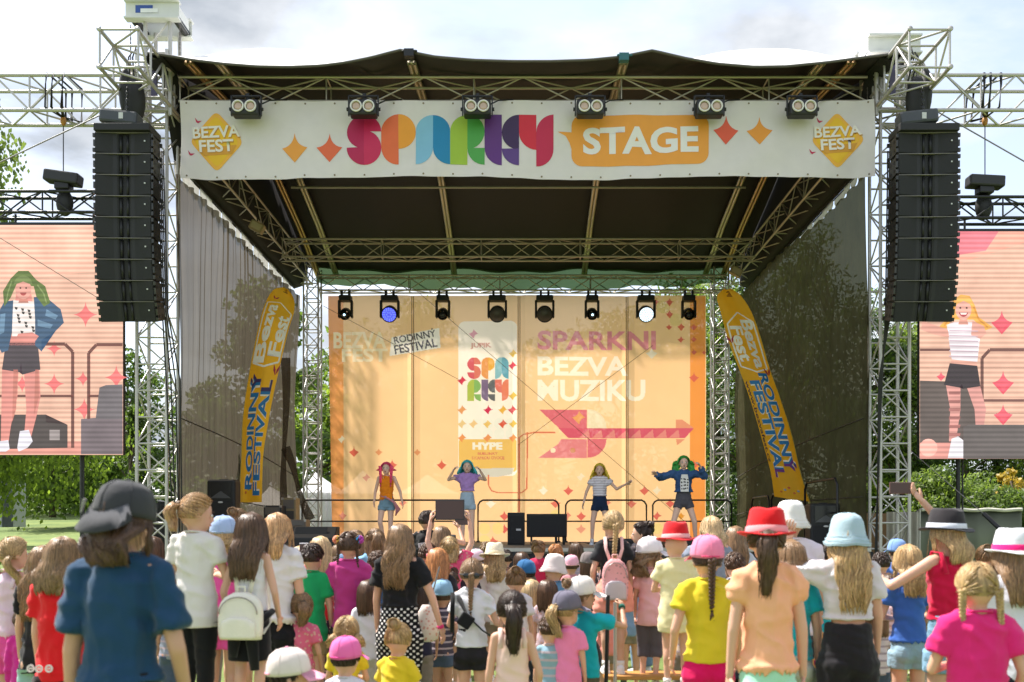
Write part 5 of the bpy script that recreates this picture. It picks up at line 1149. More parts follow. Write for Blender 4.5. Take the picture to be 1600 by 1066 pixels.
def cloth_mat(c, kind='plain'):
    k = f'cloth_{c}_{kind}'
    if k in MATS: return MATS[k]
    if kind == 'plain': m = mat(k, c, .88, var=.05, vscale=3, bump=.25, bscale=14, spec=.2, sheen=.15)
    elif kind == 'denim': m = mat(k, c, .85, var=.28, vscale=14, bump=.3, bscale=60, spec=.2)
    elif kind == 'leather': m = mat(k, c, .35, var=.1, vscale=8, bump=.15, bscale=80, spec=.5)
    elif kind == 'straw': m = mat(k, c, .8, var=.2, vscale=40, bump=.6, bscale=90)
    else:
        m = mat(k, c, .88, var=.05, bump=.2, bscale=14, spec=.2); t = m.node_tree; b = t.nodes['Principled BSDF']; L = t.links.new
        tc = t.nodes.new('ShaderNodeTexCoord'); mx = t.nodes.new('ShaderNodeMix'); mx.data_type = 'RGBA'
        old = b.inputs['Base Color'].links[0].from_socket
        mp = t.nodes.new('ShaderNodeMapping'); L(tc.outputs['Object'], mp.inputs[0])
        if kind == 'dots':
            mp.inputs['Rotation'].default_value = (0, R(45), 0)
            sp_ = t.nodes.new('ShaderNodeSeparateXYZ'); L(mp.outputs[0], sp_.inputs[0]); prods = []
            for a in ('X', 'Z'):
                q = t.nodes.new('ShaderNodeMath'); q.operation = 'MULTIPLY'; q.inputs[1].default_value = 2 * math.pi / .030; L(sp_.outputs[a], q.inputs[0])
                s_ = t.nodes.new('ShaderNodeMath'); s_.operation = 'SINE'; L(q.outputs[0], s_.inputs[0]); prods.append(s_)
            ad = t.nodes.new('ShaderNodeMath'); ad.operation = 'ADD'; L(prods[0].outputs[0], ad.inputs[0]); L(prods[1].outputs[0], ad.inputs[1])
            gt = t.nodes.new('ShaderNodeMath'); gt.operation = 'GREATER_THAN'; gt.inputs[1].default_value = .75; L(ad.outputs[0], gt.inputs[0]); f = gt.outputs[0]; c2 = (.75, .72, .70, 1)
        elif kind == 'stripes':
            sp_ = t.nodes.new('ShaderNodeSeparateXYZ'); L(mp.outputs[0], sp_.inputs[0]); q = t.nodes.new('ShaderNodeMath'); q.operation = 'MULTIPLY'; q.inputs[1].default_value = 2 * math.pi / .05; L(sp_.outputs['Z'], q.inputs[0])
            s_ = t.nodes.new('ShaderNodeMath'); s_.operation = 'SINE'; L(q.outputs[0], s_.inputs[0]); gt = t.nodes.new('ShaderNodeMath'); gt.operation = 'GREATER_THAN'; gt.inputs[1].default_value = .6; L(s_.outputs[0], gt.inputs[0]); f = gt.outputs[0]; c2 = (.5, .42, .46, 1)
        else:   # floral speckle
            v = t.nodes.new('ShaderNodeTexVoronoi'); v.inputs['Scale'].default_value = 38; L(mp.outputs[0], v.inputs['Vector'])
            gt = t.nodes.new('ShaderNodeMath'); gt.operation = 'LESS_THAN'; gt.inputs[1].default_value = .33; L(v.outputs['Distance'], gt.inputs[0]); f = gt.outputs[0]
            c2 = {'floral': (.65, .38, .32, 1), 'paw': (.45, .25, .25, 1), 'camo': (.10, .10, .06, 1)}[kind]
        L(f, mx.inputs[0]); L(old, mx.inputs[6]); mx.inputs[7].default_value = c2; L(mx.outputs[2], b.inputs['Base Color'])
    MATS[k] = m; return m

def head_lock(mb, pts, w, rnd, tint):
    """one lock of hair: a flattened tapering strand along pts"""
    n = len(pts); rad = [w * (.75 + .35 * math.sin(math.pi * min(1, i / (n - 1) * 1.3))) * (1 if i < n - 1 else .25) for i in range(n)]
    mb.path(pts, rad, 5, .45, True, tint)
def build_hair(style, hc, L, k, rnd, near, hood=False, sw=0.0):
    """hair in head space: origin at the cranium centre, +Y the face; L = length of fall below the centre"""
    mb = MB(); rx, ry, rz = .082 * k, .098 * k, .106 * k
    n = {2: 270, 1: 130, 0: 56}[near]; w = {2: .0058, 1: .0085, 0: .014}[near] * k
    def E(az, ph, g=1.06):      # az measured from the back (-Y), ph from the pole
        return Vector((rx * g * math.sin(ph) * math.sin(az), -ry * g * math.sin(ph) * math.cos(az), rz * g * math.cos(ph)))
    # close cap over skull, open at the face
    vs_, fs_ = [], []; A, B = 30, 14
    for i in range(B + 1):
        for j in range(A):
            az = 2 * math.pi * j / A - math.pi; face = max(0, -math.cos(az)); lim = R(112 - 62 * face ** .8); ph = lim * i / B
            g = 1.04 + .015 * math.sin(j * 2.3); vs_.append(E(az, ph, g))
    for i in range(B):
        for j in range(A): fs_.append((i * A + j, (i + 1) * A + j, (i + 1) * A + (j + 1) % A, i * A + (j + 1) % A))
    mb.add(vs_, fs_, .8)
    T = lambda: rnd.uniform(.72, 1.3)
    back = lambda: rnd.uniform(-1, 1) * R(118)
    def surf_path(p0, p1, steps=5, g=1.09):
        a = Vector((p0.x / rx, p0.y / ry, p0.z / rz)).normalized(); b = Vector((p1.x / rx, p1.y / ry, p1.z / rz)).normalized()
        out = []
        for i in range(steps + 1):
            q = a.slerp(b, i / steps) if a.dot(b) > -.98 else a.lerp(b, i / steps).normalized(); gg = g * (1 + rnd.uniform(-.012, .012)); out.append(Vector((q.x * rx * gg, q.y * ry * gg, q.z * rz * gg)))
        return out
    def strand_tail(start, length, spread, n_, taper=.6, swing=(0, 0), body=.03, wave=.012):
        # bundle hanging from a tie
        start = Vector(start); pts = []
        for i in range(7):
            f = i / 6; pts.append(start + Vector((swing[0] * f, -.028 * math.sin(math.pi * min(1, f * 1.6)) - .01 + swing[1] * f, -length * f)))
        rr = [body * (.55 + .75 * math.sin(math.pi * (.12 + .62 * f))) * (1 - taper * f * f) for f in [i / 6 for i in range(7)]]
        mb.path(pts, rr, 9, .8, True, .85)
        for _ in range(n_):
            a = rnd.uniform(0, 2 * math.pi); r_ = rnd.uniform(.6, 1.15); ln = rnd.uniform(.75, 1.06); fz = rnd.uniform(0, 6)
            head_lock(mb, [start.lerp(start, 1) + (pts[i] - start) * ln + Vector((math.cos(a), math.sin(a) * .8, 0)) * rr[i] * r_ + Vector((wave * math.sin(i * 1.3 + fz), 0, 0)) for i in range(7)], w * .8, rnd, T())
    def braid(start, length, r0=.02, swing=(0, 0)):
        start = Vector(start); m_ = max(5, int(length / (r0 * 1.05)))
        for i in range(m_):
            f = i / m_; r = r0 * (1 - .45 * f); c = start + Vector((swing[0] * f, swing[1] * f - .012, -length * f))
            for s_ in (-1, 1):
                mb.ell(c + Vector((s_ * r * .52, 0, s_ * r * .25)), (r * .72, r * .8, r * .98), 8, 6, Matrix.Rotation(R(s_ * 34), 3, 'Y'), rnd.uniform(.8, 1.2))
        e = start + Vector((swing[0], swing[1] - .012, -length))
        mb.ell(e, (r0 * .5, r0 * .5, r0 * .3), 8, 5, None, .3)
        for _ in range(6): head_lock(mb, [e, e + Vector((rnd.uniform(-.008, .008), 0, -.025)), e + Vector((rnd.uniform(-.014, .014), 0, -.055))], w * .8, rnd, T())
    if style == 'long' or style == 'curly':
        if L > .12:
            rs = []
            for i in range(9):
                f = i / 8; z = .02 * k - (L * .93 + .02) * f; wx = (rx * .98 + .012 * math.sin(math.pi * f)) * (1 - .30 * f ** 3); wy = ry * (.72 - .30 * f)
                wy = wy * (1 - .45 * min(1, f * 1.6)); cy = -ry * .30 - .066 * min(1, f * 1.7)
                rs.append([(wx * math.cos(a) + sw * f, cy + wy * math.sin(a), z + .02 * math.sin(a * 5 + i)) for a in [2 * math.pi * q / 16 for q in range(16)]])
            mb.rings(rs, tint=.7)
        for _ in range(n):
            az = back(); p = [E(rnd.uniform(-.4, .4) + (0 if abs(az) < 1 else math.copysign(1.2, az)), R(6)), E(az, R(38), 1.09), E(az, R(68), 1.11), E(az, R(92), 1.12)]
            ln = L * rnd.uniform(.78, 1.06) * (1 if abs(az) < 1.8 else .85); m_ = 8 if style == 'curly' or near == 2 else 5; b = p[-1]; fz = az * 2.2 + rnd.gauss(0, .45); am = .013 if style == 'curly' else .004
            for i in range(1, m_ + 1):
                f = i / m_; x = b.x * (1 + .10 * math.sin(math.pi * f * .9) - .30 * f * f) + sw * f; y = b.y * (1 - .15 * f) - .03 * f; y = y + (min(y, -.128) - y) * min(1, max(0, f * 2.2 - .25)) if abs(az) < 1.75 else y
                p.append(Vector((x + am * math.sin(i * 1.9 + fz), y + am * math.cos(i * 1.7 + fz) * .6, b.z - ln * f)))
            head_lock(mb, p, w * rnd.uniform(.7, 1.25), rnd, T())
        for _ in range({2: 26, 1: 10, 0: 0}[near]):      # loose flyaway hairs
            az = back(); g_ = rnd.uniform(1.14, 1.24); b = E(az, R(90), g_); head_lock(mb, [E(az, R(30), 1.08), E(az, R(60), g_), b] + [Vector((b.x * (1.05 + rnd.uniform(-.06, .12)), b.y, b.z - L * f)) for f in (.3, .6, .9)], .0016, rnd, 1.25)
    elif style in ('wig', 'wigbraids', 'wigtails'):
        if style != 'wig':
            for s_ in (-1, 1):
                tie = E(s_ * R(104 if style == 'wigbraids' else 88), R(84), 1.3)
                if style == 'wigbraids': braid(tie + Vector((0, .02, 0)), L, .026 * k, (s_ * -.015, .035))
                else: strand_tail(tie, L, .02, n // 3, .3, (s_ * .04, .02), .05 * k)
            L = .04
        for q in range(int(n * 2.2)):
            az = rnd.uniform(-1, 1) * R(128); g1 = 1.24 if abs(az) > 1.3 else 1.16; p = [E(az * .3, R(8), 1.10), E(az * .9, R(36), 1.14), E(az * .88, R(64), g1), E(az * .86, R(92), g1 + .12)]; ln = L * rnd.uniform(.75, 1.05); b = p[-1]; fz = rnd.uniform(0, 6)
            for i in range(1, 6): f = i / 5; p.append(Vector((b.x * (1 + .55 * f) + .014 * math.sin(i * 2 + fz), b.y * (1 + .05 * f), b.z - ln * f)))
            head_lock(mb, p, w * 1.5, rnd, T())
    elif style in ('pony', 'highpony', 'braid', 'bun', 'halfpony'):
        tie = {'pony': E(0, R(72), 1.12), 'highpony': E(0, R(48), 1.12), 'braid': E(0, R(96), 1.08), 'bun': E(0, R(50), 1.1), 'halfpony': E(0, R(50), 1.1)}[style]
        for _ in range(n):
            az = rnd.uniform(-1, 1) * R(175); ph = R(112 - 62 * max(0, -math.cos(az)) ** .8) * rnd.uniform(.35, 1)
            head_lock(mb, surf_path(E(az, ph), tie), w, rnd, T())
        mb.ell(tie, (.02, .018, .02), 10, 6, None, .35)
        if style == 'braid': braid(tie, L, .021 * k, (sw, 0))
        elif style == 'bun':
            c = tie + Vector((0, -.025, .015)); mb.ell(c, (.038, .034, .036), 12, 8, None, .8)
            for q in range(16): a = q * .8; head_lock(mb, [c + Vector((math.cos(a + t_) * .036, -.01 + .02 * math.sin(t_ * 2 + q), math.sin(a + t_) * .034)) for t_ in (0, .6, 1.2, 1.8)], .008, rnd, T())
        else: strand_tail(tie + Vector((0, -.01, 0)), L, .02, n // 3, .5, (sw, -.01), .033 * k)
        if style == 'halfpony':
            for _ in range(n // 2):
                az = back(); b = E(az, R(92), 1.08); head_lock(mb, [E(az, R(60)), b] + [Vector((b.x * (1 - .2 * f) + .006 * math.sin(f * 9 + az * 9), b.y - .03 * f, b.z - L * 1.1 * f)) for f in (.25, .5, .75, 1)], w, rnd, T())
    elif style in ('braids', 'pigtails', 'buns', 'spacebraids'):
        for s_ in (-1, 1):
            tie = E(s_ * R(62), R(100) if style != 'spacebraids' else R(58), 1.12)
            for _ in range(n // 2):
                az = s_ * rnd.uniform(.02, 1) * R(175); ph = R(112 - 62 * max(0, -math.cos(az)) ** .8) * rnd.uniform(.1, 1)
                head_lock(mb, surf_path(E(az, ph), tie), w, rnd, T())
            if style in ('braids', 'spacebraids'): braid(tie, L, .016 * k, (s_ * .01, .0 if style == 'braids' else -.01))
            elif style == 'pigtails': strand_tail(tie, L, .02, n // 5, .4, (s_ * .03, 0), .024 * k)
            else: mb.ell(tie, (.03, .03, .03), 10, 7)
    elif style == 'short':
        for _ in range(int(n * 1.2)):
            az = rnd.uniform(-1, 1) * R(178); lim = 104 - 58 * max(0, -math.cos(az)) ** .8; ph = R(lim) * rnd.uniform(.1, .85)
            head_lock(mb, [E(az, ph, 1.05), E(az + .1, ph + R(12), 1.10), E(az + .15, ph + R(22), 1.06)], w * .9, rnd, T())
    elif style == 'bob':
        for _ in range(n):
            az = back(); b = E(az, R(92), 1.13); ln = L * rnd.uniform(.85, 1.1)
            head_lock(mb, [E(0, R(6)), E(az, R(40), 1.1), E(az, R(70), 1.12), b] + [Vector((b.x * (1 + .06 * f), b.y * (1 - .1 * f), b.z - ln * f)) for f in (.4, .75, 1)], w * 1.1, rnd, T())
    return mb

def hat_parts(kind, c, k, c2=None):
    """list of (name, MB, material, smooth) in head space"""
    rx, ry = .098 * k, .112 * k; out = []
    base = .012 * k
    if kind in ('cap', 'cap_back'):
        s = 1 if kind == 'cap' else -1
        mb = MB(); prof = [(.001, .128), (.05, .122), (.082, .098), (.098, .058), (.104, .02), (.1035, .0)]
        mb.lathe([(r * k, z * k) for r, z in prof] + [(r * .96 * k, z * k) for r, z in prof[::-1][:3]], (0, 0, base), 28, .94, 1.06); out.append(('crown', mb, cloth_mat(c), True))
        mb = MB(); rows = []
        for i in range(13):
            a = R(-62 + 124 * i / 12); r0 = .100 * k; ext = (.075 * math.cos(a * 1.15) ** .7 if math.cos(a * 1.15) > 0 else 0) * k
            rows.append([(math.sin(a) * r0 * .94, s * math.cos(a) * r0 * 1.06, base + .008), (math.sin(a) * (r0 + ext) * .94, s * (math.cos(a) * r0 * 1.06 + ext), base - .028 * k + .010 * abs(math.sin(a)) * -1), (math.sin(a) * (r0 + ext) * .94, s * (math.cos(a) * r0 * 1.06 + ext), base - .034 * k), (math.sin(a) * r0 * .94, s * math.cos(a) * r0 * 1.06, base)])
        mb.rings(rows); out.append(('brim', mb, cloth_mat(c2 or c), True))
        mb = MB(); mb.ell((0, 0, base + .129 * k), (.010, .010, .006), 8, 5); out.append(('button', mb, cloth_mat(c2 or c), True))
        for a in (0, 60, 120, 180, 240, 300):
            mb = MB(); mb.path([(math.sin(R(a)) * r * .94 * k * 1.008, -math.cos(R(a)) * r * 1.06 * k * 1.008, z * k + base + .001) for r, z in prof], .0018, 5, .6); out.append(('seam', mb, cloth_mat(c), True))
        mb = MB(); ys = -s
        for i in range(9): pass
        pts = [(math.sin(R(a)) * .0985 * k * .95, ys * math.cos(R(a)) * .0985 * k * 1.09, base + .012) for a in range(-34, 35, 8)]
        mb.path(pts, [.009] * len(pts), 6, .5); out.append(('strap', mb, cloth_mat(c2 or c), True))
        if kind == 'cap_back':
            m_ = out[1][1]; hinge = Vector((0, -.104 * k, base)); Rm = Matrix.Rotation(R(38), 3, 'X'); m_.v = [tuple(hinge + Rm @ (Vector(v) - hinge)) for v in m_.v]
    elif kind in ('bucket', 'sunhat'):
        mb = MB(); d = .034 if kind == 'bucket' else .05
        prof = [(.001, .122), (.045, .119), (.072, .106), (.086, .08), (.094, .04), (.100, .006), (.113, -.022), (.095 + d, -.052), (.093 + d, -.055), (.115, -.028), (.096, .0)]
        mb.lathe([(r * k, z * k) for r, z in prof], (0, 0, base + .006), 32, .98, 1.08, lambda p, a: p + Vector((0, 0, .004 * math.sin(a * 3) + .0025 * math.sin(a * 7)))); out.append(('hat_body', mb, cloth_mat(c), True))
        for r, z in ((.104, .0), (.117, -.02), (.127, -.038)) if kind == 'bucket' else ():
            mb = MB(); mb.lathe([((r + .002) * k, z * k), ((r + .0035) * k, (z - .002) * k), ((r + .003) * k, (z - .005) * k)], (0, 0, base + .006), 32, .98, 1.08, lambda p, a: p + Vector((0, 0, .004 * math.sin(a * 3) + .0025 * math.sin(a * 7)))); out.append(('stitch', mb, cloth_mat(c), True))
    elif kind in ('fedora', 'straw', 'trilby'):
        w = {'fedora': .045, 'straw': .06, 'trilby': .04}[kind]; m = cloth_mat(c, 'straw') if kind == 'straw' else cloth_mat(c)
        def pinch(p, a):
            if p.z > .07 * k: f = (p.z - .07 * k) / (.05 * k); p = Vector((p.x * (1 - .10 * f * (1 if p.y > 0 else .2)), p.y, p.z - .009 * k * f * math.exp(-(p.x / (.03 * k)) ** 2)))
            rr = math.hypot(p.x, p.y)
            if rr > .108 * k: e = (rr - .108 * k) / (w * k); p = Vector((p.x, p.y, p.z + e * (.026 * abs(math.cos(a)) ** 2 - .010) * k))
            return p
        mb = MB(); mb.lathe([(r * k, z * k) for r, z in [(.001, .118), (.04, .122), (.072, .124), (.086, .11), (.094, .06), (.101, .012), (.104, .004), (.10 + w * .5, 0), (.10 + w, 0), (.10 + w, -.005), (.10 + w * .5, -.006), (.098, -.004)]], (0, 0, base + .012), 36, .94, 1.12, pinch); out.append(('hat_body', mb, m, True))
        mb = MB(); mb.lathe([(.106 * k, .006 * k), (.1065 * k, .01 * k), (.1025 * k, .034 * k), (.100 * k, .036 * k)], (0, 0, base + .012), 36, .94, 1.12); out.append(('hat_band', mb, cloth_mat(c2 or '#eeeeee'), True))
    elif kind == 'turban':
        mb = MB(); mb.lathe([(r * k, z * k) for r, z in [(.001, .12), (.06, .112), (.094, .07), (.104, .03), (.104, -.02), (.096, -.03)]], (0, 0, base), 24, .94, 1.08, lambda p, a: p * (1 + .03 * math.sin(a * 6 + p.z * 60))); out.append(('scarf', mb, cloth_mat(c), True))
        for s_ in (-1, 1): mb = MB(); mb.path([(0, -.11 * k, 0), (s_ * .02, -.13 * k, -.03), (s_ * .035, -.125 * k, -.075)], [.014, .018, .006], 7, .4); out.append(('scarf_end', mb, cloth_mat(c), True))
    return out

def hand_mb(mb, wr, d, nrm, k, curl=.5, thumb_side=None):
    """palm, four unequal fingers of two bent segments, and a thumb leaving the side of the palm"""
    d = Vector(d).normalized(); nrm = Vector(nrm); nrm = (nrm - d * nrm.dot(d)).normalized(); s = d.cross(nrm).normalized() * (thumb_side or 1)
    wr = Vector(wr); pl = .078 * k; pw = .033 * k
    rs = []
    for f, wd, th in ((-.12, .6, .9), (.15, .85, 1.0), (.6, 1.05, .85), (1.0, 1.0, .7)):
        c = wr + d * pl * f; rs.append([c + s * pw * wd * math.cos(a) + nrm * .0125 * k * th * math.sin(a) for a in [2 * math.pi * q / 8 for q in range(8)]])
    mb.rings(rs)
    for i, ln in enumerate((.062, .070, .066, .052)):
        o = (1.5 - i) * .0165 * k; b = wr + d * pl * .95 + s * o; c1 = R(curl * 60); c2 = R(curl * 115)
        d1 = (d * math.cos(c1) + nrm * math.sin(c1) + s * (1.5 - i) * .05).normalized(); d2 = d * math.cos(c2) + nrm * math.sin(c2); d3 = d * math.cos(c2 * 1.25) + nrm * math.sin(c2 * 1.25)
        p1 = b + d1 * ln * k * .5; p2 = p1 + d2 * ln * k * .32; p3 = p2 + d3 * ln * k * .22
        mb.path([b, p1, p2, p3], [.0085 * k, .0082 * k, .0075 * k, .0045 * k], 7)
    b = wr + d * pl * .22 + s * pw * .8; t1 = (d * .62 + s * .72 + nrm * .25 * (curl + .3)).normalized(); t2 = (d * .9 + s * .25 + nrm * (.15 + curl * .5)).normalized()
    p1 = b + t1 * .036 * k; p2 = p1 + t2 * .028 * k
    mb.path([b - t1 * .008, p1, p2], [.0115 * k, .0095 * k, .0055 * k], 7)

ARMS = {   # (upper arm direction, forearm direction) for the right arm; the left is mirrored in x
    'down': ((.15, .06, -1), (.04, .22, -1)), 'hang': ((.17, -.02, -1), (.06, .12, -1)), 'front': ((.28, .22, -1), (-.75, .75, .05)), 'fold': ((.30, .16, -1), (-.8, .65, -.12)),
    'chest': ((.36, .25, -.95), (-.45, .75, .45)), 'phone': ((.30, .72, -.35), (-.12, .75, .72)), 'up': ((.30, .35, .75), (-.05, .25, 1)), 'high': ((.38, .2, .9), (-.12, .15, 1)),
    'head': ((.75, .35, -.15), (-.3, .2, .95)), 'out': ((.9, .2, -.45), (.75, .5, .1)), 'hip': ((.62, -.1, -.85), (-.62, .1, -.75)), 'fwd': ((.25, .75, -.6), (.1, .95, .25)), 'bentback': ((.30, -.10, -1), (-.02, .5, -.9)),
    'rest': ((.22, .35, -.9), (-.1, .9, -.35)), 'over': ((.0, .6, .75), (-.72, .15, .80)), 'elbow': ((.85, .25, -.55), (-.35, .9, .1)), 'side': ((.45, .0, -1), (.25, .15, -1)), 'mic': ((.35, .25, -.95), (-.5, .6, .75)), 'shoot': ((.55, .5, -.2), (-.45, .6, .75)), 'wing': ((.95, .1, -.3), (.35, .65, .15)), 'wave': ((.7, .1, -.75), (.7, .3, .35))}
BENCH_H = .45
def person(label, px, py, s, top=('tee', '#ffffff'), bot=('shorts', '#333333'), hair=('long', 'brown', .3), hat=None, arms=('down', 'down'), yaw=0, turn=0, bench=0, skin='fair', hem=None, gh=None, tilt=0,
           face=False, lean=0, group='crowd watching the show', sit=False, loose=1.0, shoes='#e8e8e8', seed=None, legs='stand', width=.93, off=(0, 0), cat='person', sleeves=.6, base=None, nod=0, hsc=1.0, belt=None):
    Y = FPX / s; top_p = P(px, py, Y); rnd = random.Random(seed if seed is not None else label)
    zt = top_p.z; ground = BENCH_H if bench else (base if base is not None else 0.0)
    h = gh or (zt - ground)
    z0 = zt - h * (1 if not sit else 1)
    hatlift = .035 if hat else .008
    h -= hatlift
    near = 2 if Y < 7.2 else (1 if Y < 11 else 0); vox = {2: .0105, 1: .0135, 0: .019}[near]
    if base == DZ: near, vox = 1, .0115
    k = (.90 + .10 * (min(h, 1.75) - 1.1) / .5) * hsc
    root = thing('person', label, cat, (top_p.x + off[0], Y, z0 if not sit else 0), group, R(yaw))
    if sit: h = gh; z0 = 0; shift = zt - hatlift - h
    else: shift = 0
    # --- joints (local space: feet at 0, facing +Y)
    O = Vector((0, 0, shift))
    zc = h - .106 * k; sh = h - .215 * k - .038 * h / 1.5; hip = .50 * h; sx = .082 * h * width; lx = .046 * h * width
    ly = lean
    hd = Vector((0, ly * 1.15 + .015, zc)) + O; nk = Vector((0, ly, sh)) + O; pel = Vector((0, 0, hip)) + O
    HM = Matrix.Translation(hd) @ Matrix.Rotation(R(turn), 4, 'Z') @ Matrix.Rotation(R(-nod), 4, 'X') @ Matrix.Rotation(R(tilt), 4, 'Y')
    b = MB(); b.M = HM
    b.ell((0, -.006, 0), (.075 * k, .094 * k, .1 * k), 18, 12); b.ell((0, .028 * k, -.055 * k), (.058 * k, .062 * k, .062 * k), 14, 9)
    b.ell((0, .048 * k, -.088 * k), (.030 * k, .032 * k, .026 * k), 10, 7)
    b.limb((0, .088 * k, -.01 * k), (0, .100 * k, -.038 * k), .009 * k, .0135 * k, 8)
    for e in (-1, 1): b.ell((e * .079 * k, -.005, -.022 * k), (.011, .018, .030), 8, 6)
    b.M = None
    b.limb(nk + Vector((0, 0, -.03)), hd + Vector((0, -.012, -.05 * k)), .043 * k, .040 * k, 12)
    tw = .062 * h * width
    b.rings([[(O.x + r1 * math.cos(a), ly * f + r2 * math.sin(a), O.z + z) for a in [2 * math.pi * q / 14 for q in range(14)]] for z, r1, r2, f in ((hip - .05 * h, .068 * h * width, .056 * h, 0), (hip + .05 * h, .070 * h * width, .054 * h, 0), (hip + .13 * h, .058 * h * width, .044 * h, .3), (sh - .10 * h, .066 * h * width, .054 * h, .7), (sh - .03 * h, .068 * h * width, .046 * h, .9), (sh + .004 * h, .045 * h, .036 * h, 1))])
    arm_r = (.0245 * h, .0195 * h, .0135 * h)
    J = {}
    for e, nm in ((-1, arms[0]), (1, arms[1])):
        u, f = ARMS[nm]; u = Vector((u[0] * e, u[1], u[2])).normalized(); f = Vector((f[0] * e, f[1], f[2])).normalized()
        s0 = nk + Vector((e * sx, 0, -.018 * h)); el = s0 + u * .172 * h; wr = el + f * .142 * h; J[e] = (s0, el, wr, u, f)
        b.limb(nk + Vector((e * sx * .45, 0, -.008 * h)), s0, .026 * h, .026 * h, 10); b.limb(s0, el, arm_r[0], arm_r[1], 10); b.limb(el, wr, arm_r[1], arm_r[2], 10)
    # legs
    LG = {}
    for e in (-1, 1):
        hp = pel + Vector((e * lx, 0, -.02 * h))
        if sit: kn = hp + Vector((e * .03, .24 * h, .02)); an = Vector((e * lx * 1.3, kn.y + .02, .05)) if kn.z > .1 else kn + Vector((0, .1, -.02))
        elif legs == 'dance1': kn = Vector((e * .06 * h + .015, .05 * h * (1 if e > 0 else .2), .275 * h)); an = Vector((e * .035 * h - .01, -.01, .045 * h))
        elif legs == 'wide': kn = Vector((e * .115 * h, .04 * h, .27 * h)); an = Vector((e * .135 * h, .0, .045 * h))
        elif legs == 'apart': kn = Vector((e * .085 * h, .02 * h, .275 * h)); an = Vector((e * .095 * h, .0, .045 * h))
        else: sh_ = rnd.uniform(-.01, .01); kn = Vector((e * lx * 1.02 + sh_, .012, .275 * h)); an = Vector((e * lx * 1.05, -.01 + rnd.uniform(-.03, .03), .045 * h))
        LG[e] = (hp, kn, an); b.limb(hp, kn, .044 * h, .030 * h, 12); b.limb(kn, an, .030 * h, .018 * h, 12)
        cm = kn.lerp(an, .3) + Vector((0, -.010 * h, 0)); b.ell(cm, (.027 * h, .029 * h, .06 * h), 10, 8)
        b.ell(pel + Vector((e * .038 * h, -.030 * h, -.025 * h)), (.042 * h, .040 * h, .048 * h), 10, 8)
    body = remesh(b, vox * 1.05, 3)
    hm = MB()
    for e, nm in ((-1, arms[0]), (1, arms[1])):
        s0, el, wr, u, f = J[e]; nrm = Vector((-e * 1, .25, 0)) if nm in ('down', 'hang', 'bentback', 'side') else (Vector((-e * .6, .3, 0)) if nm in ('up', 'high', 'shoot', 'phone') else Vector((0, -.6, .6)))
        hm.v = hm.v; hand_mb(hm, wr, f, nrm, .86 * h / 1.45, .55 if nm in ('up', 'high', 'shoot', 'phone', 'mic') else .28, -e if nm in ('down', 'hang') else e)
    hme = hm.mesh('h', True); bm = bmesh.new(); bm.from_mesh(body); bm.from_mesh(hme); bm.to_mesh(body); bm.free(); bpy.data.meshes.remove(hme); body.shade_smooth()
    body.materials.clear()
    bo = obj('body', body, skin_mat(skin), root, local=True)
    # --- face
    if face:
        fm = [('eye', MB(), mat('eye_white', (.75, .73, .7), .3)), ('iris', MB(), mat('eye_dark', (.03, .02, .015), .2)), ('mouth', MB(), mat('lips', (.45, .10, .09), .45)), ('eyebrow', MB(), hair_mat('brown'))]
        for e in (-1, 1):
            for (n_, c_, r_, m_) in (('eye', (e * .030 * k, .082 * k, -.010 * k), (.014 * k, .008 * k, .0085 * k), fm[0][2]), ('iris', (e * .030 * k, .0895 * k, -.010 * k), (.0065 * k, .003, .0068 * k), fm[1][2]), ('eyebrow', (e * .031 * k, .089 * k, .013 * k), (.017 * k, .004, .0032 * k), mat('brow', (.12, .07, .04), .7))):
                mb = MB(); mb.M = HM; mb.ell(c_, r_, 10, 7); obj(n_, mb, m_, bo, True, local=True)
        mb = MB(); mb.M = HM; mb.ell((0, .087 * k, -.066 * k), (.019 * k, .007 * k, .007 * k), 10, 7); obj('mouth', mb, fm[2][2], bo, True, local=True)
        if face == 'sing': mb = MB(); mb.M = HM; mb.ell((0, .091 * k, -.068 * k), (.011 * k, .006 * k, .009 * k), 10, 7); obj('mouth_opening', mb, fm[1][2], bo, True, local=True)
    # --- shirt
    tk, tcv = top[0], top[1]; tkind = top[2] if len(top) > 2 else 'plain'; hz = (hem if hem is not None else {'tee': .47, 'tank': .50, 'crop': .63, 'long': .42, 'dress': .34, 'jacket': .5}[tk]) * h
    lo = .012 * (loose ** .8) * h / 1.4
    g = MB(); fl = .018 if tk in ('tee', 'long', 'dress', 'jacket') else .004
    def ring(z, r1, r2, f, n_=20): return [(r1 * math.cos(a), ly * f + r2 * math.sin(a), O.z + z) for a in [2 * math.pi * q / n_ for q in range(n_)]]
    zs = [(hz, .074 * h * width + lo + fl * h, .060 * h + lo + fl * .7 * h, 0)]
    if hz < hip + .08 * h: zs.append((hip + .02 * h, .076 * h * width + lo + fl * .4 * h, .063 * h + lo + fl * .3 * h, .1))
    zs += [(max(hip + .13 * h, hz + .02), .064 * h * width + lo * 1.5, .048 * h + lo * 1.4, .35), (sh - .10 * h, .070 * h * width + lo * 1.1, .054 * h + lo, .7), (sh - .035 * h, .075 * h * width + lo, .050 * h + lo, .9), (sh + .002, .045 * h * width + lo, .040 * h + lo * .6, 1)]
    if tk != 'tank' and tk != 'crop0': zs.append((sh + .014 * h, .036 * h + lo * .6, .034 * h + lo * .4, 1.02))
    g.rings([ring(*z) for z in zs])
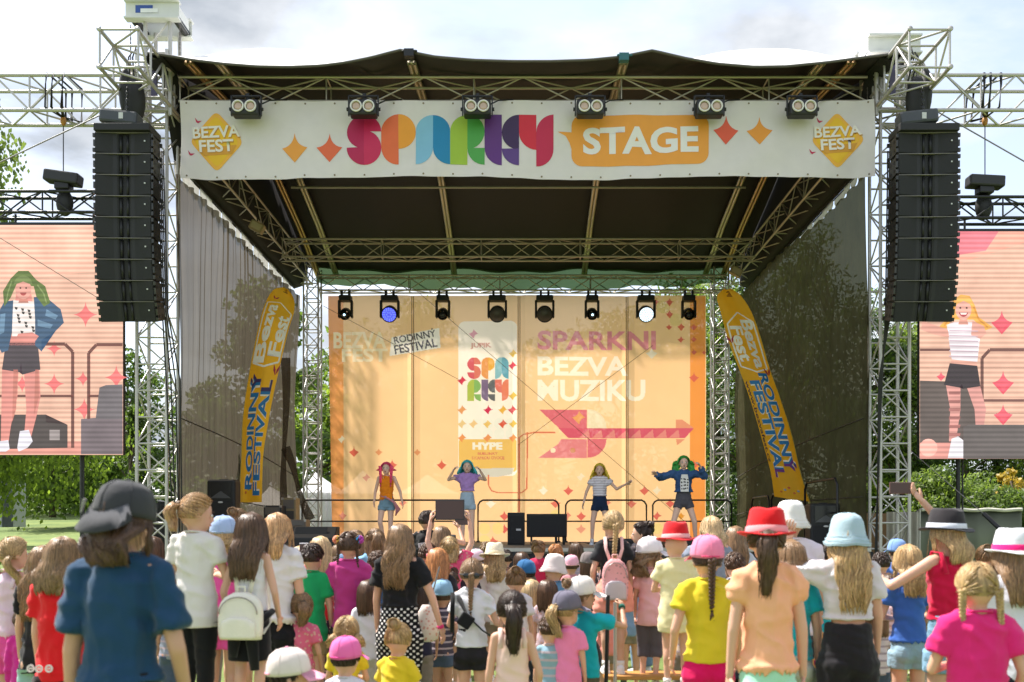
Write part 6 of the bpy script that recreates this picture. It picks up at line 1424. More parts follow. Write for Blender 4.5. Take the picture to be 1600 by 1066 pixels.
    if tk != 'tank':
        for e in (-1, 1):
            s0, el, wr, u, f = J[e]; g.limb(nk + Vector((e * .03 * h, 0, -.002 * h)), s0 + Vector((0, 0, -.006)), .025 * h + lo * .4, .024 * h + lo * .6, 12)
            if tk in ('jacket', 'long'):
                g.limb(s0, el, .029 * h + lo, .025 * h + lo * 1.6, 12); g.limb(el, el.lerp(wr, .86), .025 * h + lo * 1.5, .021 * h + lo, 12, True)
            else: g.limb(s0 - u * .01, s0.lerp(el, sleeves), .026 * h + lo * .6, .029 * h + lo * 1.25, 14, True)
            if tk != 'tank': g.limb(nk + Vector((e * .048 * h * width, 0, -.075 * h)), s0.lerp(el, .30), .034 * h + lo * .4, .028 * h + lo * .8, 12)
    shirt = remesh(g, vox, 2, .0075 * h * (1.0 if near else .7), rnd.uniform(0, 50)); nm_ = {'tee': 'shirt', 'tank': 'tank_top', 'crop': 'cropped_top', 'long': 'long_shirt', 'dress': 'dress', 'jacket': 'jacket'}[tk]
    if tk == 'tank':
        o_ = obj(nm_, shirt, cloth_mat(tcv, tkind), root, local=True)
        for e in (-1, 1):
            mb = MB(); x = e * .055 * h; mb.path([(x * 1.0, ly + .05 * h, O.z + sh - .06 * h), (x * .95, ly + .02 * h, O.z + sh + .022 * h), (x * .95, ly - .03 * h, O.z + sh + .018 * h), (x, ly - .062 * h, O.z + sh - .06 * h)], .011 * h, 7, .35); obj('shoulder_strap', mb, cloth_mat(tcv, tkind), o_, True, local=True)
    else: o_ = obj(nm_, shirt, cloth_mat(tcv, tkind), root, local=True)
    if tk in ('tee', 'crop', 'long', 'dress') and near: mb = MB(); mb.path([(O.x + .040 * h * math.cos(a), ly + .038 * h * math.sin(a) - .002, O.z + sh + .017 * h - .006 * h * math.sin(a)) for a in [2 * math.pi * q / 20 for q in range(21)]], .0065 * h, 6, .7); obj('collar', mb, cloth_mat(tcv, tkind), o_, True, local=True)
    # --- lower garment
    if bot:
        bk, bc = bot[0], bot[1]; bkind = bot[2] if len(bot) > 2 else ('denim' if bk == 'denim' else 'plain'); g = MB(); p_ = {'leggings': .009, 'pants': .016, 'shorts': .012, 'skirt': .012, 'denim': .010, 'capri': .008, 'hotpants': .005}[bk] * h
        wz = hip + .125 * h
        if bk == 'skirt': g.rings([ring(wz, .063 * h * width + p_, .050 * h + p_, 0), ring(hip + .01 * h, .080 * h * width + p_, .066 * h + p_, 0), ring(hip - .20 * h, .098 * h * width + p_, .085 * h + p_, 0)])
        else:
            g.rings([ring(wz, .062 * h * width + p_, .048 * h + p_, 0), ring(hip + .02 * h, .076 * h * width + p_, .062 * h + p_, 0), ring(hip - .035 * h, .078 * h * width + p_, .060 * h + p_, 0), ring(hip - .07 * h, .06 * h, .045 * h, 0)])
            for e in (-1, 1):
                hp, kn, an = LG[e]; g.ell(pel + Vector((e * .038 * h, -.032 * h, -.028 * h)), (.044 * h + p_ * .5, .040 * h + p_ * .5, .050 * h), 12, 9)
                fr = {'shorts': .48, 'denim': .40, 'hotpants': .30}.get(bk)
                if fr: e_ = hp.lerp(kn, fr); g.limb(hp, e_, .046 * h + p_, .044 * h + p_ * 1.3, 14, True)
                elif bk == 'capri': g.limb(hp, kn, .050 * h + p_, .034 * h + p_, 14); g.limb(kn, kn.lerp(an, .35), .034 * h + p_, .032 * h + p_, 14, True)
                else: g.limb(hp, kn, .050 * h + p_, .034 * h + p_, 14); g.limb(kn, kn.lerp(an, .97), .034 * h + p_, (.021 if bk == 'leggings' else .030) * h + p_, 14, True)
        me = remesh(g, vox, 2, .0035 * h, rnd.uniform(0, 50), 7)
        if hz < wz:
            bm = bmesh.new(); bm.from_mesh(me); bmesh.ops.delete(bm, geom=[v for v in bm.verts if v.co.z > O.z + hz + .022 * h], context='VERTS'); bm.to_mesh(me); bm.free()
        bo_ = obj({'denim': 'denim_shorts', 'hotpants': 'shorts', 'capri': 'leggings', 'pants': 'trousers'}.get(bk, bk), me, cloth_mat(bc, bkind), root, local=True)
        if belt: mb = MB(); mb.lathe([(.065 * h + p_, 0), (.067 * h + p_ + .004, .004), (.067 * h + p_ + .004, .026), (.065 * h + p_, .03)], (0, 0, O.z + wz - .03), 24, width, .76); obj('waistband', mb, cloth_mat(belt), bo_, True, local=True)
    # --- shoes
    for e in (-1, 1):
        an = LG[e][2]; mb = MB(); x, y, z = an.x, an.y, max(0, an.z - .045 * h); q = h / 1.4
        mb.rings([[(x + w_ * q * math.cos(a), y + yy * q, z + zz * q * (.5 + .5 * math.sin(a))) for a in [2 * math.pi * t_ / 12 for t_ in range(12)]] for yy, w_, zz in ((-.055, .018, .05), (-.04, .031, .075), (.0, .034, .085), (.06, .036, .062), (.11, .036, .045), (.145, .026, .035), (.158, .012, .025))]); so = obj('shoe', mb, cloth_mat(shoes), root, True, local=True)
        mb = MB(); mb.rings([[(x + w_ * q, y + yy * q, z), (x - w_ * q, y + yy * q, z), (x - w_ * q, y + yy * q, z + .018 * q), (x + w_ * q, y + yy * q, z + .018 * q)] for yy, w_ in ((-.06, .02), (-.045, .034), (.0, .036), (.06, .039), (.115, .039), (.15, .028), (.163, .012))]); obj('sole', mb, cloth_mat('#efefef'), so, local=True)
        if Y > 6 or base == DZ: mb = MB(); mb.limb(an + Vector((0, 0, .0)), an.lerp(LG[e][1], .14), .024 * h, .025 * h, 10, True); obj('sock', mb, cloth_mat('#e6e2e0'), root, True, local=True)
    # --- hair and hat
    if hair:
        hs = hair[0]; Lh = hair[2] if len(hair) > 2 else .3
        hb = build_hair(hs, hair[1], Lh, k, rnd, near, bool(hat), hair[3] if len(hair) > 3 else 0)
        Nd = Matrix.Rotation(R(-nod * .6), 4, 'X'); nv_ = []
        for v in hb.v:      # the fall of the hair follows the shoulders, not the turned head
            w_ = 1 - .85 * min(1, max(0, (-v[2] - .06) / .12)); q_ = Matrix.Rotation(R(turn * w_), 3, 'Z') @ (Nd @ Vector(v)); nv_.append(tuple(q_ + hd))
        hb.v = nv_
        o_ = obj('hair', hb.tinted('hair'), hair_mat(hair[1]), root, local=True)
    if hat:
        parts = hat_parts(hat[0], hat[1], k * 1.03, hat[2] if len(hat) > 2 else None); first = None
        if parts:
            HH = HM @ Matrix.Rotation(R(hat[3] if len(hat) > 3 else 6), 4, 'X')
            for n_, mb, m_, sm in parts:
                mb.v = [tuple(HH @ Vector(v)) for v in mb.v]; o_ = obj('hat' if first is None else n_, mb, m_, first or root, sm, local=True); first = first or o_
    W = Matrix.Translation(root.location) @ Matrix.Rotation(R(yaw), 4, 'Z')
    return dict(root=root, W=W, J={e: [W @ J[e][i] for i in range(3)] for e in J}, Jd={e: [(W.to_3x3() @ J[e][i]) for i in (3, 4)] for e in J}, h=h, sh=W @ nk, hip=W @ pel, body=bo, head=W @ HM, k=k, hd=W @ hd, ly=ly)
def phone_at(c, label, w=.074, h=.15, tilt=0, c1=(.03, .03, .035), yaw=0, screen=(.25, .2, .18), cat='phone', land=True):
    root = thing(cat, label, cat, c, None, R(yaw)); M = Matrix.Rotation(R(tilt), 3, 'Y')
    d = (h, .009, w) if land else (w, .009, h)
    me = MB().box((0, 0, 0), d, M).mesh('p'); bevel(me, .0035); obj('case', me, mat(f'phone_{c1}', c1, .35), root, local=True)
    obj('screen', MB().box((0, -.006, 0), (d[0] * .93, .002, d[2] * .88), M), mat('screen_glow', (.02, .018, .018), .6, spec=.15, emit=(.03, .02, .018), estr=1), root, local=True)
    return root
def backpack(p, label, c, w=.22, h=.26, d=.09, drop=.05, strap=None, kind='plain', pocket=True, detail=None):
    """small rucksack on a back: body, pocket, zip, handle and two straps over the shoulders"""
    W = p['W']; hh = p['h']; back = -(.060 * hh + .03) + p['ly']; zt = (W.inverted() @ p['sh']).z - drop
    root = thing('backpack', label, 'backpack', W @ Vector((0, back, zt - h))); root.rotation_euler = p['root'].rotation_euler
    def add(n, mb, m, par, sm=True): mb.v = [tuple(Vector(v) - Vector((0, back, zt - h))) for v in mb.v]; return obj(n, mb, m, par, sm, local=True)
    m = cloth_mat(c, kind); mb = MB(); rs = []
    for f in [i / 10 for i in range(11)]:
        z = zt - h + h * f; w_ = w / 2 * (1 if f < .6 else math.sqrt(max(.05, 1 - ((f - .6) / .42) ** 2))) * (.93 + .07 * min(1, f * 4)); dd = d * (1 - .25 * f) * (.85 if f in (0, 1) else 1)
        rs.append([(w_ * (abs(math.cos(a)) ** .6) * math.copysign(1, math.cos(a)), back - dd / 2 + dd / 2 * (abs(math.sin(a)) ** .6) * math.copysign(1, math.sin(a)), z) for a in [2 * math.pi * q / 20 + .01 for q in range(20)]])
    mb.rings(rs); b_ = add('bag_body', mb, m, root)
    if pocket:
        mb = MB(); rs = []
        for f in [i / 8 for i in range(9)]:
            z = zt - h * .97 + h * .45 * f; w_ = w * .40 * (1 if f < .6 else math.sqrt(max(.05, 1 - ((f - .6) / .45) ** 2)))
            rs.append([(w_ * math.cos(a), back - d * .95 - .022 * (abs(math.sin(a)) if math.sin(a) < 0 else 0) + .02 * max(0, math.sin(a)), z) for a in [2 * math.pi * q / 16 for q in range(16)]])
        mb.rings(rs); add('pocket', mb, cloth_mat(detail or c, kind if not detail else 'plain'), root)
        mb = MB(); pts = [(w * .43 * math.cos(a), back - d * .9, zt - h * .45 + h * .36 * math.sin(a)) for a in [math.pi * q / 14 for q in range(15)]]; mb.path(pts, .0035, 6); add('zip', mb, mat('zip_metal', (.35, .30, .28), .4, .6), root)
    mb = MB(); mb.path([(-.02, back - .03, zt - .005), (-.018, back - .03, zt + .03), (.018, back - .03, zt + .03), (.02, back - .03, zt - .005)], .006, 6); add('handle', mb, cloth_mat(strap or c), root)
    for e in (-1, 1):
        mb = MB(); x = .050 * hh; y = -.060 * hh - .014
        mb.path([(e * .03, back, zt - .02), (e * x, y + .005 + p['ly'], zt + drop * .6), (e * x * 1.02, -.02 + p['ly'], zt + drop + .030 * hh), (e * x * 1.05, .05 + p['ly'], zt + drop + .006), (e * x * 1.15, .078 * hh + p['ly'] + .012, zt - .05), (e * x * 1.7, .03, zt - h * .7), (e * w * .42, back + .01, zt - h * .9)], .0125, 7, .35); add('strap', mb, cloth_mat(strap or c), root)
    return root
# ================================================================== DANCERS (on the deck)
DN = 'dancers on the stage'
d1 = person('dancer with long pink hair, orange top and blue denim shorts', 604, 722, 77, ('tank', '#f08a1c'), ('hotpants', '#7fa0b4'), ('wigbraids', 'pink', .34), None, ('side', 'bentback'), 176, 0, 0, 'pale', .57, None, face=True, group=DN, legs='dance1', shoes='#5a2a34', base=DZ, hsc=1.12, width=1.12, sleeves=.4, loose=.4)
d2 = person('dancer with teal hair and lilac cropped top holding both elbows out', 730, 719, 78, ('crop', '#b48ccc'), ('hotpants', '#a9bccd'), ('wig', 'teal', .15), None, ('shoot', 'shoot'), 182, 0, 0, 'pale', .64, None, face=True, group=DN, legs='stand', shoes='#d8d8dc', base=DZ, hsc=1.12, width=1.12, sleeves=.4, loose=.5)
d3 = person('dancer with big yellow hair, white striped top and navy shorts', 937, 724, 76, ('crop', '#e6dfe6', 'stripes'), ('hotpants', '#22304c'), ('wig', 'yellow', .20), None, ('wave', 'side'), 172, 0, 0, 'pale', .60, None, face='sing', group=DN, legs='apart', shoes='#d8dce4', base=DZ, hsc=1.12, width=1.12, sleeves=.4, loose=.4)
d4 = person('dancer with green pigtails in a blue denim jacket and grey shorts', 1068, 712, 81, ('jacket', '#3d5a86', 'denim'), ('hotpants', '#55525a'), ('wigtails', 'green', .20), None, ('shoot', 'wing'), 178, 0, 0, 'pale', .60, None, face='sing', group=DN, legs='wide', shoes='#b04a58', base=DZ, hsc=1.12, width=1.12, sleeves=.4, loose=1.2)
for d_, c_ in ((d4, '#e9e4e2'),):
    q = d_['root']; h_ = d_['h']; mb = MB(); mb.rings([[(x, .073 * h_ + .016, z) for x, z in ((-.075, .60 * h_), (.075, .60 * h_), (.085, .70 * h_), (.06, .79 * h_), (-.06, .79 * h_), (-.085, .70 * h_))], [(x, .073 * h_ + .026, z) for x, z in ((-.075, .60 * h_), (.075, .60 * h_), (.085, .70 * h_), (.055, .79 * h_), (-.055, .79 * h_), (-.085, .70 * h_))]]); sh_ = obj('shirt_front', mb, cloth_mat(c_), q, local=True)
    for k in range(16): x, z = -.052 + .034 * (k % 4) + .008 * math.sin(k * 3), (.635 + .034 * (k // 4)) * h_ + .008 * math.cos(k * 5); obj('shirt_motif', MB().box((x, .073 * h_ + .029, z), (.018 + .006 * (k % 3), .003, .024), Matrix.Rotation(k * 1.1, 3, 'Y')), cloth_mat('#1d1c1e'), sh_, local=True)
root = thing('tied_shirt', 'pink flannel shirt tied round the hips of the pink-haired dancer', 'shirt', P(618, 800, 18.5)); mb = MB()
mb.path([P(595, 775, 18.55), P(606, 779, 18.52), P(616, 785, 18.55), P(622, 796, 18.6), P(618, 806, 18.6)], [.02, .03, .05, .06, .03], 8, .5); obj('cloth', mb, cloth_mat('#d98a98', 'floral'), root, True)
for e in (-1, 1): mb = MB(); w_ = d2['J'][e][2]; mb.limb(w_, w_ + Vector((0, 0, .02)), .016, .016, 8); root = thing('bracelet', ['pale bracelet on the teal-haired dancer\'s arm nearest the printed can', 'pale bracelet on the teal-haired dancer\'s other arm'][0 if e < 0 else 1], 'bracelet', w_); obj('band', mb, cloth_mat('#d8c8c0'), root, True)

# ================================================================== CROWD, nearest first
# the boy in the foreground
A_ = person('big foreground youth in a navy T-shirt with a grey cap worn backwards', 190, 752, 440, ('tee', '#20415f'), ('pants', '#1c1d20'), ('long', 'brown', .15, .03), ('cap_back', '#3a3a3e', None, -8), ('hang', 'bentback'), 0, -24, 0, 'mid', .59, None, width=.94, loose=.95, sleeves=.74, tilt=2)
mb = MB(); mb.M = A_['head']; c_ = Vector((-.083, -.070, .048)) * A_['k'] * 1.0; n_ = Vector((-.76, -.62, .22)).normalized(); u_ = Vector((.62, -.76, 0)).normalized(); w_ = n_.cross(u_) * -1
tri_ = [c_ + n_ * .022 + u_ * x + w_ * z for x, z in ((-.030, -.022), (.030, -.022), (.006, .028), (-.008, .028))]; mb.rings([tri_, [p + n_ * .004 for p in tri_]]); lg = thing('cap_badge', 'pale triangular badge on the grey backwards cap', 'badge', A_['hd']); obj('patch', mb, cloth_mat('#b9b6b4'), lg)
B_ = person('girl in a plain white T-shirt with red-blond ponytail looking to the right', 305, 770, 285, ('tee', '#d9d2ce'), ('leggings', '#17171a'), ('pony', 'strawberry', .15), None, ('down', 'front'), -12, -48, 1, 'fair', .42, None, face=True, width=1.05, nod=8)
C_ = person('long brown-haired girl in a white top carrying a cream rucksack', 391, 800, 285, ('tank', '#e2e0e6'), ('skirt', '#131316'), ('long', 'brown', .26), None, ('bentback', 'bentback'), -4, 8, 1, 'fair', .52, None)
backpack(C_, 'small cream leather rucksack on the long-haired girl in front', '#e6e0d0', .24, .25, .09, .20, '#e6e0d0', 'leather')
mb = MB(); r_ = thing('tied_jacket', 'black jacket knotted round the hips below the cream rucksack', 'jacket', C_['hip']); q = C_['hip']
for i in range(3): mb.path([q + Vector((-.13, -.02, .04)), q + Vector((-.09, -.085, .01 - .02 * i)), q + Vector((.0, -.11, -.02 - .03 * i)), q + Vector((.09, -.085, .0)), q + Vector((.13, -.02, .04))], [.02, .03, .035, .03, .02], 9, .8)
for s_, l_ in ((-1, .2), (1, .27)): mb.path([q + Vector((s_ * .02, -.12, -.02)), q + Vector((s_ * .05, -.13, -.12)), q + Vector((s_ * .06, -.12, -l_))], [.02, .035, .025], 8, .5)
obj('cloth', mb, cloth_mat('#17171a'), r_, True)
D_ = person('child in a pale blue cap and pink top, half hidden behind the white T-shirt', 348, 806, 205, ('tee', '#e0549c'), ('shorts', '#e0549c'), ('curly', 'blond', .16), ('cap', '#9fb4d6', None, 4), ('down', 'down'), 0, 0, 0, 'mid', .46, None)
E_ = person('strawberry-blond girl in a white T-shirt with a pink wristband', 432, 801, 225, ('tee', '#dcd8da'), ('leggings', '#16161a'), ('long', 'strawberry', .20), None, ('bentback', 'down'), -6, -6, 0, 'fair', .56, None)
F_ = person('boy in a green T-shirt with khaki shorts', 487, 848, 200, ('tee', '#1d9a5c'), ('shorts', '#9c8660'), ('short', 'darkbrown'), None, ('front', 'down'), -4, -14, 0, 'fair', .44, None)
G_ = person('blond girl in a red top and flowery trousers filming with a white phone', 500, 838, 185, ('tee', '#c8242c'), ('pants', '#3a2030', 'floral'), ('long', 'lightblond', .30), None, ('phone', 'bentback'), 4, 4, 0, 'fair', .50, None)
H_ = person('girl in a magenta T-shirt with two braids and rainbow pom-poms', 545, 830, 200, ('tee', '#b83a80'), ('leggings', '#141418'), ('spacebraids', 'brown', .20), None, ('fold', 'fold'), 0, 0, 0, 'fair', .50, None, loose=1.4)
for e, c_ in ((-1, ('#f0a080', '#f2c25a')), (1, ('#3aa0d8', '#c050b0'))):
    c = H_['head'] @ Vector((e * .088, -.04, .045)); r_ = thing('pompom', ['orange pom-pom on the left braid of the magenta girl', 'blue and purple pom-pom on the right braid of the magenta girl'][0 if e < 0 else 1], 'hair ornament', c); mb = MB(); mb2 = MB(); rr = random.Random(e)
    for k in range(120):
        d_ = Vector((rr.gauss(0, 1), rr.gauss(0, 1), rr.gauss(0, 1))).normalized(); (mb if d_.x < 0 else mb2).path([c, c + d_ * .034], [.004, .006], 4)
    obj('tuft', mb, cloth_mat(c_[0]), r_); obj('tuft', mb2, cloth_mat(c_[1]), r_)
I_ = person('girl in a light blue shirt raising a phone beside the magenta girl', 586, 826, 175, ('tee', '#7fb0cf'), ('denim', '#4a6c8c'), ('halfpony', 'darkblond', .22), None, ('phone', 'front'), 10, 8, 0, 'fair', .44, None, loose=1.6)
J_ = person('girl with very long wavy hair in black T-shirt and white-dotted skirt', 624, 818, 218, ('tee', '#1c1c1f'), ('pants', '#17161a', 'dots'), ('curly', 'darkblond', .34), None, ('down', 'side'), -8, 6, 0, 'fair', .62, None, width=1.05)
K_ = person('girl with long ginger hair in a black jacket and black skirt', 683, 856, 192, ('long', '#2a2629'), ('skirt', '#141416'), ('long', 'ginger', .36), None, ('down', 'hang'), -6, 0, 0, 'fair', .50, None)
M_ = person('braided girl in white T-shirt and black denim shorts with a crossbody strap', 737, 872, 220, ('tee', '#d9d8de'), ('denim', '#2a282c'), ('braid', 'darkblond', .26), None, ('fold', 'chest'), -2, 3, 0, 'fair', .53, None, belt='#262427')
r_ = thing('crossbody_bag', 'black crossbody strap bag across the white T-shirt of the braided girl', 'bag', M_['sh']); q = M_['sh']; mb = MB()
mb.path([q + Vector((-.085, .02, .0)), q + Vector((-.08, -.085, -.05)), q + Vector((-.02, -.112, -.16)), q + Vector((.08, -.105, -.26)), q + Vector((.17, -.02, -.33))], .021, 8, .25); obj('strap', mb, cloth_mat('#151517'), r_, True)
mb = MB(); mb.path([q + Vector((-.13, -.05, .0)), q + Vector((-.13, -.09, -.12)), q + Vector((-.135, -.05, -.28))], .016, 8, .4); obj('strap', mb, cloth_mat('#151517'), r_, True)
me = MB().box(q + Vector((-.035, -.122, -.19)), (.10, .03, .10), Matrix.Rotation(R(35), 3, 'Y')).mesh('b'); bevel(me, .012); obj('pouch', me, cloth_mat('#1b1b1e'), r_)
r_ = thing('sunglasses', 'dark sunglasses pushed onto the back of the braided girl\'s head', 'sunglasses', M_['hd'])
for e in (-1, 1): mb = MB(); mb.M = M_['head']; mb.ell((e * .032, -.113, -.012), (.028, .010, .018), 12, 8); obj('lens', mb, mat('sunglass', (.02, .02, .022), .1), r_, True)
mb = MB(); mb.M = M_['head']; mb.path([(-.09, .0, -.005), (-.085, -.08, -.005), (0, -.118, -.008), (.085, -.08, -.005), (.09, 0, -.005)], .004, 6); obj('frame', mb, BLACKP, r_, True)
N_ = person('curly blond girl in a pink top holding a tablet up with both arms', 702, 838, 170, ('tee', '#e85a80', 'floral'), ('shorts', '#d0c8c8'), ('halfpony', 'blond', .12), None, ('high', 'high'), 0, 4, 0, 'fair', .45, None)
O_ = person('man in a black T-shirt with short dark hair filming at the front of the stage', 667, 797, 138, ('tee', '#141416'), ('pants', '#222226'), ('short', 'darkbrown'), None, ('down', 'shoot'), -16, -22, 0, 'mid', .48, None, width=1.12, group='adults near the stage')
r_ = thing('shirt_label', 'white LIVE print on the back of the black T-shirt by the stage', 'print', P(661, 851, 10.2))
lf = lambda u, v, off=0: P(u, v, 10.30 - off)
decal('label_plate', poly_bm([[(653, 849), (671, 847), (672, 854), (654, 856)]]), cloth_mat('#cfcccc'), r_, lf, 0); decal('label_lettering', text_bm('LIVE', 656, 669, 849, 854, .01, 0, R(6)), cloth_mat('#333333'), r_, lf, .004)
Pp = person('girl in a cream straw hat with curly blond hair and a white top', 773, 850, 165, ('tee', '#dcd5cf'), ('shorts', '#8a7a6a'), ('curly', 'blond', .22), ('straw', '#e8dcc0', '#d8c8a4', -10), ('down', 'down'), 4, 4, 0, 'fair', .46, None)
Q_ = person('blond child in a white T-shirt between the straw hat and the blue cap', 806, 886, 195, ('tee', '#d8d4da'), ('shorts', '#b06070'), ('bun', 'darkblond', .1), None, ('down', 'down'), 0, 0, 0, 'fair', .46, None)
R_ = person('brunette girl with a low ponytail in a pale pink sleeveless top', 800, 922, 290, ('tank', '#ecc8bb'), ('shorts', '#b8a8b8'), ('pony', 'darkbrown', .26), None, ('hang', 'bentback'), 4, 0, 0, 'fair', .44, None, loose=1.2)
S_ = person('child in a white bucket hat turning round with a smiling face', 868, 866, 165, ('tee', '#5e86a8'), ('shorts', '#44444c'), ('short', 'darkbrown'), ('bucket', '#dccfca', None, 8), ('down', 'down'), 60, 62, 0, 'fair', .46, None, face=True, hsc=1.08)
T_ = person('woman in a turquoise T-shirt and white cap raising her hand', 912, 900, 232, ('tee', '#18a8b8'), ('shorts', '#5a5a4a', 'camo'), ('bun', 'darkblond', .1), ('cap', '#dcd6d0', None, 6), ('down', 'shoot'), -34, -38, 0, 'mid', .46, 1.22, face=True, width=1.2, loose=1.4, off=(-.02, 0))
U_ = person('small girl in a pink T-shirt with a grey cap and blond hair', 885, 922, 240, ('tee', '#ee86b4'), ('shorts', '#e070a0'), ('pony', 'blond', .20), ('cap', '#6c6878', None, 6), ('down', 'down'), -20, -30, 0, 'fair', .44, None, loose=1.5)
V_ = person('tall blond girl with one thick braid, standing on the bench in a black T-shirt', 958, 797, 212, ('tee', '#232326'), ('shorts', '#6a4a3a'), ('braid', 'blond', .30), None, ('bentback', 'hang'), 0, 6, 1, 'fair', .40, None, loose=1.3, shoes='#e6e4ea')
backpack(V_, 'pink patterned rucksack on the braided girl on the bench', '#e0a0a0', .19, .30, .10, .12, '#e6b6b2', 'paw', True, '#c0b4b8')
mb = MB(); r_ = thing('tied_shirt', 'salmon shirt hanging below the pink rucksack', 'shirt', V_['hip'])
q = V_['hip']; mb.rings([[(q.x + w_ * math.cos(a), q.y - .05 + d_ * math.sin(a), q.z + z) for a in [2 * math.pi * t_ / 18 for t_ in range(18)]] for z, w_, d_ in ((.10, .11, .08), (.0, .14, .095), (-.1, .155, .10), (-.14, .15, .10))]); obj('cloth', remesh(mb, .014, 2, .008, 3, 6), cloth_mat('#ef9a86'), r_)
W_ = person('dark-haired woman in profile looking left behind the white cap', 1003, 816, 150, ('tee', '#3a3236'), ('pants', '#6e88a4'), ('bun', 'darkbrown', .1), None, ('down', 'down'), 40, 45, 0, 'fair', .46, None, face=True)
X_ = person('girl in a white cap and pale pink T-shirt with grey leggings looking right', 1015, 838, 212, ('tee', '#eab0b4'), ('capri', '#5a5258'), ('curly', 'darkblond', .16), ('cap', '#e6dde0', None, 4), ('down', 'front'), -16, -58, 1, 'fair', .42, 1.10, face=True)
Y_ = person('girl in a red fedora with a white band and a pale yellow T-shirt', 1056, 817, 238, ('tee', '#e2d8a8'), ('shorts', '#b4bcc6'), None, ('fedora', '#cc1c24', '#e8a8a8', 4), ('front', 'down'), -6, 22, 1, 'fair', .36, None, loose=1.3, width=1.1, nod=6)
Z_ = person('girl in a yellow T-shirt and pink cap with a thin brown braid', 1106, 836, 272, ('tee', '#d8c02c'), ('leggings', '#d80c5c'), ('braid', 'brown', .28), ('cap', '#ea86a8', '#e8507c', 4), ('bentback', 'bentback'), 2, 0, 0, 'fair', .52, None, loose=1.3, sleeves=.5, width=1.05)
AA = person('girl in a bright red hat, peach top and mint green shorts', 1199, 797, 325, ('tee', '#f2b088'), ('shorts', '#a8dcc0'), ('pony', 'brown', .30, -.035), ('fedora', '#d4141c', '#e8969a', -4), ('hang', 'hang'), 0, -10, 0, 'fair', .55, None, loose=1.1, sleeves=.25)
AB = person('fair-haired girl holding a dark phone up in front of her face', 1112, 806, 175, ('tee', '#8890a0'), ('shorts', '#444444'), ('long', 'lightblond', .16), None, ('phone', 'front'), 10, 12, 0, 'fair', .46, None)
AC = person('tall person in a white bucket hat and white shirt behind the red hat', 1236, 783, 228, ('tee', '#dcd2da'), ('shorts', '#333338'), None, ('bucket', '#dedcd6', None, 2), ('down', 'down'), -8, -6, 0, 'mid', .46, None, width=1.1, group='adults near the stage')
AD = person('girl in a turquoise T-shirt and grey shorts right behind the peach top', 1236, 842, 268, ('tee', '#18a2ae'), ('shorts', '#a8b0a4'), ('long', 'darkblond', .12), None, ('down', 'hang'), 0, 0, 0, 'fair', .52, None)
AE = person('girl in a light blue bucket hat with very long blond hair and black trousers', 1325, 803, 275, ('tee', '#d6d0d2'), ('pants', '#242226'), ('curly', 'blond', .40), ('bucket', '#a4bcc6', None, 2), ('head', 'down'), -2, 2, 0, 'fair', .64, None, width=1.05)
AF = person('child in a teal T-shirt and ripped jeans, low behind the turquoise girl', 1284, 900, 190, ('tee', '#1ea4b0'), ('denim', '#2c4c6c'), ('short', 'brown'), None, ('down', 'down'), 0, 0, 0, 'mid', .42, None)
AG = person('curly blond girl in a blue T-shirt and light denim shorts', 1420, 850, 228, ('tee', '#3c66b4'), ('denim', '#8ca8b8'), ('curly', 'blond', .24), None, ('fold', 'fold'), 0, 4, 0, 'fair', .54, None)
AH = person('girl in a black fedora with a white band and a red vest filming overhead', 1481, 797, 255, ('tank', '#c61440'), ('denim', '#7ca0b8'), ('long', 'blond', .18), ('fedora', '#2c292c', '#d0d4dc', 2), ('elbow', 'over'), 14, 18, 0, 'fair', .60, None)
AI = person('girl in an oversized hot pink T-shirt with two blond braids', 1528, 878, 350, ('tee', '#dc2874'), ('shorts', '#d85a90'), ('braids', 'blond', .24), None, ('front', 'bentback'), -4, -4, 0, 'fair', .36, None, loose=1.7, sleeves=.62, width=1.08)
AJ = person('girl in a white trilby at the right edge of the picture', 1584, 828, 290, ('tee', '#d8d8e2'), ('shorts', '#20202a'), ('long', 'darkblond', .26), ('trilby', '#e4e4ea', '#e01a70', 0), ('down', 'down'), 0, -6, 0, 'mid', .48, None)
AK = person('girl in a pink and white tank top holding a black phone at the left edge', 18, 838, 235, ('tank', '#e6c8da'), ('shorts', '#e05098'), ('pigtails', 'blond', .20), None, ('hang', 'phone'), -14, -24, 0, 'fair', .56, None, face=True)
AL = person('girl with very long wavy hair in a black top and pale green shorts', 66, 852, 250, ('tee', '#222024'), ('shorts', '#8fb4ac'), ('curly', 'darkblond', .34), None, ('down', 'down'), 6, 0, 0, 'fair', .44, None)
AM = person('brown-haired girl in a red T-shirt with white badges at its hem', 96, 838, 290, ('tee', '#dc1c22'), ('shorts', '#2a1a1e'), ('long', 'darkblond', .19), None, ('down', 'down'), -4, -10, 0, 'fair', .48, None, loose=1.3)
AN = person('toddler in a magenta sweater low at the left edge', 40, 945, 240, ('long', '#cc2c8c'), ('shorts', '#6aa09c'), ('short', 'brown'), None, ('down', 'down'), 0, 0, 0, 'fair', .44, None)
for k in range(3):
    q = AM['W'] @ Vector((-.095 + .05 * k, -.105 - .008 * (k == 1), AM['h'] * .53)); r_ = thing('round_badge', ['left one of three round white badges on the red T-shirt hem', 'middle one of three round white badges on the red T-shirt hem', 'right one of three round white badges on the red T-shirt hem'][k], 'badge', q)
    mb = MB(); mb.lathe([(.012, 0), (.021, 0), (.021, .004), (.012, .004), (.012, 0)], seg=18); mb.v = [(q.x + x, q.y - .02 - z, q.z + y) for x, y, z in mb.v]; obj('ring', mb, cloth_mat('#e8d8d8'), r_)
    obj('bar', MB().box(q + Vector((0, -.022, 0)), (.016, .003, .009)), cloth_mat('#e8d8d8'), r_)
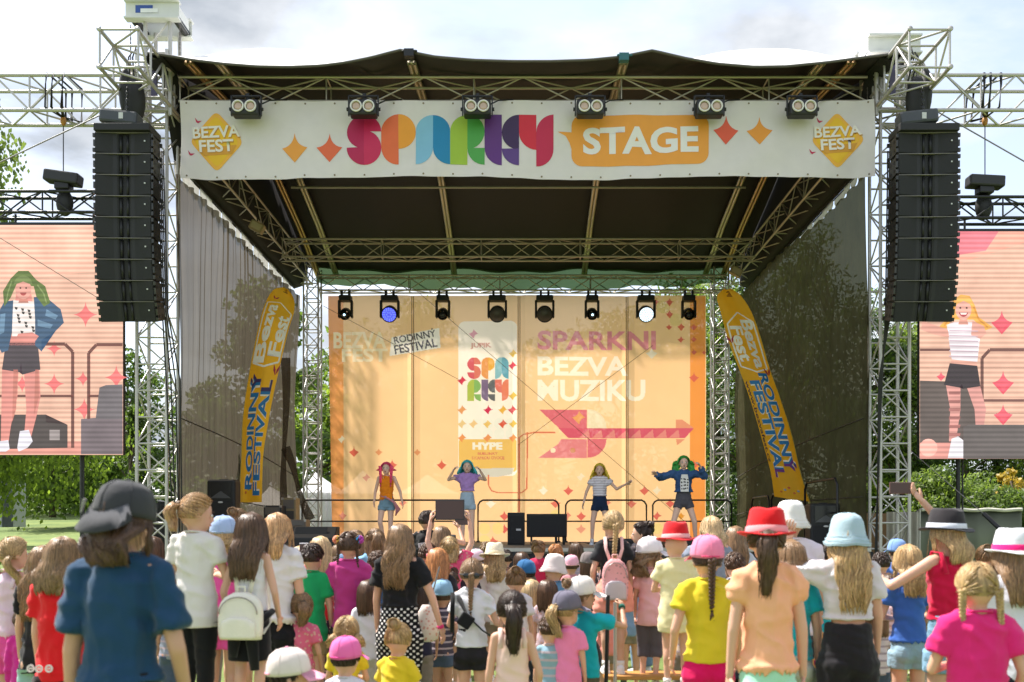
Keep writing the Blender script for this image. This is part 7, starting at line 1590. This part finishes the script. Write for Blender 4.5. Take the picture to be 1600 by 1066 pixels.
# crouching and sitting children along the bottom edge
YS = 'children crouching in front'
s1 = person('crouching child with blond bunches in a yellow T-shirt', 541, 962, 242, ('tee', '#dcc22c'), ('shorts', '#556'.replace('556', '555566')), ('pigtails', 'blond', .08), None, ('front', 'front'), 0, 4, 0, 'fair', .44, 1.05, sit=True, group=YS)
s2 = person('child in a bright pink cap right in front of the yellow T-shirt', 539, 994, 275, ('tee', '#d8d4de'), ('shorts', '#445566'), ('short', 'darkbrown'), ('cap', '#ee70b0', '#e8509c', 4), ('front', 'front'), -6, -10, 0, 'fair', .44, 1.05, sit=True, group=YS)
s3 = person('blond child in a yellow T-shirt bending forward beside the dotted skirt', 612, 974, 262, ('tee', '#dcc22c'), ('shorts', '#445566'), ('bun', 'blond', .1), None, ('front', 'front'), -20, 12, 0, 'fair', .44, 1.10, sit=True, group=YS, lean=.06, nod=18)
s4 = person('child in a white cap at the bottom left centre', 447, 1012, 345, ('tee', '#e6b0c8'), ('shorts', '#445566'), ('short', 'darkbrown'), ('cap', '#e6d8d2', '#eea0b8', 4), ('front', 'front'), -40, -30, 0, 'fair', .44, 1.05, sit=True, group=YS)

# rows farther forward: only heads and shoulders show
FILL = [
 (283, 842, 165, '#c8a8a0', 'strawberry', 'bun', None, 'child with a red-blond bun half hidden behind the white T-shirt'), (372, 795, 190, '#b8b0a8', 'darkblond', 'bun', None, 'light-haired child whose crown peeks out behind the brown-haired girl'),
 (690, 822, 150, '#e070a0', 'darkblond', 'long', None, 'long-haired girl in a pink top just behind the wavy-haired girl'), (668, 848, 165, '#e8a0c0', 'brown', 'short', None, 'child with a pink shoulder showing beside the wavy-haired girl'),
 (722, 858, 165, '#3a3440', 'brown', 'bob', None, 'brown-bobbed child in a dark top left of the braided white T-shirt'), (744, 858, 140, '#d8c8d0', 'brown', 'short', ('cap', '#e6c8d0'), 'child in a pale pink cap below the tablet'),
 (790, 858, 135, '#8a6a60', 'darkbrown', 'short', None, 'dark-haired child right of the straw hat'), (815, 862, 140, '#6a5a50', 'brown', 'bob', None, 'brown-haired child behind the blue cap'),
 (822, 874, 165, '#b8c0b4', 'darkbrown', 'short', ('cap', '#2c6494'), 'child in a blue cap and grey-green top'), (842, 845, 125, '#c42850', 'darkblond', 'bun', None, 'child in a crimson top with a brown-blond bun near the stage'),
 (868, 850, 125, '#a06050', 'ginger', 'braids', None, 'red-haired child with two braids near the stage'), (893, 867, 130, '#c88a90', 'brown', 'short', ('cap', '#eeb0c0'), 'child in a pink cap near the stage left of the grey cap'),
 (919, 862, 140, '#4a4248', 'brown', 'bob', ('cap', '#7a706e'), 'child in a grey-brown cap beside the pink rucksack'), (938, 868, 125, '#807880', 'darkbrown', 'short', None, 'dark-haired child low behind the grey-brown cap'),
 (1010, 815, 128, '#38343c', 'darkbrown', 'bun', None, 'woman with a dark knot of hair behind the profile face'), (1085, 852, 150, '#7f8aa0', 'brown', 'bob', None, 'brown-haired child between the red fedora and the pink cap'),
 (1150, 822, 170, '#c8ccd4', 'darkblond', 'long', None, 'fair-haired child in a pale top whose face hides behind the red hat'), (1148, 862, 190, '#b8bcc8', 'brown', 'short', None, 'child in a pale grey top between the yellow and the peach T-shirts'),
 (1265, 868, 160, '#1c1a1e', 'brown', 'long', None, 'dark-dressed child just left of the light blue bucket hat'), (1293, 852, 150, '#c87a60', 'darkbrown', 'bun', None, 'child with a dark bun under the raised arm'),
 (1378, 862, 165, '#e6e4e8', 'darkbrown', 'short', None, 'child in white carrying a grey rucksack'), (1402, 842, 150, '#5a7ac0', 'brown', 'short', ('cap', '#7c9cd0'), 'child in a blue cap next to the right tower'),
 (1350, 870, 140, '#a8a0a8', 'brown', 'bob', None, 'brown-haired child beside the long blond hair'), (1541, 852, 170, '#d06080', 'darkblond', 'bun', None, 'child with a blond knot behind the hot pink T-shirt'),
 (1510, 872, 160, '#c04070', 'darkblond', 'pony', None, 'child with raised hands between the black fedora and the white trilby'), (1560, 876, 175, '#b87888', 'brown', 'bob', None, 'brown-haired child left of the white trilby'),
 (1440, 875, 150, '#8a98a8', 'darkblond', 'bob', None, 'fair child behind the curly-haired girl in blue'), (555, 828, 160, '#6a88a8', 'darkblond', 'halfpony', None, 'fair girl filming with a camera behind the rainbow pom-poms'),
 (470, 852, 175, '#b07a88', 'blond', 'bob', None, 'blond child between the strawberry-blond girl and the green T-shirt'), (520, 870, 165, '#e8e0e6', 'brown', 'short', None, 'child in pale pink-white behind the magenta T-shirt'),
 (655, 905, 200, '#2c2a40', 'darkbrown', 'bob', None, 'dark-clothed child between the wavy-haired and the ginger girls'), (590, 860, 180, '#4a6a94', 'brown', 'short', None, 'child in a blue top right of the magenta T-shirt'),
 (118, 868, 180, '#c0a8a0', 'darkblond', 'bob', None, 'fair-haired child hidden behind the red T-shirt'), (238, 838, 175, '#22a4b4', 'brown', 'bob', None, 'child in a turquoise top just right of the navy T-shirt'),
 (328, 858, 170, '#e87ab0', 'darkblond', 'long', None, 'child in a bright pink dress right of the white T-shirt'), (950, 905, 195, '#e89488', 'brown', 'pony', None, 'child in a salmon top low behind the turquoise woman'),
 (985, 885, 170, '#7a96b4', 'darkbrown', 'bob', None, 'child in a long denim-blue top beside the pink rucksack'), (1080, 868, 185, '#d0c8a0', 'darkblond', 'bob', None, 'fair-haired child between the pale yellow and yellow T-shirts'),
 (1175, 900, 220, '#7c8088', 'brown', 'bob', None, 'child in grey hidden low behind the peach top'), (855, 905, 185, '#c8b0b8', 'brown', 'bob', None, 'brown-haired child left of the pink T-shirt with the grey cap'),
 (760, 880, 160, '#d8d4d8', 'blond', 'curly', None, 'curly blond child in white behind the braided girl'), (1255, 905, 200, '#e87a9c', 'darkblond', 'short', None, 'child in pink low between the turquoise and teal T-shirts'),
 (1388, 895, 200, '#b8c4c8', 'brown', 'bob', None, 'child in pale grey holding a flowered bag'), (705, 880, 170, '#6a3a30', 'brown', 'pony', None, 'brown-haired child in rust between the ginger and braided girls'),
 (1070, 905, 200, '#c8b8a8', 'brown', 'bob', None, 'brown-haired child in beige low beside the pale yellow T-shirt'), (1150, 935, 215, '#8ab0c0', 'blond', 'pony', None, 'blond ponytailed child in light blue low between yellow and peach T-shirts'),
 (1268, 940, 215, '#d8a060', 'brown', 'short', None, 'child in ochre low beside the turquoise girl'), (1370, 930, 215, '#e8e0e0', 'darkblond', 'bob', ('bucket', '#e0d0d8'), 'child in a pinkish bucket hat beside the black trousers'),
 (1460, 930, 220, '#d8a8b8', 'blond', 'pigtails', None, 'blond child with bunches in pale pink beside the blue T-shirt'), (1345, 905, 175, '#6a8a5a', 'darkbrown', 'short', None, 'dark-haired child in moss green behind the bucket hat girl'),
 (575, 905, 205, '#e0e0e8', 'brown', 'bob', None, 'brown-bobbed child in white right of the magenta T-shirt'), 
 (470, 925, 225, '#d86a8a', 'darkblond', 'pony', None, 'fair-haired child in rose low beside the green T-shirt'), (860, 958, 240, '#88a8b8', 'brown', 'short', None, 'child in grey-blue low between the pale and the pink tops'),
  (830, 905, 180, '#e6dccc', 'lightblond', 'bob', None, 'very fair child in cream left of the grey cap'),
 (1215, 862, 170, '#b0586a', 'brown', 'bob', None, 'child in dull red between the red hat and the white bucket hat'), (690, 905, 195, '#504a58', 'brown', 'short', ('cap', '#8ab0c8'), 'child in a light blue cap beside the ginger hair'),
  (1330, 862, 150, '#a89060', 'brown', 'short', ('cap', '#d8d0a0'), 'child in a straw-yellow cap behind the bucket hat girl'),
 (140, 900, 215, '#d0c8d0', 'brown', 'bob', None, 'brown-bobbed child in pale grey left of the navy T-shirt'), (272, 900, 205, '#98a0b0', 'darkblond', 'pony', None, 'child in slate between the navy and the white T-shirts'),
 (900, 848, 118, '#a8a0b0', 'brown', 'bob', None, 'brown-haired child at the stage edge behind the pink cap'), (760, 846, 120, '#708090', 'darkblond', 'short', None, 'child at the stage edge behind the straw hat'),
 (975, 862, 125, '#c0b0b8', 'darkbrown', 'bob', None, 'dark-haired child at the stage edge right of the rucksack'), (1125, 872, 160, '#d8d0d8', 'brown', 'pony', None, 'ponytailed child in white behind the yellow T-shirt'),
 (640, 868, 150, '#98606a', 'brown', 'bob', None, 'child in dusky red behind the wavy-haired girl'), (530, 850, 150, '#708870', 'darkblond', 'bob', None, 'child in grey-green behind the rainbow pom-poms'),
]
fr_ = random.Random(5)
for (x, y, s, c, hc, hs, hat, lab) in FILL:
    bt = fr_.choice(['#2a2a30', '#50607a', '#8a8078', '#c8c0b8', '#303848'])
    kd = fr_.choice(['plain', 'plain', 'plain', 'stripes', 'plain', 'floral', 'plain'])
    person(lab, x, y, s, ('tee', c, kd), (fr_.choice(['shorts', 'denim', 'leggings', 'shorts']), bt), (hs, hc, .16 if hs != 'long' else .26), hat, ('down', 'bentback') if lab.find('raised') < 0 and lab.find('filming') < 0 else ('phone', 'phone'), fr_.uniform(-14, 14), fr_.uniform(-25, 25), 0, fr_.choice(['fair', 'mid', 'fair']), .46, None, loose=1.1)

# things held up
def at(p, e, dx=0, dy=0, dz=0): return p['J'][e][2] + p['Jd'][e][1] * .07 + Vector((dx, dy, dz))
phone_at(at(G_, -1, -.03, -.02, .05), 'white phone raised by the blond girl in red', w=.08, h=.16, c1=(.75, .75, .78), land=False, screen=(.3, .35, .4))
phone_at(at(AH, 1, -.085, .0, .03), 'brown-cased phone held high above the black fedora', c1=(.16, .08, .07))
phone_at((at(N_, -1) + at(N_, 1)) / 2 + Vector((0, -.01, .03)), 'black tablet held above the curly blond girl in pink', w=.19, h=.27, cat='tablet')
phone_at(at(AK, 1, .04, 0, .03), 'black phone held by the girl at the left edge', land=False)
phone_at(at(AB, -1, .03, -.01, .04), 'dark phone held in front of the fair-haired girl\'s face')
phone_at(at(O_, 1, .05, .0, .05), 'camera phone in a rig held by the man in black', w=.12, h=.16)
phone_at(at(I_, -1, -.02, 0, .05), 'dark phone raised by the girl in light blue')
phone_at(at(X_, 1, -.02, -.03, .02), 'small pale phone in the hand of the girl in the white cap', w=.05, h=.1, c1=(.5, .55, .6))
for p_, e, lab in ((E_, 1, 'pink wristband on the strawberry-blond girl'), (J_, 1, 'pink wristband on the girl in the dotted skirt'), (T_, 1, 'dark green wristband on the woman in turquoise'), (AD, 1, 'pink wristband on the turquoise girl behind the peach top')):
    a = p_['J'][e][2]; d_ = p_['Jd'][e][1]; r_ = thing('wristband', lab, 'wristband', a); mb = MB(); mb.limb(a - d_ * .012, a + d_ * .012, .024, .024, 14, True); obj('band', mb, cloth_mat('#e0407c' if 'pink' in lab else '#1c5a4c'), r_, True)
r_ = thing('drawstring_bag', 'white flowered bag hanging between the dotted skirt and the black skirt', 'bag', P(664, 1000, 6.7)); q = P(666, 975, 6.75)
mb = MB(); mb.rings([[(q.x + w_ * math.cos(a), q.y + .05 * math.sin(a) * (w_ / .1), q.z + z) for a in [2 * math.pi * t_ / 14 for t_ in range(14)]] for z, w_ in ((-.13, .05), (-.11, .085), (-.02, .10), (.06, .085), (.10, .05), (.14, .03))]); obj('bag_body', mb, cloth_mat('#e0d8d0', 'floral'), r_, True); tube('cord', q + Vector((.02, 0, .13)), q + Vector((.10, -.03, .42)), .006, cloth_mat('#888888'), r_)
r_ = thing('tote_bag', 'pink and white flowered bag beside the black trousers', 'bag', P(1385, 1010, 7)); q = P(1386, 975, 7.0)
mb = MB(); mb.rings([[(q.x + .02 * z * 8 + w_ * math.cos(a), q.y + .04 * math.sin(a), q.z + z) for a in [2 * math.pi * t_ / 14 for t_ in range(14)]] for z, w_ in ((-.19, .03), (-.14, .07), (-.03, .085), (.08, .07), (.15, .04))]); obj('bag_body', mb, cloth_mat('#e6c4c4', 'floral'), r_, True)
# bench the children stand on
wood = mat('bench_wood', (.52, .24, .06), .55, var=.25, vscale=4, stretch=(1, 8, 8), bump=.2, bscale=20)
def bench(x0, x1, y, lab):
    root = thing('bench', lab, 'bench', ((x0 + x1) / 2, y, 0), 'orange wooden benches')
    for dy in (-.065, .065): me = MB().box(((x0 + x1) / 2, y + dy, BENCH_H - .016), (x1 - x0, .125, .03)).mesh('p'); bevel(me, .005); obj('seat_board', me, wood, root)
    for x in (x0 + .15, x1 - .15):
        for dy in (-.1, .1): tube('leg', (x, y + dy * 1.2, 0), (x, y + dy * .7, BENCH_H - .035), .014, mat('bench_leg', (.12, .14, .12), .5, .5), root)
        tube('crossbar', (x, y - .1, .15), (x, y + .1, .15), .01, mat('bench_leg', (.12, .14, .12), .5, .5), root)
bench(.6, 2.2, 6.78, 'orange wooden bench under the braided girl with the pink rucksack'); bench(1.0, 2.6, 6.1, 'orange wooden bench under the girl in the red fedora')
bench(-3.2, -1.3, 5.05, 'orange wooden bench under the girls in white at the left'); bench(2.5, 4.1, 7.4, 'orange wooden bench behind the mint green shorts')
# stroller beside the turquoise woman
root = thing('stroller', 'black folding stroller frame beside the turquoise woman', 'stroller', P(965, 1066, 6.4)); q = P(950, 1010, 6.4)
tube('push_bar', Vector((q.x - .02, q.y, .1)), Vector((q.x + .0, q.y, 1.05)), .014, BLACKM, root); tube('push_bar', Vector((q.x + .05, q.y, .1)), Vector((q.x + .05, q.y, 1.0)), .012, STEEL, root)
mb = MB(); mb.ell((q.x - .22, q.y - .1, .62), (.17, .16, .20), 18, 12); obj('hood', mb, cloth_mat('#17171b'), root, True); tube('cross_tube', (q.x - .4, q.y, .4), (q.x + .08, q.y, .4), .012, BLACKM, root)
for dx in (-.4, .03):
    mb = MB()
    for i in range(20): a, b_ = 2 * math.pi * i / 20, 2 * math.pi * (i + 1) / 20; mb.limb((q.x + dx, q.y + .09 * math.cos(a), .1 + .09 * math.sin(a)), (q.x + dx, q.y + .09 * math.cos(b_), .1 + .09 * math.sin(b_)), .014, .014, 6, True)
    obj('wheel', mb, CABLE, root, True)
bpy.data.scenes.remove(TS)
